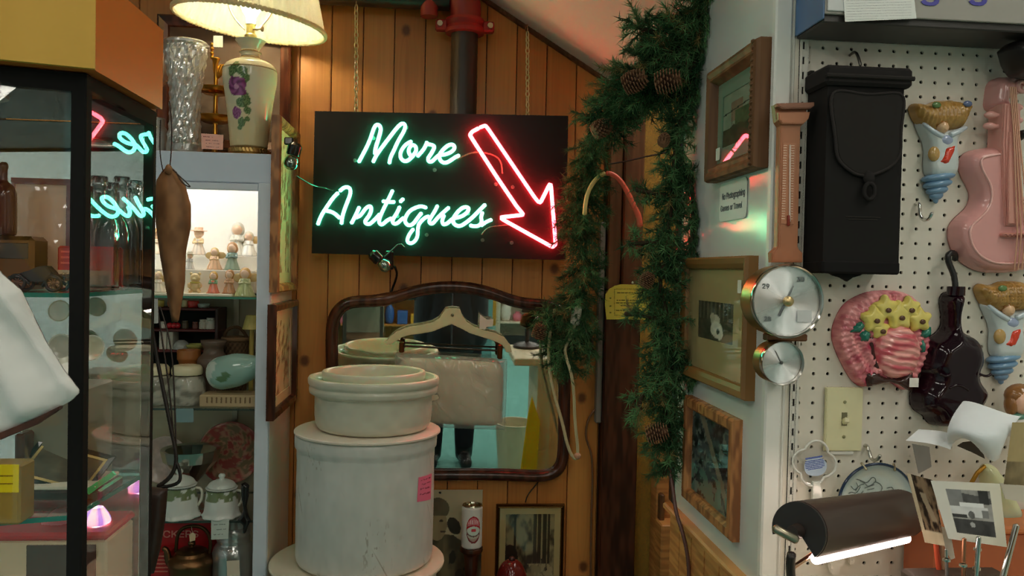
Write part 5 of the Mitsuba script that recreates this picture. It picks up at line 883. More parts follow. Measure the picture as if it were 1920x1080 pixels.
k, w, h, cu, cv, z = wall_pic('top picture on the white wall, in a carved brown frame with a pale green mat', [(1319, 134), (1320, 342)], [(1413, 76), (1413, 312)], .030, [(0, 0), (0, .020), (.003, .027), (.010, .030), (.018, .026), (.024, .028), (.030, .018), (.036, .010)], 'brown_wood', None, greenhouse, .028, c(116, 140, 122), flabel='carved brown frame')
bd = []
for y in np.arange(-h / 2 + .008, h / 2, .0105): bd += [ell(w / 2 - .013, y, .029, .0055, .0042, .004, 1)]
part(k, 'carving', WPL.put(cat_(bd), cu, cv), 'brown_wood', smooth=True, label='row of carved beads')
part(k, 'sticker', WPL.put(mv(box(-w / 2 + .040, -w / 2 + .062, -h / 2 + .040, -h / 2 + .064, 0, .0008), 0, 0, z + .006), cu, cv), 'v_matte', c(206, 204, 196), smooth=False, label='white sticker')
def baby(u, v):
    cc = lerp(c(34, 30, 24), c(82, 78, 62), fb(u, v, 9, 2)); m = (np.abs(((u * 9) % 1) - .5) < .2) & (v > .55); cc[m] = lerp(c(80, 76, 60), c(110, 104, 86), fb(u, v, 9, 5))[m]
    for cx_, cy_, rx, ry, col in ((.50, .52, .13, .16, c(196, 190, 170)), (.54, .30, .17, .20, c(214, 210, 194)), (.62, .22, .10, .16, c(222, 218, 204)), (.42, .60, .07, .10, c(180, 172, 150))):
        m = ((u - cx_) / rx) ** 2 + ((v - cy_) / ry) ** 2 < 1 + .3 * (fb(u, v, 12, 4) - .5); cc[m] = col * (.75 + .5 * fb(u, v, 8, 6))[m][:, None]
    m = ((u - .58) / .05) ** 2 + ((v - .26) / .06) ** 2 < 1; cc[m] = c(40, 36, 30); return cc
k, w, h, cu, cv, z = wall_pic('middle picture on the white wall, a dark photograph with a wide cream mat', [(1270, 482), (1278, 694)], [(1396, 482), (1392, 764)], .024, [(0, 0), (0, .018), (.004, .024), (.014, .022), (.022, .018), (.026, .008)], 'v_satin', c(126, 88, 44), baby, .066, c(176, 158, 112), flabel='tan wood frame')
part(k, 'sticker', WPL.put(box(w / 2 - .060, w / 2 - .042, h / 2 - .068, h / 2 - .044, z + .006, z + .0068), cu, cv), 'v_matte', c(214, 212, 200), smooth=False, label='white sticker')
def forest3(u, v):
    t = fb(u, v, 8, 11); cc = lerp(c(16, 20, 22), c(74, 82, 84), sst(.35, .7, t)); m = (fb(u, v, 14, 12) > .58); cc[m] = c(120, 128, 120) * .8
    m = np.abs((u - .25) - (1 - v) * .75) < .06; cc[m] = lerp(c(110, 100, 84), c(150, 140, 120), fb(u, v, 9, 3))[m]; m = (v < .35) & (fb(u, v, 10, 14) > .5); cc[m] = c(96, 130, 116); return cc
wall_pic('bottom picture on the white wall, a dark forest scene in an orange oak frame', [(1279, 742), (1277, 928)], [(1370, 783), (1370, 1026)], .020, [(0, 0), (0, .014), (.004, .019), (.020, .019), (.026, .012), (.028, .005)], 'oak', None, forest3, 0, None, flabel='flat oak frame')
# white notice on the wall
q = np.array(WPL.poly([(1352, 346), (1403, 330), (1400, 408), (1352, 417)])); w, h = q[1, 0] - q[0, 0], (q[0, 1] + q[1, 1] - q[2, 1] - q[3, 1]) / 2; cu, cv = q.mean(0)
k = thing('notice', 'white paper notice with black capitals on the white wall under the top picture', 'notice'); rr = Polygon([(-w / 2, -h / 2), (w / 2, -h / 2), (w / 2, h / 2), (-w / 2, h / 2)]).buffer(-.012).buffer(.012)
part(k, 'paper', WPL.put(mv(trimesh.creation.extrude_polygon(rr, .001, engine='earcut'), 0, 0, .0015), cu, cv), 'v_matte', c(222, 226, 218), smooth=False)
part(k, 'lettering', WPL.put(cat_([mv(scl(ctxt('No Photographing', .012, .0005, True, w * .84), 1, 1.0, 1), .004, h * .12, .0026), mv(ctxt('Games or Travel', .011, .0005, True, w * .80), -.006, -h * .16, .0026)]), cu, cv), 'v_matte', c(90, 94, 100), smooth=False, label='hand lettered writing')
# yellow notice pinned on the casing
NP = PY(2.615); nt = Polygon(NP.poly([(1137, 599), (1134, 570), (1135, 552), (1142, 542), (1152, 536), (1164, 533), (1218, 534), (1219, 599)])); k = thing('notice', 'yellow paper notice with one rounded corner pinned to the dark casing', 'notice'); part(k, 'paper', NP.put(trimesh.creation.extrude_polygon(nt, .0008, engine='earcut')), 'v_matte', c(206, 196, 82), smooth=False)
ln = lambda x0, y0, x1, y1: NP.put(tube([(*NP.uv(x0, y0), .001), (*NP.uv(x1, y1), .001)], .0006, 4))
part(k, 'border', cat_([ln(1152, 542, 1209, 542), ln(1209, 542, 1209, 591), ln(1209, 591, 1152, 591), ln(1152, 591, 1152, 542)]), 'v_matte', c(90, 94, 40), smooth=False, label='ruled border')
ms = []; r5 = np.random.default_rng(5)
for y, a, b in ((549, 1157, 1203), (563, 1156, 1204), (568, 1155, 1207), (573, 1164, 1194), (582, 1155, 1204)):
    x = a
    while x < b - 3:
        L = r5.uniform(3, 7); p0, p1 = NP.uv(x, y + 1), NP.uv(min(x + L, b), y - 1); ms.append(NP.put(box(p0[0], p1[0], p0[1], p1[1], .0008, .0012))); x += L + 1.3
for y in (559, 574, 586): p0 = NP.uv(1144.5, y); ms.append(NP.put(box(p0[0] - .003, p0[0] + .003, p0[1] - .002, p0[1] + .002, .0008, .0012)))
for m_ in ms: part(k, 'written_word', m_, 'v_matte', c(112, 112, 48), smooth=False)
p = NP.hit(1186, 530); part(k, 'pin', ell(*p, .004, .004, .004, 1), 'v_gloss', c(210, 200, 180), smooth=True)
# ---------------------------------------------------------------- barometer board
BF = PY(1.335); bm = thing('barometer', 'brass rimmed barometer and thermometer on a tan wooden board at the corner', 'barometer')
wp = BF.poly([(1462, 492), (1448, 492), (1447, 474), (1456, 466), (1458, 462), (1463, 236), (1457, 228), (1455, 212), (1453, 196), (1519, 195), (1518, 201), (1514, 205), (1512, 222), (1508, 231), (1502, 238), (1497, 462), (1499, 467), (1506, 474), (1506, 492)])
part(bm, 'board', mv(BF.put(prism(wp, .016, .004)), 0, .016, 0), 'v_satin', lambda v: lerp(c(150, 92, 62), c(182, 118, 82), meshkit.fbm(v * [30, 30, 7], 3)), smooth=30, label='tan wooden board')
ct = BF.poly([(1452, 196), (1521, 194), (1521, 201), (1514, 206), (1462, 207), (1452, 202)]); part(bm, 'cornice', BF.put(prism(ct, .014, .004)), 'v_satin', c(140, 90, 66), smooth=30)
ct = BF.poly([(1456, 212), (1516, 211), (1513, 224), (1503, 234), (1464, 234), (1457, 226)]); part(bm, 'cornice', BF.put(prism(ct, .008, .003)), 'v_satin', c(176, 112, 78), smooth=30)
a_, b_ = BF.uv(1479, 268), BF.uv(1478, 420); part(bm, 'scale', BF.put(box(a_[0] - .010, a_[0] + .012, b_[1], a_[1], 0, .0012)), 'v_satin', c(176, 116, 84), smooth=False)
part(bm, 'glass_tube', BF.put(tube([(b_[0] + .001, b_[1] + .004, .003), (a_[0] + .001, a_[1] - .004, .003)], .0016, 8)), 'v_gloss', c(214, 190, 176), smooth=True); p = BF.uv(1477, 416); part(bm, 'bulb', BF.put(tube([(p[0], p[1] - .006, .003), (p[0], p[1] + .010, .003)], .0024, 8)), 'v_gloss', c(130, 40, 24), smooth=True, label='red thermometer bulb')
part(bm, 'tick', BF.put(cat_([box(a_[0] + sx * .0065 - .003, a_[0] + sx * .0065 + .003, y, y + .0011, .0012, .0017) for y in np.arange(b_[1] + .008, a_[1] - .004, .0042) for sx in (-1, 1)])), 'v_matte', c(226, 196, 176), smooth=False, kind='stuff')
def dial(px, py, rpx, Y, depth, k, big):
    p = PY(Y).hit(px, py); r = rpx * np.linalg.norm(p - EYE) / F * .93; fw = lambda m: mv(rot(m, 90, (1, 0, 0)), *p)
    part(k, 'case', fw(lathe(smooth_prof([(r * .9, -depth), (r * .97, -depth + .002), (r * .99, -.012), (r, -.010)], 16), 64)), 'v_metal', c(186, 150, 96), smooth=True, label='brass case')
    part(k, 'rim', fw(lathe([(r * .96, -.010), (r * 1.0, -.011), (r * 1.03, -.007), (r * 1.02, -.001), (r * .99, .002), (r * .955, .0), (r * .945, -.006)], 72)), 'v_chrome', c(196, 192, 184), smooth=30, label='polished rim')
    n = 96; rr = np.array([.002, r * .3, r * .6, r * .95]); aa = np.linspace(0, 2 * np.pi, n + 1); v = np.array([(x * math.cos(t), x * math.sin(t), 0) for x in rr for t in aa]); uv = np.array([(t / (2 * np.pi), x / r) for x in rr for t in aa]); f = []
    for i in range(len(rr) - 1):
        for j in range(n): q = i * (n + 1) + j; f += [(q, q + n + 1, q + n + 2), (q, q + n + 2, q + 1)]
    f = np.array(f)[:, ::-1]; m = fw(trimesh.Trimesh(v, f, process=False)); m = mv(m, 0, .008, 0)
    kk = numbered(k + '__dial'); scene[kk] = {'type': 'ply', 'filename': meshkit.write_ply((m.vertices, m.faces), False, uv, None, normals=np.tile([0, -1.0, 0], (len(v), 1))), 'face_normals': False, 'bsdf': {'type': 'ref', 'id': 'dial_metal'}}; labels[kk] = {'label': 'brushed silver dial'}
    part(k, 'glass', mv(fw(lathe([(r * .955, 0), (r * .5, .0015), (0, .002)], 48)), 0, .003, 0), 'glass_pane', smooth=True)
    L = lambda m: mv(fw(m), 0, .0065, 0)
    if big:
        part(k, 'hand', L(tube([(0, 0, 0), (-r * .20, -r * .40, 0)], [.0016, .0022], 6)), 'v_satin', c(60, 66, 70), smooth=True); part(k, 'hand', L(tube([(0, 0, .001), (r * .18, r * .42, .001)], [.0014, .0005], 6)), 'v_satin', c(90, 92, 92), smooth=True)
        part(k, 'hub', mv(fw(lathe(smooth_prof([(.0085, 0), (.0085, .004), (.005, .007), (0, .008)], 12), 20)), 0, .002, 0), 'v_metal', c(206, 180, 130), smooth=True, label='brass hub')
        part(k, 'numeral', L(cat_([mv(ctxt(s_, .0075, .0004, True), r * .72 * math.cos(t), r * .72 * math.sin(t)) for s_, t in (('28', 3.9), ('29', 2.55), ('30', 1.0), ('31', -.7))] )), 'v_matte', c(90, 96, 100), smooth=False)
        part(k, 'price_sticker', L(mv(sheet(.024, .019, .0006), r * .50, -r * .40, .002)), 'v_matte', c(206, 206, 206), smooth=False, label='white price sticker')
    else:
        part(k, 'hand', L(tube([(0, 0, 0), (-r * .30, r * .55, 0)], [.0012, .0005], 6)), 'v_satin', c(110, 110, 110), smooth=True); part(k, 'hub', L(ell(0, 0, 0, .003, .003, .002, 1)), 'v_satin', c(40, 40, 40), smooth=True)
dial(1478, 565, 70, 1.285, .062, bm, True); dial(1468, 681, 42, 1.305, .045, bm, False)
p0, p1 = PY(1.33).hit(1436, 632), PY(1.33).hit(1512, 632); part(bm, 'bracket', box(p0[0], p1[0], 1.325, 1.345, p0[2] - .006, p0[2] + .006, .002), 'v_metal', c(110, 80, 60), smooth=False)
# ---------------------------------------------------------------- things hung on the pegboard
def pegplane(d): return PY(YP - d)
# black mailbox
ml = thing('wall_mailbox', 'black cast iron wall mailbox with a curved shield flap on the pegboard', 'mailbox')
D = .075; fp = pegplane(D); bp = pegplane(.004); BK = c(24, 22, 21)
xl = bp.uv(1511, 330)[0]; x1 = fp.uv(1690, 330)[0]; zt_, zb_2 = fp.uv(1600, 160)[1], fp.uv(1600, 511)[1]; xl_f = xl
body = trimesh.convex.convex_hull(np.array([(x, y, z) for x in (xl, x1) for y, zz in ((YP - .003, zb_2 - .001), (YP - D, zb_2)) for z in (zz, zt_)])); part(ml, 'body', body, 'v_matte', BK, smooth=False)
pc = fp.poly([(1549, 163), (1690, 172), (1687, 480), (1551, 488)]); part(ml, 'lid', box(xl - .008, x1 + .010, YP - D - .010, YP - .003, zt_ - .002, zt_ + .030, .005), 'v_matte', c(30, 27, 26), smooth=False, label='overhanging lid')
part(ml, 'lid_bead', cat_([tube([(xl - .008, YP - D - .011, zt_ + .012), (x1 + .010, YP - D - .011, zt_ + .012)], .004, 8)] + [mv(box(-.004, .004, -.006, .006, 0, .006, .001), x, YP - .012, zt_ + .030) for x in np.linspace(xl, x1, 8)]), 'v_matte', c(36, 33, 31), smooth=30)
sh_ = smooth_poly(fp.poly([(1560, 176), (1625, 178), (1688, 180), (1687, 240), (1684, 290), (1668, 312), (1645, 324), (1622, 330), (1600, 326), (1582, 314), (1568, 296), (1562, 250)]), 80)
part(ml, 'flap', fp.put(prism([tuple(p) for p in sh_], .006, .004)), 'v_matte', c(33, 30, 28), smooth=40, label='raised shield flap'); part(ml, 'flap_bead', fp.put(tube(np.c_[sh_, np.full(len(sh_), .005)], .0025, 8, closed=True)), 'v_matte', c(40, 36, 35), smooth=True)
part(ml, 'base_band', box(xl - .0015, x1 + .0015, YP - D - .003, YP - .004, zb_2 - .002, fp.uv(1600, 489)[1], .003), 'v_matte', c(17, 15, 15), smooth=False, label='darker base band'); a_ = fp.uv(1625, 355); part(ml, 'latch', fp.put(cat_([tube(np.c_[a_[0] + .009 * np.cos(t_ := np.linspace(0, 2 * np.pi, 20, endpoint=False)), a_[1] - .004 + .013 * np.sin(t_), 0 * t_ + .009], .0035, 8, closed=True), ell(a_[0], a_[1] + .018, .006, .010, .012, .006, 1)])), 'v_matte', c(30, 27, 26), smooth=True)
part(ml, 'foot', fp.put(mv(prism(fp.poly([(1565, 510), (1640, 508), (1626, 517), (1612, 521), (1602, 528), (1590, 521), (1576, 517)]), .010, .003), 0, 0, -.03)), 'v_matte', c(28, 26, 25), smooth=30)
a_ = fp.uv(1618, 408); part(ml, 'cast_line', fp.put(cat_([box(a_[0] - .03 + .005 * i, a_[0] + .03 - .005 * i, a_[1] - .004 * i, a_[1] - .004 * i + .0015, 0, .0012, .0004) for i in range(2)])), 'v_matte', c(44, 40, 37), smooth=False)
p = pegplane(.02).hit(1604, 112); part(ml, 'hook', tube(curve([(p[0], YP + .002, p[2] + .012), (p[0], YP - .02, p[2] + .012), (p[0] + .004, YP - .03, p[2] - .012)], 14), .0024, 6), 'v_metal', c(110, 106, 100), smooth=True)
# pocket vases with a cherub figure
def pocket(label, s, o, ang=0, tint=1.0):
    pl = pegplane(.006); tp = lambda pts: [pl.uv(o[0] + x / s, o[1] + y / s) for x, y in pts]; k = thing('wall_pocket', label, 'wall pocket')
    sp = smooth_poly(tp([(25, 190), (20, 150), (60, 112), (150, 125), (220, 100), (320, 88), (430, 98), (490, 118), (548, 132), (535, 190), (505, 260), (470, 325), (400, 352), (300, 362), (200, 360), (110, 320), (60, 270)]), 80)
    rib = lambda x, y, d: .0022 * np.sin(x * 900) + .0016 * np.sin(y * 1100)
    part(k, 'basket', pl.put(inflate([tuple(p) for p in sp], .026, .022, .0028, .003, rib)), 'v_gloss', lambda v: lerp(c(150, 104, 46) * tint, c(200, 160, 96) * tint, meshkit.fbm(v * [160, 50, 120], 3)), smooth=True, label='tan woven basket rim')
    sp = smooth_poly(tp([(75, 290), (140, 300), (230, 340), (330, 345), (430, 330), (480, 330), (440, 420), (430, 560), (415, 740), (300, 790), (170, 750), (150, 600), (140, 460)]), 80)
    part(k, 'figure', pl.put(inflate([tuple(p) for p in sp], .020, .020, .003, .003, lambda x, y, d: .003 * meshkit.fbm(np.c_[x * 90, y * 60, 0 * x], 2))), 'v_gloss', c(196, 204, 204), smooth=True, label='pale cherub body')
    q = lambda x, y: pl.uv(o[0] + x / s, o[1] + y / s); h_ = q(255, 340); u = (q(355, 340) - h_)[0] / 100
    part(k, 'head', pl.put(cat_([ell(h_[0], h_[1], .020, 48 * u, 50 * u, 44 * u), ell(h_[0] + 2 * u, h_[1] - 22 * u, .020 + 38 * u, 9 * u, 8 * u, 8 * u, 1)])), 'v_gloss', c(206, 168, 130), smooth=True); part(k, 'hair', pl.put(ell(h_[0], h_[1] + 20 * u, .018, 52 * u, 44 * u, 42 * u)), 'v_gloss', c(150, 100, 50), smooth=True)
    for a, b, d in (((110, 300), (180, 380), (250, 420)), ((480, 335), (400, 372), (320, 410))): part(k, 'arm', pl.put(tube(curve([(*q(*a), .012), (*q(*b), .020), (*q(*d), .020)], 14), np.linspace(18, 26, 14) * u, 8)), 'v_gloss', c(186, 198, 206), smooth=True)
    part(k, 'shirt', pl.put(cat_([ell(*q(290, 450), .014, 75 * u, 52 * u, 50 * u)])), 'v_gloss', c(150, 162, 188), smooth=True, label='blue checked shirt')
    part(k, 'scarf', pl.put(mv(inflate(tp([(275, 520), (370, 490), (350, 570), (310, 650), (270, 662), (225, 640), (262, 590)]), .006, .008, .0025, .001), 0, 0, .019)), 'v_gloss', c(206, 60, 36), smooth=True, label='red cloth')
    part(k, 'bird', pl.put(ell(*q(185, 570), .018, 50 * u, 62 * u, 30 * u)), 'v_gloss', c(176, 142, 86), smooth=True, label='tan bundle')
    for i, (y, r_) in enumerate(((765, 145), (825, 125), (880, 95), (925, 60), (955, 26))): a = q(265 - 6 * i, y); part(k, 'swirl', pl.put(rot(ell(0, 0, 0, r_ * u, 40 * u, r_ * u * .62), 10).apply_translation((a[0], a[1], .004))), 'v_gloss', c(112, 146, 176) * (1 - .04 * i), smooth=True, label='blue swirl of the horn')
    for x, y, col in ((190, 150, c(90, 120, 70)), (460, 140, c(90, 104, 140))): part(k, 'leaf', pl.put(ell(*q(x, y), .024, 40 * u, 26 * u, 16 * u, 1)), 'v_gloss', col, smooth=True)
pocket('ceramic cherub wall pocket beside the neck of the pink violin, upper of the two', 4.696, (1700, 170)); pocket('ceramic cherub wall pocket by the dark violin bottle, lower of the two', 4.696, (1822, 508))
# pink violin
s, o = 2.4545, (1480, 100); vp_ = pegplane(.008); tp = lambda pts: [vp_.uv(o[0] + x / s, o[1] + y / s) for x, y in pts]; PK = c(208, 150, 146)
vn = thing('ceramic_violin', 'pink glazed ceramic violin with tan strings on the pegboard', 'violin')
out = smooth_poly(tp([(925, 432), (870, 440), (805, 462), (784, 510), (800, 575), (832, 640), (822, 700), (778, 745), (742, 790), (735, 850), (762, 925), (815, 978), (885, 1006), (960, 1010), (1040, 1004), (1100, 975), (1150, 910), (1170, 830), (1150, 770), (1110, 735), (1085, 700), (1080, 670), (1050, 655), (1010, 648), (990, 600), (985, 500), (975, 440)]), 140)
po = Polygon(out).buffer(0)
part(vn, 'body', vp_.put(inflate([tuple(p) for p in out], .034, .020, .0042, .006)), 'v_gloss', PK, smooth=True); inn_ = po.buffer(-.016); part(vn, 'edge_bead', vp_.put(tube(np.c_[np.array(inn_.exterior.coords)[:-1], np.full(len(inn_.exterior.coords) - 1, .034)], .0022, 6, closed=True)), 'v_gloss', c(222, 172, 166), smooth=True)
a_ = [tp([(x, y)])[0] for x, y in ((955, 250), (952, 420), (965, 640), (975, 800))]; part(vn, 'neck', vp_.put(prism(tp([(918, 250), (992, 250), (990, 420), (1000, 640), (1000, 800), (930, 800), (915, 640), (910, 430)]), .044, .008)), 'v_gloss', c(206, 148, 138), smooth=35); part(vn, 'fingerboard', vp_.put(mv(prism(tp([(930, 380), (962, 380), (962, 640), (958, 790), (925, 790), (922, 600)]), .004, .002), 0, 0, .043)), 'v_gloss', c(200, 142, 130), smooth=35)
hd = smooth_poly(tp([(915, 260), (908, 200), (920, 140), (950, 115), (1000, 112), (1040, 130), (1052, 165), (1035, 198), (1005, 208), (985, 215), (990, 260)]), 60); part(vn, 'head', vp_.put(inflate([tuple(p) for p in hd], .030, .018, .003, .012)), 'v_gloss', PK, smooth=True)
p_ = tp([(1015, 165)])[0]; tt = np.linspace(0, 9, 40); part(vn, 'scroll', vp_.put(tube(np.c_[p_[0] + (.004 + .0013 * tt) * np.cos(tt), p_[1] + (.004 + .0013 * tt) * np.sin(tt), .034 - .001 * tt], .004, 8)), 'v_gloss', c(214, 158, 152), smooth=True)
for x, y, sx in ((885, 296, -1), (880, 346, -1), (1000, 262, 1), (1000, 320, 1)): q = tp([(x, y)])[0]; part(vn, 'peg', vp_.put(cat_([ell(q[0] - sx * .000, q[1], .024, .012, .0062, .007), tube([(q[0], q[1], .024), (q[0] - sx * .02, q[1], .026)], .004, 6)])), 'v_gloss', c(214, 158, 150), smooth=True)
for x0, x1_ in ((938, 958), (946, 975), (954, 992), (962, 1012)): q0, q1, q2, q3 = tp([(x0, 180), (x0 + 4, 400), (x1_, 840), (x1_ + 12, 996)]); part(vn, 'string', vp_.put(tube([(*q0, .043), (*q1, .050), (*q2, .050), (*q3, .036)], .0013, 5)), 'v_satin', c(208, 158, 132), smooth=True)
q0, q1 = tp([(905, 838), (1085, 838)]); part(vn, 'bridge', vp_.put(box(q0[0], q1[0], q0[1] - .004, q0[1] + .003, .033, .046, .002)), 'v_gloss', c(190, 128, 116), smooth=False); q0 = tp([(908, 850)])[0]
part(vn, 'script_line', vp_.put(cat_([tube(curve([(q0[0] + (q1[0] - q0[0]) * t, q0[1] + .003 + .0016 * math.sin(t * 60), .0465) for t in np.linspace(a, b, 14)], 30), .0006, 4) for a, b in ((.0, .30), (.36, .70), (.76, 1.0))])), 'v_satin', c(120, 66, 58), smooth=True, label='faint brown script')
# wire hook, black hooks
def jhook(label, px, py0, py1, col, mat='v_chrome', r=.0030):
    p, q = pegplane(.01).hit(px, py0), pegplane(.01).hit(px + 3, py1); one('peg_hook', label, 'hook', tube(curve([(p[0], YP + .003, p[2]), (p[0], YP - .008, p[2]), (p[0], YP - .012, p[2] - .006), (p[0] + .001, YP - .012, q[2] + .012), (p[0] + .003, YP - .018, q[2]), (p[0] + .006, YP - .030, q[2] + .001), (p[0] + .008, YP - .036, q[2] + .010)], 40), r, 8), mat, col, smooth=True)
jhook('shiny J shaped wire hook on the pegboard under the upper wall pocket', 1723, 382, 412, c(220, 220, 216)); jhook('short wire peg hook above the blue rimmed plate', 1627, 838, 858, c(200, 198, 190)); jhook('black iron peg hook to the right of the violin pegs', 1893, 212, 262, c(22, 20, 20), 'v_satin', .006)
# pink plaque like a braided hat with flowers
s, o = 3.6, (1380, 460); hp_ = pegplane(.005); tp = lambda pts: [hp_.uv(o[0] + x / s, o[1] + y / s) for x, y in pts]; pq = thing('wall_plaque', 'pink ceramic plaque shaped like a braided straw hat with yellow flowers', 'plaque')
q0 = np.array(tp([(960, 640)])[0]); u = (tp([(1060, 640)])[0] - q0)[0] / 100
outl = smooth_poly(tp([(1000, 303), (1100, 310), (1185, 350), (1225, 420), (1252, 510), (1282, 600), (1278, 700), (1245, 800), (1205, 885), (1150, 960), (1120, 975), (1060, 935), (1000, 918), (920, 935), (850, 955), (790, 920), (750, 865), (705, 780), (663, 680), (650, 580), (680, 480), (735, 395), (820, 340), (900, 312)]), 120)
def braid(x, y, d): a = np.arctan2(y - q0[1], x - q0[0]); return .0022 * np.sin(d / (11 * u) + 0) + .0022 * np.sin(a * 46 + np.floor(d / (36 * u)) * 2)
def pinkc(v): t = meshkit.fbm(v * [60, 60, 60], 3); return lerp(c(178, 66, 88), c(226, 150, 150), sst(.3, .7, t))
part(pq, 'brim', hp_.put(inflate([tuple(p) for p in outl], .022, .018, .0028, .004, braid)), 'v_gloss', pinkc, smooth=True, label='braided pink brim')
cr_ = smooth_poly(tp([(1040, 528), (1110, 545), (1165, 610), (1188, 690), (1170, 790), (1120, 860), (1050, 884), (970, 872), (915, 810), (890, 720), (898, 630), (950, 560)]), 80)
part(pq, 'crown', hp_.put(mv(inflate([tuple(p) for p in cr_], .020, .030, .0026, .001, lambda x, y, d: .0022 * np.sin((y + .18 * x) / (6.2 * u) + .8 * np.sin(x * 140))), 0, 0, .021)), 'v_gloss', lambda v: lerp(c(196, 84, 96), c(232, 166, 158), sst(.35, .65, meshkit.fbm(v * [50, 50, 130], 2, 3))), smooth=True, label='ribbed pink crown')
def flower(x, y, r, col):
    a = tp([(x, y)])[0]; pts = [(a[0] + r * u * (1.1 + .20 * math.cos(5 * t)) * math.cos(t + .4), a[1] + r * u * (1.1 + .20 * math.cos(5 * t)) * math.sin(t + .4)) for t in np.linspace(0, 2 * math.pi, 50, endpoint=False)]
    part(pq, 'flower', hp_.put(mv(inflate(pts, .008, .010, .003, .004), 0, 0, .026)), 'v_gloss', lambda v: lerp(c(206, 186, 84), c(228, 212, 124), meshkit.fbm(v * 90, 2)), smooth=True, label='yellow flower'); part(pq, 'flower_centre', hp_.put(ell(a[0], a[1] - 12 * u, .036, 20 * u, 16 * u, 8 * u, 1)), 'v_gloss', c(84, 52, 30), smooth=True)
for x, y, r in ((880, 490, 72), (955, 420, 68), (1045, 470, 78), (1110, 420, 62), (1180, 495, 66), (920, 560, 50)): flower(x, y, r, None)
for pts in ([(725, 580), (760, 525), (800, 508), (822, 540), (790, 580)], [(790, 590), (830, 555), (862, 590), (845, 640), (800, 640)], [(1190, 600), (1215, 555), (1262, 545), (1262, 600), (1225, 620)], [(1190, 680), (1205, 625), (1226, 660), (1222, 710), (1200, 715)]): part(pq, 'leaf', hp_.put(mv(inflate(tp(pts), .006, .008, .003, .003), 0, 0, .024)), 'v_gloss', c(40, 110, 94), smooth=True, label='green leaf')
part(pq, 'ribbon', hp_.put(mv(inflate(tp([(828, 850), (900, 835), (960, 880), (1050, 890), (1100, 850), (1145, 830), (1160, 930), (1130, 972), (1060, 930), (1000, 912), (920, 930), (850, 945)]), .008, .012, .003, .002), 0, 0, .019)), 'v_gloss', c(60, 36, 32), smooth=True, label='dark brown hatband'); part(pq, 'ribbon', hp_.put(mv(inflate(tp([(862, 610), (888, 600), (892, 700), (930, 820), (905, 835), (866, 740)]), .004, .010, .003, .002), 0, 0, .0205)), 'v_gloss', c(66, 34, 32), smooth=True)  # second strip is the shaded gap beside the crown, coloured dark
a_, b_ = tp([(1102, 940), (1164, 880)]); part(pq, 'price_sticker', hp_.put(box(a_[0], b_[0], a_[1], b_[1], .030, .031)), 'v_matte', c(220, 216, 210), smooth=False, label='white price sticker')
# dark violet violin shaped bottle
s, o = 2.7, (1680, 440); bp_ = pegplane(.012); tp = lambda pts: [bp_.uv(o[0] + x / s, o[1] + y / s) for x, y in pts]; vb = thing('violin_bottle', 'dark violet glass violin shaped bottle hanging on a black hook', 'bottle')
out = smooth_poly(tp([(242, 300), (236, 400), (234, 462), (205, 500), (158, 535), (130, 600), (114, 672), (130, 705), (112, 745), (86, 785), (80, 850), (105, 895), (145, 920), (170, 955), (215, 970), (260, 962), (330, 935), (395, 880), (428, 825), (432, 785), (405, 745), (392, 700), (410, 650), (405, 570), (370, 515), (320, 490), (302, 460), (306, 380), (312, 300)]), 150)
part(vb, 'body', bp_.put(inflate([tuple(p) for p in out], .042, .030, .0038, .008)), 'violet_glass', smooth=True, label='violet glass body'); a_, b_ = tp([(238, 300), (318, 262)]); part(vb, 'lip', bp_.put(cyl([(a_[0] + b_[0]) / 2, a_[1] - .002, .014], [(a_[0] + b_[0]) / 2, b_[1], .014], (b_[0] - a_[0]) / 2, n=24)), 'violet_glass', smooth=40)
q = [(*bp_.uv(o[0] + x / s, o[1] + y / s), z) for x, y, z in ((265, 275, .020), (258, 200, .018), (238, 140, .016), (236, 105, .016), (262, 92, .012), (292, 105, .004), (298, 128, .0))]; part(vb, 'hook', bp_.put(tube(curve(q, 40), .005, 8)), 'v_satin', c(20, 19, 19), smooth=True, label='black iron hook')
for i in range(2): a_, b_ = tp([(160 + 20 * i, 545 - 20 * i), (230 + 60 * i, 700)]); 
rel = [[(195, 760), (240, 745), (290, 770)], [(150, 690), (180, 700), (200, 690)], [(345, 690), (380, 700), (400, 690)]]
for r_ in rel: part(vb, 'raised_line', bp_.put(tube(np.c_[curve(np.array(tp(r_)), 14), np.full(14, .042)], .0022, 6)), 'violet_glass', smooth=True)
# switch plate
sw = thing('switch_plate', 'cream light switch plate on the pegboard', 'switch'); pl = pegplane(.003); q = np.array(pl.poly([(1547, 726), (1617, 726), (1612, 845), (1543, 844)])); x0, x1_, z0, z1 = q[[0, 3], 0].mean(), q[1:3, 0].mean(), q[2:, 1].mean(), q[:2, 1].mean(); mx, mz = (x0 + x1_) / 2, (z0 + z1) / 2
part(sw, 'plate', pl.put(prism([(x0, z0), (x1_, z0), (x1_, z1), (x0, z1)], .006, .003)), 'v_satin', c(214, 208, 168), smooth=30); part(sw, 'slot', pl.put(box(mx - .005, mx + .005, mz - .011, mz + .012, .006, .0064)), 'v_satin', c(110, 104, 76), smooth=False)
part(sw, 'toggle', pl.put(rot(box(mx - .0042, mx + .0042, mz - .009, mz + .001, .002, .017, .002), -22, (1, 0, 0), (mx, mz, .004))), 'v_satin', c(216, 210, 172), smooth=False, label='cream toggle'); part(sw, 'screw', pl.put(cat_([mv(lathe([(0, .0015), (.0028, .001), (.003, 0)], 12), mx, mz + sy * .030, .006) for sy in (-1, 1)])), 'v_metal', c(170, 164, 130), smooth=30)
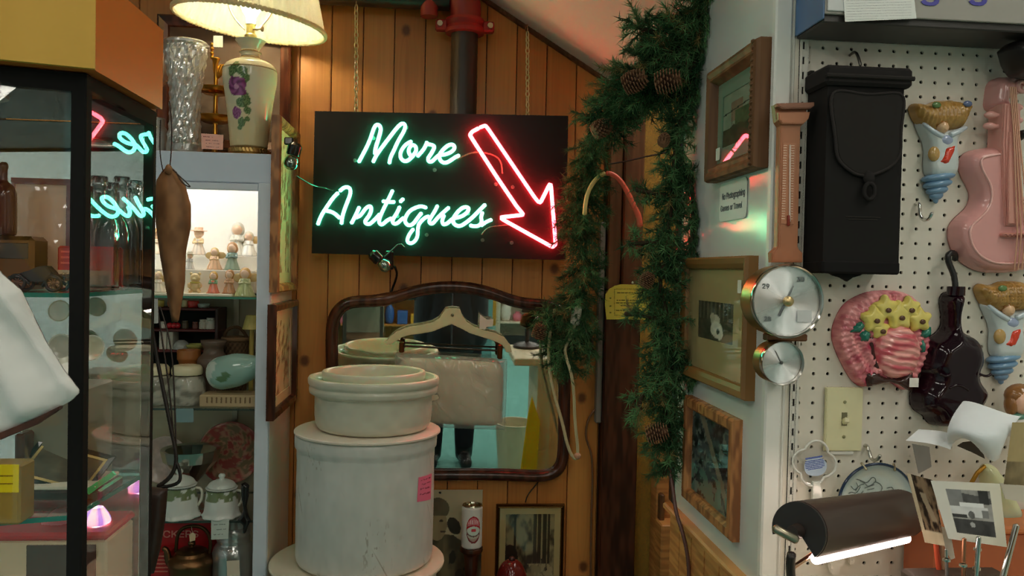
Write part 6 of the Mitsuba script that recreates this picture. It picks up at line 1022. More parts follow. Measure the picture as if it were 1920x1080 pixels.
# clear plastic paddle with a printed label
pl = pegplane(.012); q0 = pl.uv(1526, 868); u = (pl.uv(1536, 868) - q0)[0] / 10; pd = thing('plastic_paddle', 'clear plastic clover shaped paddle with a blue printed label', 'paddle')
ol = [(q0[0] + (31 + 10 * abs(math.cos(2 * t + .3))) * u * math.cos(t), q0[1] + (31 + 10 * abs(math.cos(2 * t + .3))) * 1.0 * u * math.sin(t)) for t in np.linspace(0, 2 * math.pi, 90, endpoint=False)]
part(pd, 'rim', pl.put(tube(np.c_[np.array(ol), np.full(90, .002)], .0022, 7, closed=True)), 'v_gloss', c(216, 214, 206), smooth=True, label='pale rim'); part(pd, 'blade', pl.put(trimesh.creation.extrude_polygon(Polygon(ol), .0015, engine='earcut')), 'plastic_film', smooth=False, label='clear blade')
hn = pl.poly([(1522, 902), (1535, 902), (1540, 925), (1538, 975), (1524, 975), (1521, 925)]); part(pd, 'handle', pl.put(prism(hn, .006, .002)), 'v_gloss', c(210, 210, 200), smooth=35)
lb = smooth_poly(pl.poly([(1512, 862), (1525, 856), (1544, 862), (1549, 872), (1544, 886), (1526, 892), (1511, 887), (1507, 874)]), 50); part(pd, 'label_disc', pl.put(mv(trimesh.creation.extrude_polygon(Polygon(lb), .0006, engine='earcut'), 0, 0, .002)), 'v_matte', c(188, 200, 218), smooth=False, label='pale blue label')
part(pd, 'print_line', pl.put(cat_([rot(box(q0[0] - w_ * u, q0[0] + w_ * u, q0[1] + y_ * u, q0[1] + (y_ + t_) * u, .0026, .003), 9, (0, 0, 1), (*q0, 0)) for y_, w_, t_ in ((9, 16, 3), (4.5, 17, 1.5), (1.5, 18, 1.5), (-1.5, 18, 1.5), (-4.5, 18, 1.5), (-7.5, 18, 1.5), (-10.5, 14, 1.5))])), 'v_matte', c(92, 106, 168), smooth=False, label='blue printed lines')
# blue rimmed plate with an ink drawing
pl = pegplane(.030); pc_ = pl.uv(1634, 938); R = (pl.uv(1706, 938) - pc_)[0]; plt = thing('plate', 'white plate with a dark blue rim and an ink drawing hung behind the desk lamp', 'plate')
m = lathe(smooth_prof([(0, .004), (R * .6, .004), (R * .8, .010), (R * .9, .016), (R * .975, .020), (R, .017), (R * .96, .012), (R * .6, -.004), (0, -.004)], 60), 96); rr = np.hypot(m.vertices[:, 0], m.vertices[:, 1]) / R
part(plt, 'body', pl.put(m, *pc_), 'v_gloss', np.where(((rr > .925) & (m.vertices[:, 2] > .008))[:, None], c(24, 44, 70), lerp(c(196, 208, 202), c(150, 172, 176), sst(.72, .92, rr))), smooth=True, label='white plate with dark blue rim')
s, o = 7.7125, (1480, 820); tp = lambda pts: [(*(pl.uv(o[0] + x / s, o[1] + y / s)), .0065) for x, y in pts]
dr_ = [[(880, 590), (980, 600), (1080, 640), (1130, 610), (1180, 565), (1220, 600), (1190, 650), (1110, 690), (1060, 650), (1000, 620)], [(1220, 630), (1290, 670), (1310, 730), (1260, 790), (1180, 800), (1060, 800), (960, 800)], [(865, 690), (920, 740), (980, 690), (1050, 660)], [(830, 795), (880, 780), (930, 790), (1000, 700)], [(810, 865), (870, 835), (950, 840), (1040, 760)], [(1060, 720), (1140, 690), (1200, 670)], [(1100, 745), (1200, 725)], [(940, 640), (960, 700), (930, 760)], [(1380, 720), (1460, 715), (1470, 760), (1420, 770)], [(1480, 790), (1550, 800)]]
part(plt, 'drawing', pl.put(cat_([tube(curve(np.array(tp(r_)), 30), .0007, 4) for r_ in dr_]), 0, 0), 'v_matte', c(84, 94, 92), smooth=True, label='ink line drawing')
part(plt, 'wire_hanger', cat_([pl.put(tube([(pc_[0] + (R + .003) * math.cos(t), pc_[1] + (R + .003) * math.sin(t), .012), (pc_[0] + (R - .006) * math.cos(t), pc_[1] + (R - .006) * math.sin(t), .023)], .0022, 6)) for t in (1.95, 1.13)]), 'v_metal', c(190, 180, 150), smooth=True)
p = pegplane(.008).hit(1580, 850); k = one('mounting_strip', 'small white mounting strip under the switch plate', 'mounting strip', box(p[0] - .022, p[0] + .022, YP - .006, YP - .0006, p[2] - .004, p[2] + .004, .002), 'v_satin', c(214, 212, 204), smooth=False)
q = pegplane(.012).poly([(1552, 1022), (1600, 1022), (1599, 1056), (1590, 1056), (1589, 1040), (1581, 1040), (1580, 1056), (1572, 1060), (1570, 1074), (1556, 1074), (1552, 1060)]); one('plastic_clip', 'white plastic clip hanging on the pegboard under the desk lamp', 'clip', pegplane(.012).put(prism(q, .009, .003)), 'v_gloss', c(216, 208, 196), smooth=30)
# ---------------------------------------------------------------- shelf box at the top right
SB = thing('wall_case', 'grey fronted wall case with a dark underside and a blue side at the top right', 'case'); zb3 = hy(1700, 84, YP - .004)[2]; xs = hy(1490, 62, YP - .004)[0]; yf = 1.262
part(SB, 'body', box(xs + .003, 1.6, yf + .006, YP - .004, zb3, 2.60, .002), 'v_satin', c(46, 42, 40), smooth=False, label='dark body'); part(SB, 'side_panel', box(xs, xs + .0028, yf, YP - .005, zb3 + .004, 2.60, .001), 'v_satin', c(74, 104, 142), smooth=False, label='blue side panel')
part(SB, 'front_panel', box(xs + .003, 1.6, yf, yf + .0055, zb3 + .012, 2.60, .001), 'v_satin', c(150, 146, 138), smooth=False, label='grey front panel')
part(SB, 'corner_strip', box(xs + .006, xs + .050, yf - .003, yf - .0005, zb3 + .016, 2.3, .001), 'v_satin', c(196, 198, 198), smooth=False, label='pale corner strip')
fpl = PY(yf - .0008); a_ = fpl.uv(1722, 5); m = scl(txt('g', .034, .0008, True), 1.3, 1, 1)
for px in (1722, 1812): a_ = fpl.uv(px, -6); part(SB, 'lettering', fpl.put(mv(m, a_[0], a_[1] - .002, 0)), 'v_satin', c(64, 60, 150), smooth=False, label='blue letter tail')
pl = PY(yf - .004); q = pl.poly([(1578, -70), (1706, -70), (1718, 35), (1584, 41)]); k = thing('paper_sheet', 'white ruled paper hanging over the front edge of the wall case', 'paper'); part(k, 'sheet', pl.put(trimesh.creation.extrude_polygon(Polygon(q), .0008, engine='earcut')), 'v_matte', c(226, 228, 224), smooth=False)
part(k, 'rule', pl.put(cat_([tube([(*pl.uv(1586, y), .001), (*pl.uv(1708, y - 3), .001)], .0003, 4) for y in range(-8, 40, 5)])), 'v_matte', c(190, 190, 190), smooth=False, kind='stuff')
bq = PY(1.30).poly([(1884, 92), (1900, 78), (1960, 70), (1960, 150), (1905, 140), (1892, 120)]); one('iron_ornament', 'black iron ornament at the right edge under the wall case', 'ornament', PY(1.30).put(inflate(bq, .03, .02, .006, .02, lambda x, y, d: .006 * meshkit.fbm(np.c_[x * 50, y * 50, 0 * x], 2))), 'v_satin', c(24, 22, 22), smooth=True)
# ---------------------------------------------------------------- curled papers, photographs, rack
def card(key, label, cat_l, quad, Ys, fn, n=40, bulge=.0, mat='v_matte'):
    P = [PY(Y).hit(*p) for p, Y in zip(quad, Ys)]; nrm = np.cross(P[1] - P[0], P[3] - P[0]); nrm /= np.linalg.norm(nrm)
    if nrm[1] > 0: nrm = -nrm
    k = thing(key, label, cat_l)
    f3 = lambda u, v: (P[0] * (1 - u)[:, None] + P[1] * u[:, None]) * v[:, None] + (P[3] * (1 - u)[:, None] + P[2] * u[:, None]) * (1 - v)[:, None] + nrm * (bulge * 4 * (u * (1 - u)))[:, None]
    g, u, v = grid(n, n, f3); b = g.copy(); b.vertices -= nrm * .0007; part(k, 'sheet', g, mat, np.clip(fn(u, v), .004, .9), smooth=True); part(k, 'reverse', b, mat, c(196, 190, 176), smooth=True); return k
white = lambda u, v: np.tile(c(222, 226, 228), (len(u), 1))
one('curled_paper', 'flat lower tongue of curled white paper under the violet bottle', 'paper', (lambda g: g)(grid(24, 10, lambda u, v: (lambda P: (P[0] * (1 - u)[:, None] + P[1] * u[:, None]) * v[:, None] + (P[3] * (1 - u)[:, None] + P[2] * u[:, None]) * (1 - v)[:, None] + np.array([0, -.012, .004]) * np.sin(u * math.pi)[:, None])([PY(Y).hit(*p) for p, Y in zip([(1722, 805), (1792, 816), (1782, 843), (1698, 826)], (1.31, 1.26, 1.24, 1.27))]))[0]), 'v_matte', c(224, 228, 230), smooth=True)
def curl(u, v):
    L = [(1778, 818), (1779, 795), (1790, 770), (1808, 752)]; t = v; 
    top = np.array([PY(1.28).hit(1806, 752), PY(1.25).hit(1835, 757), PY(1.24).hit(1872, 770), PY(1.25).hit(1914, 781)]); midl = np.array([PY(1.23).hit(1778, 800), PY(1.20).hit(1815, 806), PY(1.19).hit(1860, 815), PY(1.21).hit(1892, 812)]); bot = np.array([PY(1.26).hit(1782, 838), PY(1.225).hit(1818, 826), PY(1.215).hit(1848, 856), PY(1.23).hit(1874, 858)])
    from scipy.interpolate import CubicSpline
    x = np.linspace(0, 1, 4); A, B, C = (CubicSpline(x, q)(u) for q in (top, midl, bot)); v = v[:, None]; return A * (2 * (v - .5) * v) * 1 + B * (4 * v * (1 - v)) + C * (2 * (v - .5) * (v - 1))
one('curled_paper', 'big curled white paper in front of the violet bottle', 'paper', grid(36, 24, curl)[0], 'v_matte', c(222, 227, 230), smooth=True)
cq = [PY(1.255).hit(x, y) for x, y in ((1794, 836), (1805, 829), (1820, 827), (1834, 834), (1842, 846), (1846, 860), (1822, 848))]; one('photograph', 'dark curled underside of a photograph below the big curled paper', 'photograph', PY(1.255).put(trimesh.creation.extrude_polygon(Polygon([(p[0], p[2]) for p in cq]), .001, engine='earcut')), 'v_satin', c(74, 62, 50), smooth=False)
gq = [PY(1.34).hit(x, y) for x, y in ((1710, 832), (1742, 838), (1746, 875), (1722, 888))]; one('photograph', 'grey blurred photograph hanging under the paper tongue', 'photograph', PY(1.34).put(trimesh.creation.extrude_polygon(Polygon([(p[0], p[2]) for p in gq]), .001, engine='earcut')), 'v_satin', lambda v: lerp(c(110, 106, 102), c(160, 156, 150), meshkit.fbm(v * 40, 2)), smooth=False)
def sepia1(u, v):
    cc = lerp(c(196, 176, 146), c(214, 196, 168), fb(u, v, 4, 3)); w = (u > .16) & (v > .20); d = lerp(c(44, 32, 24), c(140, 116, 92), sst(.35, .65, fb(u, v, 7, 5))); cc[w] = d[w]; m = w & (np.abs(u - .62 - .15 * np.sin(v * 6)) < .12) & (v > .35) & (v < .75); cc[m] = c(160, 142, 120); return cc
card('photograph', 'sepia photograph card leaning left of the white bordered one', 'photograph', [(1700, 887), (1748, 900), (1772, 1024), (1734, 1017)], (1.175, 1.155, 1.15, 1.165), sepia1)
def bw2(u, v):
    cc = lerp(c(206, 204, 196), c(214, 208, 190), u); x, y = (u - .18) / .66, (v - .13) / .74; w = (x > 0) & (x < 1) & (y > 0) & (y < 1); g = fb(x, y, 5, 21); d = lerp(c(96, 94, 92), c(176, 174, 170), g)
    for cond, a, b in (((y > .72) & (np.abs(y - .88 + .15 * x) < .10), 66, 96), ((y > .62) & (x > .72) & (y > .7) & (x < .95), 46, 66), ((y > .60) & (x < .35), 112, 134), ((np.abs(y - .62) < .10) & (x > .25) & (x < .8), 214, 226), ((y < .62) & (y > .40) & (x < .9), 186, 214), ((np.abs(y - .40) < .035) & (x < .36), 50, 70), ((y < .34), 44, 80), ((np.hypot((x - .48) * 1.2, y - .44) < .09), 60, 120), ((np.hypot((x - .46), y - .22) < .06), 150, 180), ((x > .74) & (y > .40) & (y < .56) & (x < .9), 110, 130)): d[cond] = lerp(c(a), c(b), g)[cond]
    cc[w] = d[w]; return cc
k = card('photograph', 'white bordered black and white photograph propped on wire rods', 'photograph', [(1745, 901), (1875, 907), (1888, 1026), (1778, 1010)], (1.15, 1.13, 1.12, 1.135), bw2, 90)
pl = PY(1.1525); one('photograph', 'white edge of a photograph card behind the white bordered one', 'photograph', PY(1.17).put(trimesh.creation.extrude_polygon(Polygon(PY(1.17).poly([(1752, 985), (1780, 990), (1790, 1046), (1782, 1049)])), .001, engine='earcut')), 'v_matte', c(216, 206, 190), smooth=False)
def sepia3(u, v): return np.where((v < .38)[:, None], lerp(c(86, 76, 56), c(150, 134, 100), fb(u, v, 6, 3)), lerp(c(150, 132, 92), c(176, 158, 116), fb(u, v, 4, 9)))
card('photograph', 'old tan photograph at the right edge beside the curled paper', 'photograph', [(1898, 792), (1965, 792), (1955, 912), (1882, 908)], (1.20, 1.18, 1.18, 1.20), sepia3, 40)
one('photograph', 'white edged card standing behind the old tan photograph', 'photograph', PY(1.25).put(trimesh.creation.extrude_polygon(Polygon(PY(1.25).poly([(1874, 905), (1960, 916), (1960, 950), (1884, 935)])), .001, engine='earcut')), 'v_matte', c(206, 200, 186), smooth=False)
sl_ = PY(1.33); sq_ = smooth_poly(sl_.poly([(1840, 874), (1850, 870), (1862, 873), (1878, 892), (1896, 926), (1913, 962), (1904, 976), (1885, 984), (1862, 984), (1848, 950), (1838, 905)]), 60)
k = thing('wall_pocket', 'pale green shell shaped wall pocket behind the photographs', 'wall pocket'); part(k, 'body', sl_.put(inflate([tuple(p) for p in sq_], .022, .03, .004, .003)), 'v_gloss', lambda v: lerp(c(110, 158, 158), c(206, 206, 160), sst(hy(1880, 985, 1.33)[2], hy(1880, 940, 1.33)[2], v[:, 2])), smooth=True)
part(k, 'gilt_edge', sl_.put(tube([(*sl_.uv(1818, 905), .004), (*sl_.uv(1828, 885), .006), (*sl_.uv(1842, 872), .006)], .0035, 7)), 'v_metal', c(190, 140, 60), smooth=True, label='gilt edge')
# child figurine at the right edge
cp = PY(1.32); hc_ = cp.hit(1910, 752); u = (cp.hit(1920, 752) - hc_)[0] / 10; k = thing('wall_figurine', 'child figurine with brown hair and a green scarf at the right edge', 'figurine'); part(k, 'head', ell(*(hc_ + [u * 6, -.006, 0]), 22 * u, 20 * u, 24 * u), 'v_gloss', c(232, 186, 160), smooth=True); part(k, 'hair', cat_([ell(*(hc_ + [u * 4, .002, 9 * u]), 27 * u, 22 * u, 22 * u), ell(*(hc_ + [-u * 14, 0, -6 * u]), 10 * u, 14 * u, 20 * u)]), 'v_gloss', c(140, 96, 56), smooth=True)
part(k, 'scarf', ell(*(hc_ + [u * 8, .0, -26 * u]), 30 * u, 16 * u, 8 * u), 'v_gloss', c(96, 140, 124), smooth=True, label='green scarf'); part(k, 'body', lathe(smooth_prof([(0, 0), (26 * u, 2 * u), (24 * u, 20 * u), (14 * u, 36 * u), (0, 38 * u)], 20), 24).apply_translation(hc_ + [u * 10, .0, -64 * u]), 'v_gloss', c(214, 210, 200), smooth=True)
# wooden box and the wire rods of a card rack
wz = PY(1.27).hit(1840, 985)[2]; bx0 = PY(1.27).hit(1752, 1040)[0]; wb2 = thing('wooden_chest', 'orange brown wooden chest at the bottom right corner', 'chest'); part(wb2, 'body', box(bx0, 1.35, 1.27, 1.36, (PY(1.05).hit(1488, 1120) - [0, 0, .0995])[2], wz - .014, .003), 'v_satin', lambda v: lerp(c(150, 76, 44), c(176, 96, 58), meshkit.fbm(v * [12, 12, 90], 3)), smooth=False); part(wb2, 'lid', box(bx0 - .003, 1.35, 1.262, 1.362, wz - .0135, wz, .004), 'v_satin', c(188, 112, 66), smooth=False, label='paler lid edge')
rkk = thing('card_rack', 'wire rods of a card rack holding the photographs at the bottom right', 'rack')
for p0_, p1_, Y, r_, col, mat in (((1808, 1010), (1806, 1100), 1.125, .0030, c(190, 130, 100), 'v_metal'), ((1835, 1008), (1830, 1100), 1.115, .0036, c(206, 206, 200), 'v_chrome'), ((1906, 985), (1876, 1100), 1.10, .0045, c(220, 210, 200), 'v_chrome'), ((1755, 1020), (1764, 1100), 1.19, .004, c(176, 70, 40), 'v_satin'), ((1762, 1018), (1773, 1100), 1.192, .0045, c(170, 130, 100), 'v_satin'), ((1774, 1030), (1776, 1100), 1.165, .0026, c(200, 200, 196), 'v_chrome')): part(rkk, 'rod', tube([PY(Y).hit(*p0_), PY(Y).hit(*p1_)], r_, 8), mat, col, smooth=True)
for x, y in ((1806, 1060), (1831, 1066), (1775, 1050), (1833, 1030)): q = PY(1.118).hit(x, y); part(rkk, 'coil', mv(lathe([(.003, -.0025), (.0055, -.0015), (.0055, .0015), (.003, .0025)], 12), *q), 'v_chrome', c(206, 206, 200), smooth=30)
part(rkk, 'base', box(PY(1.12).hit(1745, 1100)[0], PY(1.12).hit(1930, 1100)[0], 1.09, 1.20, PY(1.12).hit(1830, 1100)[2] - .02, PY(1.12).hit(1830, 1100)[2], .004), 'v_satin', c(60, 50, 44), smooth=False)
# ---------------------------------------------------------------- desk lamp
DL = thing('desk_lamp', 'dark brown metal desk lamp with a half round shade at the bottom right', 'lamp'); A_, B_ = PY(1.03).hit(1500, 995), PY(1.24).hit(1688, 963); ax = B_ - A_; Ln = np.linalg.norm(ax); ax /= Ln; Rl = .0375
e1 = np.cross(ax, [0, 0, 1]); e1 /= np.linalg.norm(e1); e2 = np.cross(e1, ax); 
if e2[2] < 0: e2 = -e2
toward = EYE - A_; toward -= ax * (toward @ ax); th0 = math.atan2(toward @ e2, toward @ e1)          # angle that faces the camera
aa = np.linspace(math.radians(-48), math.radians(200), 40)     # open below
def shell(r): return [A_ + ax * (t * Ln) + r * (math.cos(a) * e1 + math.sin(a) * e2) for t in np.linspace(0, 1, 8) for a in aa]
if toward @ e1 < 0: aa = math.pi - aa
vo, vi = np.array(shell(Rl)), np.array(shell(Rl - .0015)); na_ = len(aa); f = []
for i in range(7):
    for j in range(na_ - 1): q = i * na_ + j; f += [(q, q + 1, q + na_ + 1), (q, q + na_ + 1, q + na_)]
f = np.array(f); N_ = len(vo); rim = [j for j in range(na_)] + [i * na_ + na_ - 1 for i in range(1, 8)] + [7 * na_ + j for j in range(na_ - 2, -1, -1)] + [i * na_ for i in range(6, 0, -1)]
rf_ = [];  
for k_ in range(len(rim)): p, q = rim[k_], rim[(k_ + 1) % len(rim)]; rf_ += [(p, q, q + N_), (p, q + N_, p + N_)]
shd = trimesh.Trimesh(np.vstack([vo, vi]), np.vstack([f, f[:, ::-1] + N_, np.array(rf_)]), process=False); part(DL, 'shade', shd, 'v_satin', c(58, 42, 36), smooth=50, label='dark brown half round shade')
def endcap(P, sgn_):
    pts = [P + (Rl - .0006) * (math.cos(a) * e1 + math.sin(a) * e2) for a in aa]; m = np.array(pts + [P]); d = ax * sgn_ * .003; m = np.vstack([m - d * .5, m + d]); n = len(pts); f = []
    for j in range(n - 1): f += [(j, j + 1, n), (n + 1 + j, 2 * n + 1, n + 2 + j), (j, n + 1 + j, n + 2 + j), (j, n + 2 + j, j + 1)]
    f += [(n - 1, n, 2 * n + 1), (n - 1, 2 * n + 1, 2 * n), (n, 0, n + 1), (n, n + 1, 2 * n + 1)]
    return trimesh.Trimesh(m, np.array(f), process=False)
part(DL, 'end_cap', endcap(A_ - ax * .002, -1), 'v_satin', c(34, 28, 26), smooth=False, label='dark end cap'); part(DL, 'end_cap', endcap(B_ + ax * .002, 1), 'v_satin', c(34, 28, 26), smooth=False)
sg_ = 1 if toward @ e1 > 0 else -1; tc_ = -.0335 * e2 + sg_ * .016 * e1
part(DL, 'light_tube', cyl(A_ + ax * .018 + tc_, B_ - ax * .012 + tc_, .0078, n=14), 'v_matte', c(250), smooth=30, label='glowing tube', emitter=emit(DESK_TUBE))
kn = A_ - ax * .010; part(DL, 'knob', cyl(A_ - ax * .006, A_ - ax * .022, .010, .008, n=20), 'v_satin', c(40, 30, 26), smooth=40); S0, S1 = PY(1.0).hit(1452, 990), PY(.995).hit(1493, 1012); d_ = S1 - S0
part(DL, 'strap', tube(curve([S0, S0 * .6 + S1 * .4 + [0, -.004, 0], S1], 12), .0055, 8), 'v_metal', c(170, 160, 140), smooth=True, label='metal strap')
ar = [PY(1.02).hit(1484, 1040), PY(1.03).hit(1482, 1062), PY(1.05).hit(1488, 1120)]; part(DL, 'arm', tube(curve(np.array(ar), 20), .006, 10), 'v_satin', c(36, 28, 26), smooth=True); part(DL, 'arm_link', tube([PY(1.04).hit(1528, 1036), PY(1.03).hit(1484, 1066)], .003, 8), 'v_chrome', c(220, 170, 140), smooth=True)
part(DL, 'base', mv(lathe([(0, 0), (.07, 0), (.07, .012), (.05, .022), (.012, .03), (.012, .10), (0, .10)], 40), *(PY(1.05).hit(1488, 1120) - [0, 0, .10])), 'v_satin', c(36, 28, 26), smooth=30)
dz = (PY(1.05).hit(1488, 1120) - [0, 0, .10])[2]; ct_ = thing('counter', 'cream counter under the desk lamp and the card rack', 'counter'); part(ct_, 'top', box(.385, 1.5, .97, 1.365, dz - .035, dz - .0005, .004), 'v_satin', c(206, 196, 166), smooth=False); part(ct_, 'cabinet', box(.50, 1.5, 1.02, 1.365, 0, dz - .0355, .002), 'v_satin', c(206, 196, 166), smooth=False)
# ---------------------------------------------------------------- low things on the back wall
def man_print(u, v):
    cc = lerp(c(206, 198, 164), c(190, 180, 146), fb(u, v, 3, 2)); d = lerp(c(70, 62, 42), c(128, 116, 82), sst(.3, .7, fb(u, v, 6, 4))); k_ = lerp(c(34, 30, 22), c(64, 56, 40), fb(u, v, 7, 6))
    m = v < .60 - .55 * np.maximum(u - .45, 0) ** 1.5 + .05 * (fb(u, v, 5, 9) - .5); cc[m] = d[m]; m = (u > .42) & (v < .46) & (fb(u, v, 5, 12) > .5); cc[m] = k_[m]
    m = ((u - .20) / .17) ** 2 + ((v - .70) / .15) ** 2 < 1; cc[m] = lerp(c(140, 126, 92), c(178, 164, 124), fb(u, v, 6, 8))[m]; m = (((u - .20) / .21) ** 2 + ((v - .83) / .10) ** 2 < 1) & (v > .77); cc[m] = lerp(c(84, 78, 56), c(124, 114, 86), fb(u, v, 6, 9))[m]
    m = ((u - .27) / .035) ** 2 + ((v - .725) / .012) ** 2 < 1; cc[m] = c(70, 60, 44); m = ((u - .36) / .04) ** 2 + ((v - .69) / .025) ** 2 < 1; cc[m] = c(150, 134, 98); m = ((u - .30) / .05) ** 2 + ((v - .63) / .010) ** 2 < 1; cc[m] = c(84, 70, 50)
    m = ((u - .50) / .12) ** 2 + ((v - .68 + .2 * (u - .5)) / .07) ** 2 < 1 + .5 * (fb(u, v, 9, 5) - .5); cc[m] = k_[m]; m = (v < .2) & (u > .3) & (fb(u, v, 4, 3) > .45); cc[m] = lerp(c(110, 96, 50), c(150, 132, 76), fb(u, v, 5, 14))[m]; return cc
WP = PY(2.676); k = thing('poster', 'sepia poster of a man in a cap pinned to the boards behind the beer can', 'poster'); q = WP.poly([(800, 918), (905, 921), (905, 1130), (800, 1130)]); pw, ph = q[1][0] - q[0][0], q[0][1] - q[3][1]
g, col = print_mesh(pw, ph, man_print, 90); part(k, 'sheet', WP.put(g, (q[0][0] + q[1][0]) / 2, (q[0][1] + q[3][1]) / 2, .002), 'v_satin', col, smooth=False); p = WP.hit(825, 923); part(k, 'pin', ell(p[0], 2.672, p[2], .004, .003, .004, 1), 'v_satin', c(50, 46, 40), smooth=True)
tt_z = hy(960, 1118, 2.55)[2]; cx_ = hy(885, 980, 2.56)[0]; ck = thing('beer_can', 'white beer can with a red lettered oval emblem on a dark wooden stand', 'can'); z0c, z1c = hy(885, 1025, 2.56)[2], hy(885, 946, 2.56)[2]; rc_ = (hy(905, 980, 2.56)[0] - hy(865, 980, 2.56)[0]) / 2 * .97; hc = z1c - z0c
lbm = lathe([(0, .001), (rc_ - .003, 0), (rc_, .004)] + [(rc_, z) for z in np.linspace(.006, hc - .008, 70)] + [(rc_ - .003, hc - .003)], 130)
def canc(v):
    a = np.arctan2(v[:, 0] - cx_, -(v[:, 1] - 2.56)) - .12; s_ = a * rc_ / .024; t = (v[:, 2] - z0c) / hc; cc = np.tile(c(222, 220, 214), (len(v), 1)); y = (t - .47) / .32; x = s_; R_ = c(176, 24, 44)
    el = (x / .98) ** 2 + (y / .98) ** 2; m = el < 1; cc[m] = c(176, 150, 140); m = (el < 1) & (y > .30); cc[m] = c(214, 120, 130); m = (np.abs(el - .92) < .10) & (y > .25); cc[m] = R_; m = np.abs(y - .28 + .20 * x * x) < .08; cc[m & (np.abs(x) < .95)] = R_
    m = (x / .86) ** 2 + ((y + .08) / .34) ** 2 < 1; cc[m] = c(214, 226, 216); m = (np.abs(x) < .32) & (np.abs(y + .02) < .10); cc[m] = c(196, 60, 70); m = (np.abs(el - .90) < .14) & (y < -.30); cc[m] = c(120, 36, 40); m = ((x / .80) ** 2 + ((y + .42) / .24) ** 2 < 1) & ((x / .86) ** 2 + ((y + .08) / .36) ** 2 > 1); cc[m] = c(196, 190, 176)
    m = ((x / .9) ** 2 + ((y + .12) / .40) ** 2 < 1) & ((x / .86) ** 2 + ((y + .08) / .35) ** 2 > 1) & (y < -.1); cc[m] = c(110, 84, 78); m = (el < .8) & (y > .42) & (y < .74 - .2 * x * x) & (np.sin(x * 26) > .1) & (np.abs(x) < .75); cc[m] = c(236, 206, 206); return cc
part(ck, 'body', mv(lbm, cx_, 2.56, z0c), 'v_gloss', canc, smooth=True, label='white can with a red and white oval emblem')
part(ck, 'lid', mv(lathe([(0, -.004), (rc_ - .007, -.004), (rc_ - .005, .001), (rc_ - .002, .001), (rc_ - .001, -.002), (rc_ - .003, -.003)], 48), cx_, 2.56, z1c), 'v_chrome', c(186, 184, 160), smooth=30, label='metal lid'); part(ck, 'pull_tab', mv(rot(box(-.004, .004, -.010, .010, 0, .0015, .0006), 20), cx_, 2.556, z1c - .0035), 'v_chrome', c(210, 206, 180), smooth=False)
hs_ = z0c - tt_z; one('wooden_stand', 'dark turned wooden stand under the beer can', 'stand', mv(lathe(smooth_prof([(0, 0), (.034, 0), (.036, .012), (.020, .025), (.016, .05), (.020, hs_ * .55), (.026, hs_ - .02), (rc_ + .003, hs_ - .012), (rc_ + .003, hs_ - .0006), (0, hs_ - .0006)], 44), 40), cx_, 2.56, tt_z), 'dark_wood', smooth=True)
def forestp(u, v):
    t = fb(u, v, 8, 31); cc = lerp(c(46, 42, 28), c(150, 142, 104), sst(.32, .68, t)); tr = np.zeros(len(u), bool)
    for x0, w in ((.20, .022), (.60, .035), (.69, .03), (.79, .05), (.88, .02)): tr |= (np.abs(u - x0) < w) & (v > .45)
    cc[tr] = lerp(c(30, 27, 18), c(60, 54, 36), t)[tr]; m = (np.abs(u - .745) < .018) & (v > .5); cc[m] = c(150, 140, 104); m = (np.hypot((u - .10) / .16, (v - .52) / .14) < 1); cc[m] = lerp(c(24, 22, 14), c(50, 44, 30), t)[m]
    m = (v < .45) & (fb(u, v, 13, 34) > .54); cc[m] = c(170, 160, 122); m = (v < .22) & (fb(u, v, 5, 36) > .45); cc[m] = c(40, 36, 24); return cc
picture('framed_picture', 'sepia forest photograph in a thin gilt frame below the mirror', Plane((0, 2.672, 0)), [(926, 1150), (1058, 944)], [(0, 0), (0, .010), (.003, .016), (.006, .013), (.009, .015), (.014, .006)], 'v_metal', c(112, 84, 44), forestp, .020, c(182, 168, 118), 90)
rdm = hy(960, 1050, 2.48); k = thing('red_glass_dome', 'dark red glass dome at the bottom in front of the forest photograph', 'dome'); part(k, 'dome', mv(lathe(smooth_prof([(.075, 0), (.078, .012), (.072, .045), (.056, .066), (.03, rdm[2] - tt_z - .012), (.012, rdm[2] - tt_z), (0, rdm[2] - tt_z)], 40), 48), rdm[0], 2.48, tt_z), 'v_gloss', c(96, 22, 20), smooth=True); part(k, 'knob', ell(rdm[0], 2.48, rdm[2] + .003, .010, .010, .009), 'v_gloss', c(60, 24, 20), smooth=True)
k = thing('side_table', 'narrow dark wooden table along the boards right of the crocks', 'table'); part(k, 'top', box(.045, .50, 2.36, 2.68, tt_z - .022, tt_z - .0004, .004), 'dark_wood', smooth=False)
for x in (.07, .475):
    for y in (2.39, 2.65): part(k, 'leg', box(x - .018, x + .018, y - .018, y + .018, 0, tt_z - .0225, .004), 'dark_wood', smooth=False)
one('wire', 'thin black wire hanging from the foot of the mirror to the forest photograph', 'wire', tube(curve([hy(x, y, 2.673) for x, y in ((1012, 900), (1000, 915), (990, 928), (985, 942))], 16), .0018, 6), 'v_satin', c(24, 20, 18), smooth=True)
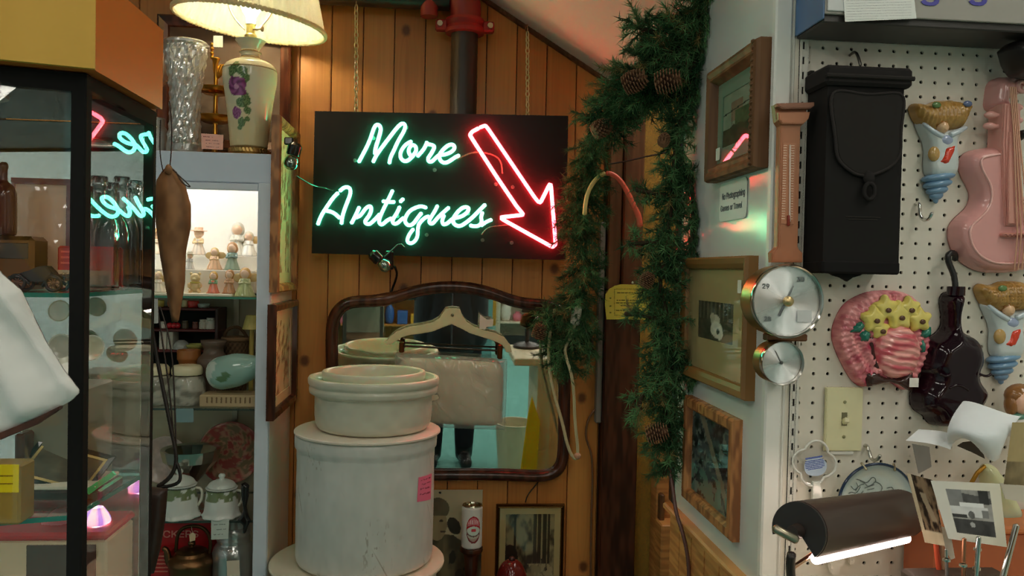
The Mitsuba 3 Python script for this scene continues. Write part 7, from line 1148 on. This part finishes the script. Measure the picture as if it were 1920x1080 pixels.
# ---------------------------------------------------------------- hoop, plug and cords by the back garland
hp3 = [hy(x, y, 2.40) for x, y in ((1096, 402), (1101, 366), (1116, 338), (1136, 325), (1156, 332), (1174, 356), (1188, 385), (1197, 405), (1200, 424))]; hc3 = curve(hp3, 60); k = thing('plastic_hoop', 'bent plastic tube, cream with red neon light coloured into its right half, hung across the dark garland', 'hoop'); part(k, 'cream_end', tube(hc3[:24], .0065, 10), 'v_satin', c(206, 186, 120), smooth=True, label='cream left part'); part(k, 'red_end', tube(hc3[24:], np.linspace(.0072, .009, len(hc3) - 24), 10), 'v_satin', c(220, 96, 74), smooth=True, label='right part coloured red for the neon light')  # right part coloured red in place of neon light on the tube
one('wire', 'dark wire across the casing above the hoop', 'wire', tube(curve([hy(x, y, 2.42) for x, y in ((1140, 308), (1175, 302), (1210, 294), (1250, 286))], 20), .0022, 6), 'v_satin', c(40, 26, 20), smooth=True)
pg = thing('power_adapter', 'white plug and white cord hanging in the back garland right of the mirror', 'adapter'); a, d = hy(1070, 610, 2.50), hy(1092, 574, 2.50); part(pg, 'plug', rot(box(a[0] + .003, d[0] - .003, 2.50, 2.525, a[2], d[2], .005), 8, (0, 1, 0), (a + d) / 2), 'v_gloss', c(216, 212, 198), smooth=False, label='white plug'); part(pg, 'socket', box(a[0] - .004, d[0] + .004, 2.502, 2.53, d[2] - .002, d[2] + .016, .004), 'v_gloss', c(92, 44, 34), smooth=False, label='brown socket end')
part(pg, 'cord', tube(curve([hy(x, y, Y) for x, y, Y in ((1078, 608, 2.51), (1070, 632, 2.53), (1060, 655, 2.53), (1068, 690, 2.49), (1076, 740, 2.50), (1079, 800, 2.52), (1083, 850, 2.53), (1079, 860, 2.53), (1068, 845, 2.53), (1056, 800, 2.53), (1045, 760, 2.53), (1034, 715, 2.53), (1029, 670, 2.53), (1032, 620, 2.53), (1040, 580, 2.54))], 140), .0052, 8), 'v_gloss', c(206, 192, 150), smooth=True, label='cream cord'); part(pg, 'knot', mv(ell(0, 0, 0, .011, .008, .011), *hy(1083, 855, 2.528)), 'v_satin', c(190, 140, 112), smooth=True)
# ---------------------------------------------------------------- evergreen garlands
def needles(P, D, L, r, colr):
    """Spikes from points P along directions D (n, 3), lengths L: three sided."""
    n = len(P); a = np.cross(D, [0.3, 0.5, 0.81]); a /= np.linalg.norm(a, axis=1, keepdims=True); b = np.cross(D, a); V = np.zeros((n, 4, 3))
    for k in range(3): t = k * 2.094; V[:, k] = P + r * (math.cos(t) * a + math.sin(t) * b)
    V[:, 3] = P + D * L[:, None]; f = np.array([(0, 1, 3), (1, 2, 3), (2, 0, 3)]); F_ = (np.arange(n)[:, None, None] * 4 + f).reshape(-1, 3); return V.reshape(-1, 3), F_, np.repeat(colr, 4, 0)
def garland(name, label, strands, seed, cones, dens=1.0, ndl=.024, stuff_lab='dense green needles'):
    g = np.random.default_rng(seed); PP, DD, LL, CC, tw = [], [], [], [], []; stems = []
    for path, tl, per_m in strands:
        pc_ = curve(np.array([hy(x, y, Y) for x, y, Y in path]), 80); stems.append(tube(pc_, .005, 6)); seg = np.r_[0, np.cumsum(np.linalg.norm(np.diff(pc_, axis=0), axis=1))]; n = int(seg[-1] * per_m * dens)
        for i in range(n):
            s_ = g.uniform(0, seg[-1]); p = np.array([np.interp(s_, seg, pc_[:, j]) for j in range(3)]); j = min(len(pc_) - 2, int(np.searchsorted(seg, s_))); tg = pc_[min(j + 1, 79)] - pc_[max(j - 1, 0)]; tg /= np.linalg.norm(tg)
            d = g.normal(size=3); d[1] *= .75; d -= tg * (d @ tg) * .5; d /= np.linalg.norm(d); d = d + tg * g.uniform(.0, .7); d /= np.linalg.norm(d); L = tl * g.uniform(.55, 1.1); dr_ = d.copy(); pts = [p]
            for q in range(8): dr_ = dr_ + np.array([0, 0, -.05]) + g.normal(size=3) * .06; dr_ /= np.linalg.norm(dr_); pts.append(pts[-1] + dr_ * L / 8)
            pts = np.array(pts); tw.append((pts, L)); nn = int(52 * L / .07); t = g.uniform(.08, 1, nn); P0_ = np.array([np.interp(t * 8, np.arange(9), pts[:, k]) for k in range(3)]).T; w = g.normal(size=(nn, 3)); D0 = w + dr_ * 1.25 * np.linalg.norm(w, axis=1, keepdims=True) * g.uniform(.4, 1.0, (nn, 1)); D0 /= np.linalg.norm(D0, axis=1, keepdims=True)
            base = lerp(c(20, 54, 30), c(92, 136, 86), np.full(nn, g.uniform(0, 1) ** 1.3)) * g.uniform(.75, 1.2, (nn, 1))
            if g.random() < .06: base = lerp(c(110, 104, 62), c(150, 130, 80), g.uniform(0, 1, nn))
            PP.append(P0_); DD.append(D0); LL.append(ndl * g.uniform(.7, 1.2, nn)); CC.append(base)
    V, F_, C_ = needles(np.vstack(PP), np.vstack(DD), np.concatenate(LL), .00115, np.vstack(CC)); k = thing(name, label, 'garland'); inw = (V[:, 0] > XW - .003) & (V[:, 1] < YE + .02) & (V[:, 1] > 1.3); V[inw, 0] = XW - .003 - .004 * g.random(inw.sum())
    kk = numbered(k + '__needles'); scene[kk] = shape(trimesh.Trimesh(V, F_, process=False), 'v_matte', C_, smooth=False); labels[kk] = {'kind': 'stuff', 'label': stuff_lab}
    part(k, 'stem', cat_(stems), 'v_matte', c(60, 48, 34), smooth=True, kind='stuff'); tws = cat_([tube(p, .0012, 4, cap=False) for p, L in tw]); iw = (tws.vertices[:, 0] > XW - .004) & (tws.vertices[:, 1] < YE + .02) & (tws.vertices[:, 1] > 1.3); tws.vertices[iw, 0] = XW - .004 - .003 * g.random(iw.sum()); part(k, 'twigs', tws, 'v_matte', c(74, 60, 40), smooth=False, kind='stuff', label='brown wire twigs')
    for (x, y, Y, h, tilt, az) in cones:
        ms = [scl(ell(0, 0, .5, .24, .24, .48), 1)]; nr = 9
        for i in range(nr):
            z = .06 + .88 * i / (nr - 1); R = .40 * math.sqrt(max(0, 1 - ((z - .42) / .62) ** 2)) + .05; m_ = max(5, int(11 * R / .4))
            for j in range(m_):
                t = 2 * math.pi * (j + .5 * (i % 2)) / m_; sc = trimesh.convex.convex_hull(np.array([(.08, -.05, 0), (.08, .05, 0), (R, -.075, .05), (R, .075, .05), (R + .03, 0, .10), (R, -.06, .08), (R, .06, .08), (.1, 0, .06)])); ms.append(mv(rot(sc, math.degrees(t)), 0, 0, z - .05))
        m = scl(mv(cat_(ms), 0, 0, -.5), h); m = rot(rot(m, tilt, (0, 1, 0)), az, (0, 0, 1)); p = hy(x, y, Y); part(k, 'pine_cone', mv(m, *p), 'v_matte', lambda v, p=p: lerp(c(58, 38, 28), c(128, 94, 70), sst(.45, 1.0, np.linalg.norm(v - p, axis=1) / (h * .45))), smooth=False, label='brown pine cone')
    return k
fr_str = [([(1350, -60, 1.74), (1326, 20, 1.76), (1290, 80, 1.78), (1240, 115, 1.82), (1195, 148, 1.90), (1158, 185, 1.98), (1130, 232, 2.06)], .088, 620), ([(1345, 0, 1.76), (1290, 45, 1.80), (1235, 60, 1.84), (1195, 50, 1.88)], .070, 300), ([(1330, 60, 1.78), (1278, 150, 1.80), (1220, 175, 1.86), (1170, 205, 1.95)], .066, 420),
          ([(1300, 120, 1.79), (1288, 190, 1.80), (1270, 260, 1.80), (1262, 330, 1.80), (1258, 390, 1.80), (1252, 440, 1.80), (1248, 490, 1.80)], .052, 470), ([(1250, 480, 1.80), (1238, 530, 1.80), (1248, 580, 1.80), (1258, 640, 1.80), (1252, 700, 1.80), (1246, 760, 1.80), (1254, 810, 1.80), (1256, 850, 1.80)], .074, 500), ([(1256, 840, 1.80), (1250, 870, 1.80), (1246, 890, 1.80)], .045, 260),
          ([(1260, 370, 1.80), (1225, 362, 1.79), (1192, 356, 1.79)], .036, 260), ([(1250, 455, 1.80), (1215, 455, 1.79), (1180, 458, 1.79)], .036, 280), ([(1250, 600, 1.80), (1205, 592, 1.79), (1172, 588, 1.79)], .032, 260), ([(1256, 690, 1.80), (1290, 680, 1.78), (1318, 700, 1.76)], .055, 320), ([(1265, 300, 1.80), (1290, 330, 1.79), (1300, 400, 1.78), (1296, 470, 1.78)], .040, 240), ([(1240, 720, 1.8), (1205, 740, 1.8), (1200, 770, 1.8)], .05, 280)]
garland('evergreen_garland', 'long green evergreen garland with pine cones draped down the end of the white wall', fr_str, 41, [(1190, 152, 1.78, .055, 70, -30), (1252, 152, 1.74, .058, 80, -20), (1128, 240, 1.98, .05, 60, 10), (1213, 525, 1.74, .036, 30, 0), (1232, 812, 1.745, .050, 75, -15), (1245, 262, 1.745, .03, 40, 60)])
one('cord', 'brown cord hanging from the foot of the long garland down past the wainscot', 'cord', tube(curve([hy(x, y, Y) for x, y, Y in ((1255, 880, 1.80), (1262, 920, 1.78), (1268, 960, 1.76), (1280, 1000, 1.74), (1290, 1050, 1.73), (1292, 1110, 1.73))], 40), .0042, 8), 'v_satin', c(96, 62, 54), smooth=True)
bk_str = [([(1120, 250, 2.36), (1108, 320, 2.45), (1100, 400, 2.48), (1098, 470, 2.50), (1092, 540, 2.52), (1078, 600, 2.53), (1062, 660, 2.54), (1055, 700, 2.54)], .085, 330), ([(1085, 560, 2.53), (1050, 590, 2.52), (1015, 605, 2.50)], .060, 330), ([(1085, 600, 2.52), (1110, 640, 2.52), (1100, 670, 2.53)], .055, 260), ([(1110, 280, 2.4), (1100, 300, 2.45), (1080, 380, 2.5), (1075, 450, 2.52)], .08, 240)]
garland('evergreen_garland', 'shorter dark green garland hanging in the shade right of the neon board and the mirror', bk_str, 43, [(1012, 622, 2.46, .05, 20, 20)], ndl=.028)
# orange wooden cabinet standing beyond the end of the white wall
oc = thing('wooden_cabinet', 'orange wooden cabinet with a handle beyond the foot of the long garland', 'cabinet'); xo = hy(1226, 950, 2.65)[0]; zo = hy(1240, 832, 2.62)[2]
part(oc, 'body', box(xo, 1.2, 2.62, 2.695, 0, zo, .003), 'orange_wood', smooth=False); zd_ = hy(1240, 985, 2.54)[2]; part(oc, 'drawer', box(xo - .004, 1.15, 2.54, 2.619, .3, zd_, .004), 'orange_wood', smooth=False, label='jutting lower drawer'); hz_ = hy(1230, 955, 2.60)[2]
part(oc, 'handle', box(xo + .004, xo + .020, 2.59, 2.6195, hz_ - .05, hz_ + .05, .004), 'brown_wood', smooth=False, label='brown upright handle')
# ---------------------------------------------------------------- the shop behind the camera, seen in the mirror
def mhit(px, py, Y=None, z=None):
    p = MP.at(0, 0, .007).hit(px, py); d = ray(px, py); d = d - 2 * (d @ MP.n) * MP.n; t = (Y - p[1]) / d[1] if z is None else (z - p[2]) / d[2]; return p + d * t
if __name__ == '__main__' and False: pass
YPn = -.22; hp_ = mhit(845, 640, YPn); fx = mhit(852, 880, z=0.03)
PXc = float(hp_[0]) + .0
# photographer in a black jacket and dark trousers
pz = thing('person', 'person in a black jacket, dark trousers and boots taking the picture, seen in the mirror', 'person')
J = lambda x, y, z: np.array([PXc + x, YPn + y, z])
def limb(*js): return m3.Manifold.batch_boolean([m3.Manifold.batch_hull([m3.Manifold.sphere(r0, 20).translate(tuple(map(float, p0))), m3.Manifold.sphere(r1, 20).translate(tuple(map(float, p1)))]) for (p0, r0), (p1, r1) in zip(js[:-1], js[1:])], m3.OpType.Add)
def blend(ms, ln=.016, it=18):
    m = m3.Manifold.batch_boolean(ms, m3.OpType.Add).refine_to_length(ln); t = from_manifold(m); t.merge_vertices(); trimesh.smoothing.filter_taubin(t, iterations=it); return t
# skin: head, neck, hands; one continuous body under the clothes
hand = lambda w, s: [limb((w, .026), (w + [0, .045, .035], .028), (w + [0, .075, .06], .024))] + [limb((w + [s * o, .07, .055], .0095), (w + [s * o * 1.1, .10 + .004 * i, .075], .0088), (w + [s * (o * .6), .125, .060 - .004 * i], .008)) for i, o in enumerate((-.024, -.008, .008, .024))] + [limb((w + [s * -.026, .03, .03], .012), (w + [s * -.046, .065, .05], .0095), (w + [s * -.036, .095, .062], .0085))]
wl, wr = J(.06, .12, 1.50), J(.26, .13, 1.49)
skin = [limb((J(0, 0, 1.46), .055), (J(0, .01, 1.56), .052)), limb((J(0, .02, 1.60), .07), (J(0, .0, 1.68), .092), (J(0, -.01, 1.72), .085)), limb((J(0, .085, 1.635), .014), (J(0, .105, 1.62), .016))] + [limb((J(s * .088, .0, 1.65), .018), (J(s * .09, -.005, 1.67), .018)) for s in (-1, 1)] + hand(wl, 1) + hand(wr, -1) + [limb((J(0, 0, 1.0), .14), (J(0, 0, 1.40), .13))] + [limb((J(s * .09, 0, .95), .09), (J(s * .10, .0, .50), .05), (J(s * .10, -.02, .10), .04)) for s in (-1, 1)] + [limb((J(-.19, 0, 1.42), .05), (J(-.22, -.02, 1.15), .04), (wl, .03)), limb((J(.19, 0, 1.42), .05), (J(.26, -.02, 1.15), .04), (wr, .03))]
scene[pz] = shape(blend(skin, .010, 6), 'v_satin', c(206, 158, 130), smooth=True)
part(pz, 'face', cat_([ell(*J(s * .034, .088, 1.665), .012, .006, .007, 1) for s in (-1, 1)] + [ell(*J(0, .088, 1.585), .022, .006, .006, 1)]), 'v_satin', lambda v: np.where((v[:, 2] > 1.62)[:, None], c(40, 34, 30), c(150, 80, 72)), smooth=True, label='eyes and mouth', kind='stuff')
part(pz, 'hair', blend([limb((J(0, -.035, 1.70), .098), (J(0, -.01, 1.735), .088)), limb((J(-.06, -.05, 1.62), .05), (J(.06, -.05, 1.62), .05))], .014), 'v_matte', c(52, 38, 28), smooth=True, label='dark hair')
coat = [limb((J(-.17, 0, 1.43), .085), (J(.17, 0, 1.43), .085)), limb((J(0, 0, 1.40), .17), (J(0, -.01, 1.15), .185), (J(0, 0, .92), .20), (J(0, 0, .86), .20)), limb((J(-.10, 0, 1.3), .14), (J(-.12, 0, .88), .13)), limb((J(.10, 0, 1.3), .14), (J(.12, 0, .88), .13)), limb((J(-.21, 0, 1.42), .085), (J(-.27, -.03, 1.17), .072), (wl - [.012, .03, .02], .048)), limb((J(.21, 0, 1.42), .085), (J(.33, -.03, 1.19), .072), (wr - [0, .03, .02], .048)), limb((J(0, 0, 1.48), .078), (J(0, 0, 1.52), .072))]
part(pz, 'jacket', blend(coat), 'v_satin', c(22, 22, 26), smooth=True, label='black jacket'); part(pz, 'zip', tube(curve([J(.0, .19, 1.42), J(0, .20, 1.2), J(0, .215, .95), J(0, .21, .80)], 20), .006, 6), 'v_satin', c(70, 72, 78), smooth=True, label='grey zip')
tr = [limb((J(-.09, 0, .92), .135), (J(.09, 0, .92), .135))] + [limb((J(s * .10, 0, .88), .12), (J(s * .105, .01, .50), .075), (J(s * .105, -.01, .14), .062)) for s in (-1, 1)]; part(pz, 'trousers', blend(tr), 'v_matte', c(26, 28, 36), smooth=True, label='dark trousers')
for s in (-1, 1): part(pz, 'boot', blend([limb((J(s * .105, -.01, .30), .072), (J(s * .105, -.02, .06), .058)), limb((J(s * .105, -.03, .046), .045), (J(s * .115, .14, .040), .040))], .012).slice_plane((0, 0, .002), (0, 0, 1), cap=True), 'v_satin', c(20, 18, 18), smooth=True, label='black boot')
# shelves and goods
def shelf_unit(name, label, x0, x1, y0, y1, zs, top, mat, col, goods_fn=None, backc=None):
    k = thing(name, label, 'shelf'); 
    for xx in (x0, x1 - .03): part(k, 'upright', box(xx, xx + .03, y0, y1, 0, top, .003), mat, col, smooth=False)
    for z in zs: part(k, 'board', box(x0 + .031, x1 - .031, y0, y1, z - .02, z, .003), mat, col, smooth=False)
    part(k, 'back', box(x0 + .031, x1 - .031, min(y0, y1), min(y0, y1) + .012, .02, top), mat, backc if backc is not None else col, smooth=False); return k
gi = 0
def goods(x0, x1, y, z, n, seed, where, hmax=.28):
    g = np.random.default_rng(seed); x = x0; pal = [c(206, 60, 70), c(226, 206, 190), c(70, 110, 180), c(230, 180, 60), c(230, 130, 150), c(120, 160, 110), c(240, 236, 226), c(90, 60, 46)]; names = ['red', 'cream', 'blue', 'yellow', 'pink', 'green', 'white', 'brown']; i = 0
    while x < x1 - .08 and i < n:
        w = g.uniform(.07, .15); h = g.uniform(.10, hmax); ci = int(g.integers(8)); nth = ['first', 'second', 'third', 'fourth', 'fifth', 'sixth', 'seventh', 'eighth', 'ninth', 'tenth'][i]
        if g.random() < .5: one('boxed_toy', f'{names[ci]} toy box, {nth} from the left on {where}', 'box', box(x, x + w, y, y + .12, z + .0008, z + h, .004), 'v_satin', pal[ci], smooth=False, group='goods on ' + where)
        else: one('vase', f'{names[ci]} vase, {nth} from the left on {where}', 'vase', mv(lathe(smooth_prof([(0, 0), (w * .3, 0), (w * .5, h * .4), (w * .42, h * .7), (w * .2, h * .85), (w * .28, h), (0, h * .98)], 20), 20), x + w / 2, y + .06, z + .0008), 'v_gloss', pal[ci], smooth=True, group='goods on ' + where)
        x += w + g.uniform(.01, .04); i += 1
# right: pale shelving far back
a, d = mhit(935, 655, -4.6), mhit(1003, 575, -4.6); x0, x1 = min(a[0], d[0]), max(a[0], d[0])
k = shelf_unit('shelf_unit', 'pale shelving with colourful goods far back in the mirror', x0 - .02, x1 + .55, -4.9, -4.6, (.32, .72, 1.12, 1.52), 2.0, 'v_satin', c(206, 200, 178)); part(k, 'plinth', box(x0 - .02, x1 + .55, -4.598, -4.58, 0, .16), 'v_satin', c(40, 38, 36), smooth=False, label='dark plinth')
for i, z in enumerate((.32, .72, 1.12, 1.52)): goods(x0 + .02, x1 + .42, -4.80, z, 8, 50 + i, ['the lowest pale shelf', 'the second pale shelf', 'the third pale shelf', 'the top pale shelf'][i])
a = mhit(915, 600, -3.9); k = one('pillar', 'teal painted pillar seen in the mirror beside the person', 'pillar', box(a[0] - .06, a[0] + .05, -3.98, -3.9, 0, 2.77, .004), 'v_satin', c(96, 150, 150), smooth=False)
# left: wooden shelving with toys, glass cabinet
a, d = mhit(722, 610, -3.4), mhit(800, 560, -3.4); x0, x1 = a[0] - .05, d[0] + .25; zt4 = a[2]
shelf_unit('shelf_unit', 'ochre wooden shelving with bright goods at the left of the mirror', x0, x1, -3.7, -3.4, (.45, .85, 1.25, 1.62), 2.1, 'v_satin', c(176, 120, 50))
for i, z in enumerate((.45, .85, 1.25, 1.62)): goods(x0 + .04, x1 - .10, -3.56, z, 8, 70 + i, ['the lowest ochre shelf', 'the second ochre shelf', 'the third ochre shelf', 'the top ochre shelf'][i])
a, d = mhit(640, 640, -2.2), mhit(716, 560, -2.2); x0, x1 = min(a[0], d[0]) - .3, max(a[0], d[0]); gc = thing('glass_cabinet', 'tall glass cabinet with dark posts at the far left of the mirror', 'cabinet')
for x in (x0, x0 + .33, x1): part(gc, 'post', box(x - .014, x + .014, -2.214, -2.186, 0, 2.0, .002), 'v_satin', c(60, 56, 46), smooth=False)
part(gc, 'base', box(x0, x1, -2.6, -2.215, 0, .5, .003), 'v_satin', c(90, 66, 44), smooth=False); part(gc, 'back', box(x0, x1, -2.62, -2.605, .5, 2.0), 'v_satin', c(150, 150, 128), smooth=False); part(gc, 'top', box(x0, x1, -2.6, -2.18, 1.985, 2.0), 'v_satin', c(60, 56, 46), smooth=False)
for z in (.9, 1.3, 1.65): part(gc, 'shelf', box(x0 + .01, x1 - .01, -2.6, -2.23, z - .008, z), 'v_gloss', c(130, 140, 128), smooth=False)
for i, z in enumerate((.9, 1.3, 1.65)): goods(x0 + .03, x1 - .03, -2.5, z, 6, 90 + i, ['the low glass shelf', 'the middle glass shelf', 'the high glass shelf'][i], .24)
# by the counter: cream panel, yellow sheet and a bin
a, d = mhit(1008, 760, 1.02), mhit(985, 880, 1.02); b = mhit(1012, 700, 1.0)
one('yellow_board', 'yellow board leaning by the counter, seen at the right of the mirror', 'board', trimesh.convex.convex_hull(np.array([mhit(*p, 1.42) + [0, dy, 0] for p in ((990, 775), (997, 742), (1012, 790), (1004, 905), (972, 905)) for dy in (0, .01)])), 'v_satin', c(226, 204, 40), smooth=False)
e = mhit(968, 805, -.2); one('waste_bin', 'cream waste bin on the carpet seen low in the mirror', 'bin', mv(lathe([(0, 0), (.10, 0), (.125, .32), (.13, .33), (.12, .33), (.095, .01), (0, .01)], 36), mhit(962, 880, z=.01)[0], mhit(962, 880, z=.01)[1], 0.001), 'v_satin', c(206, 196, 166), smooth=30)
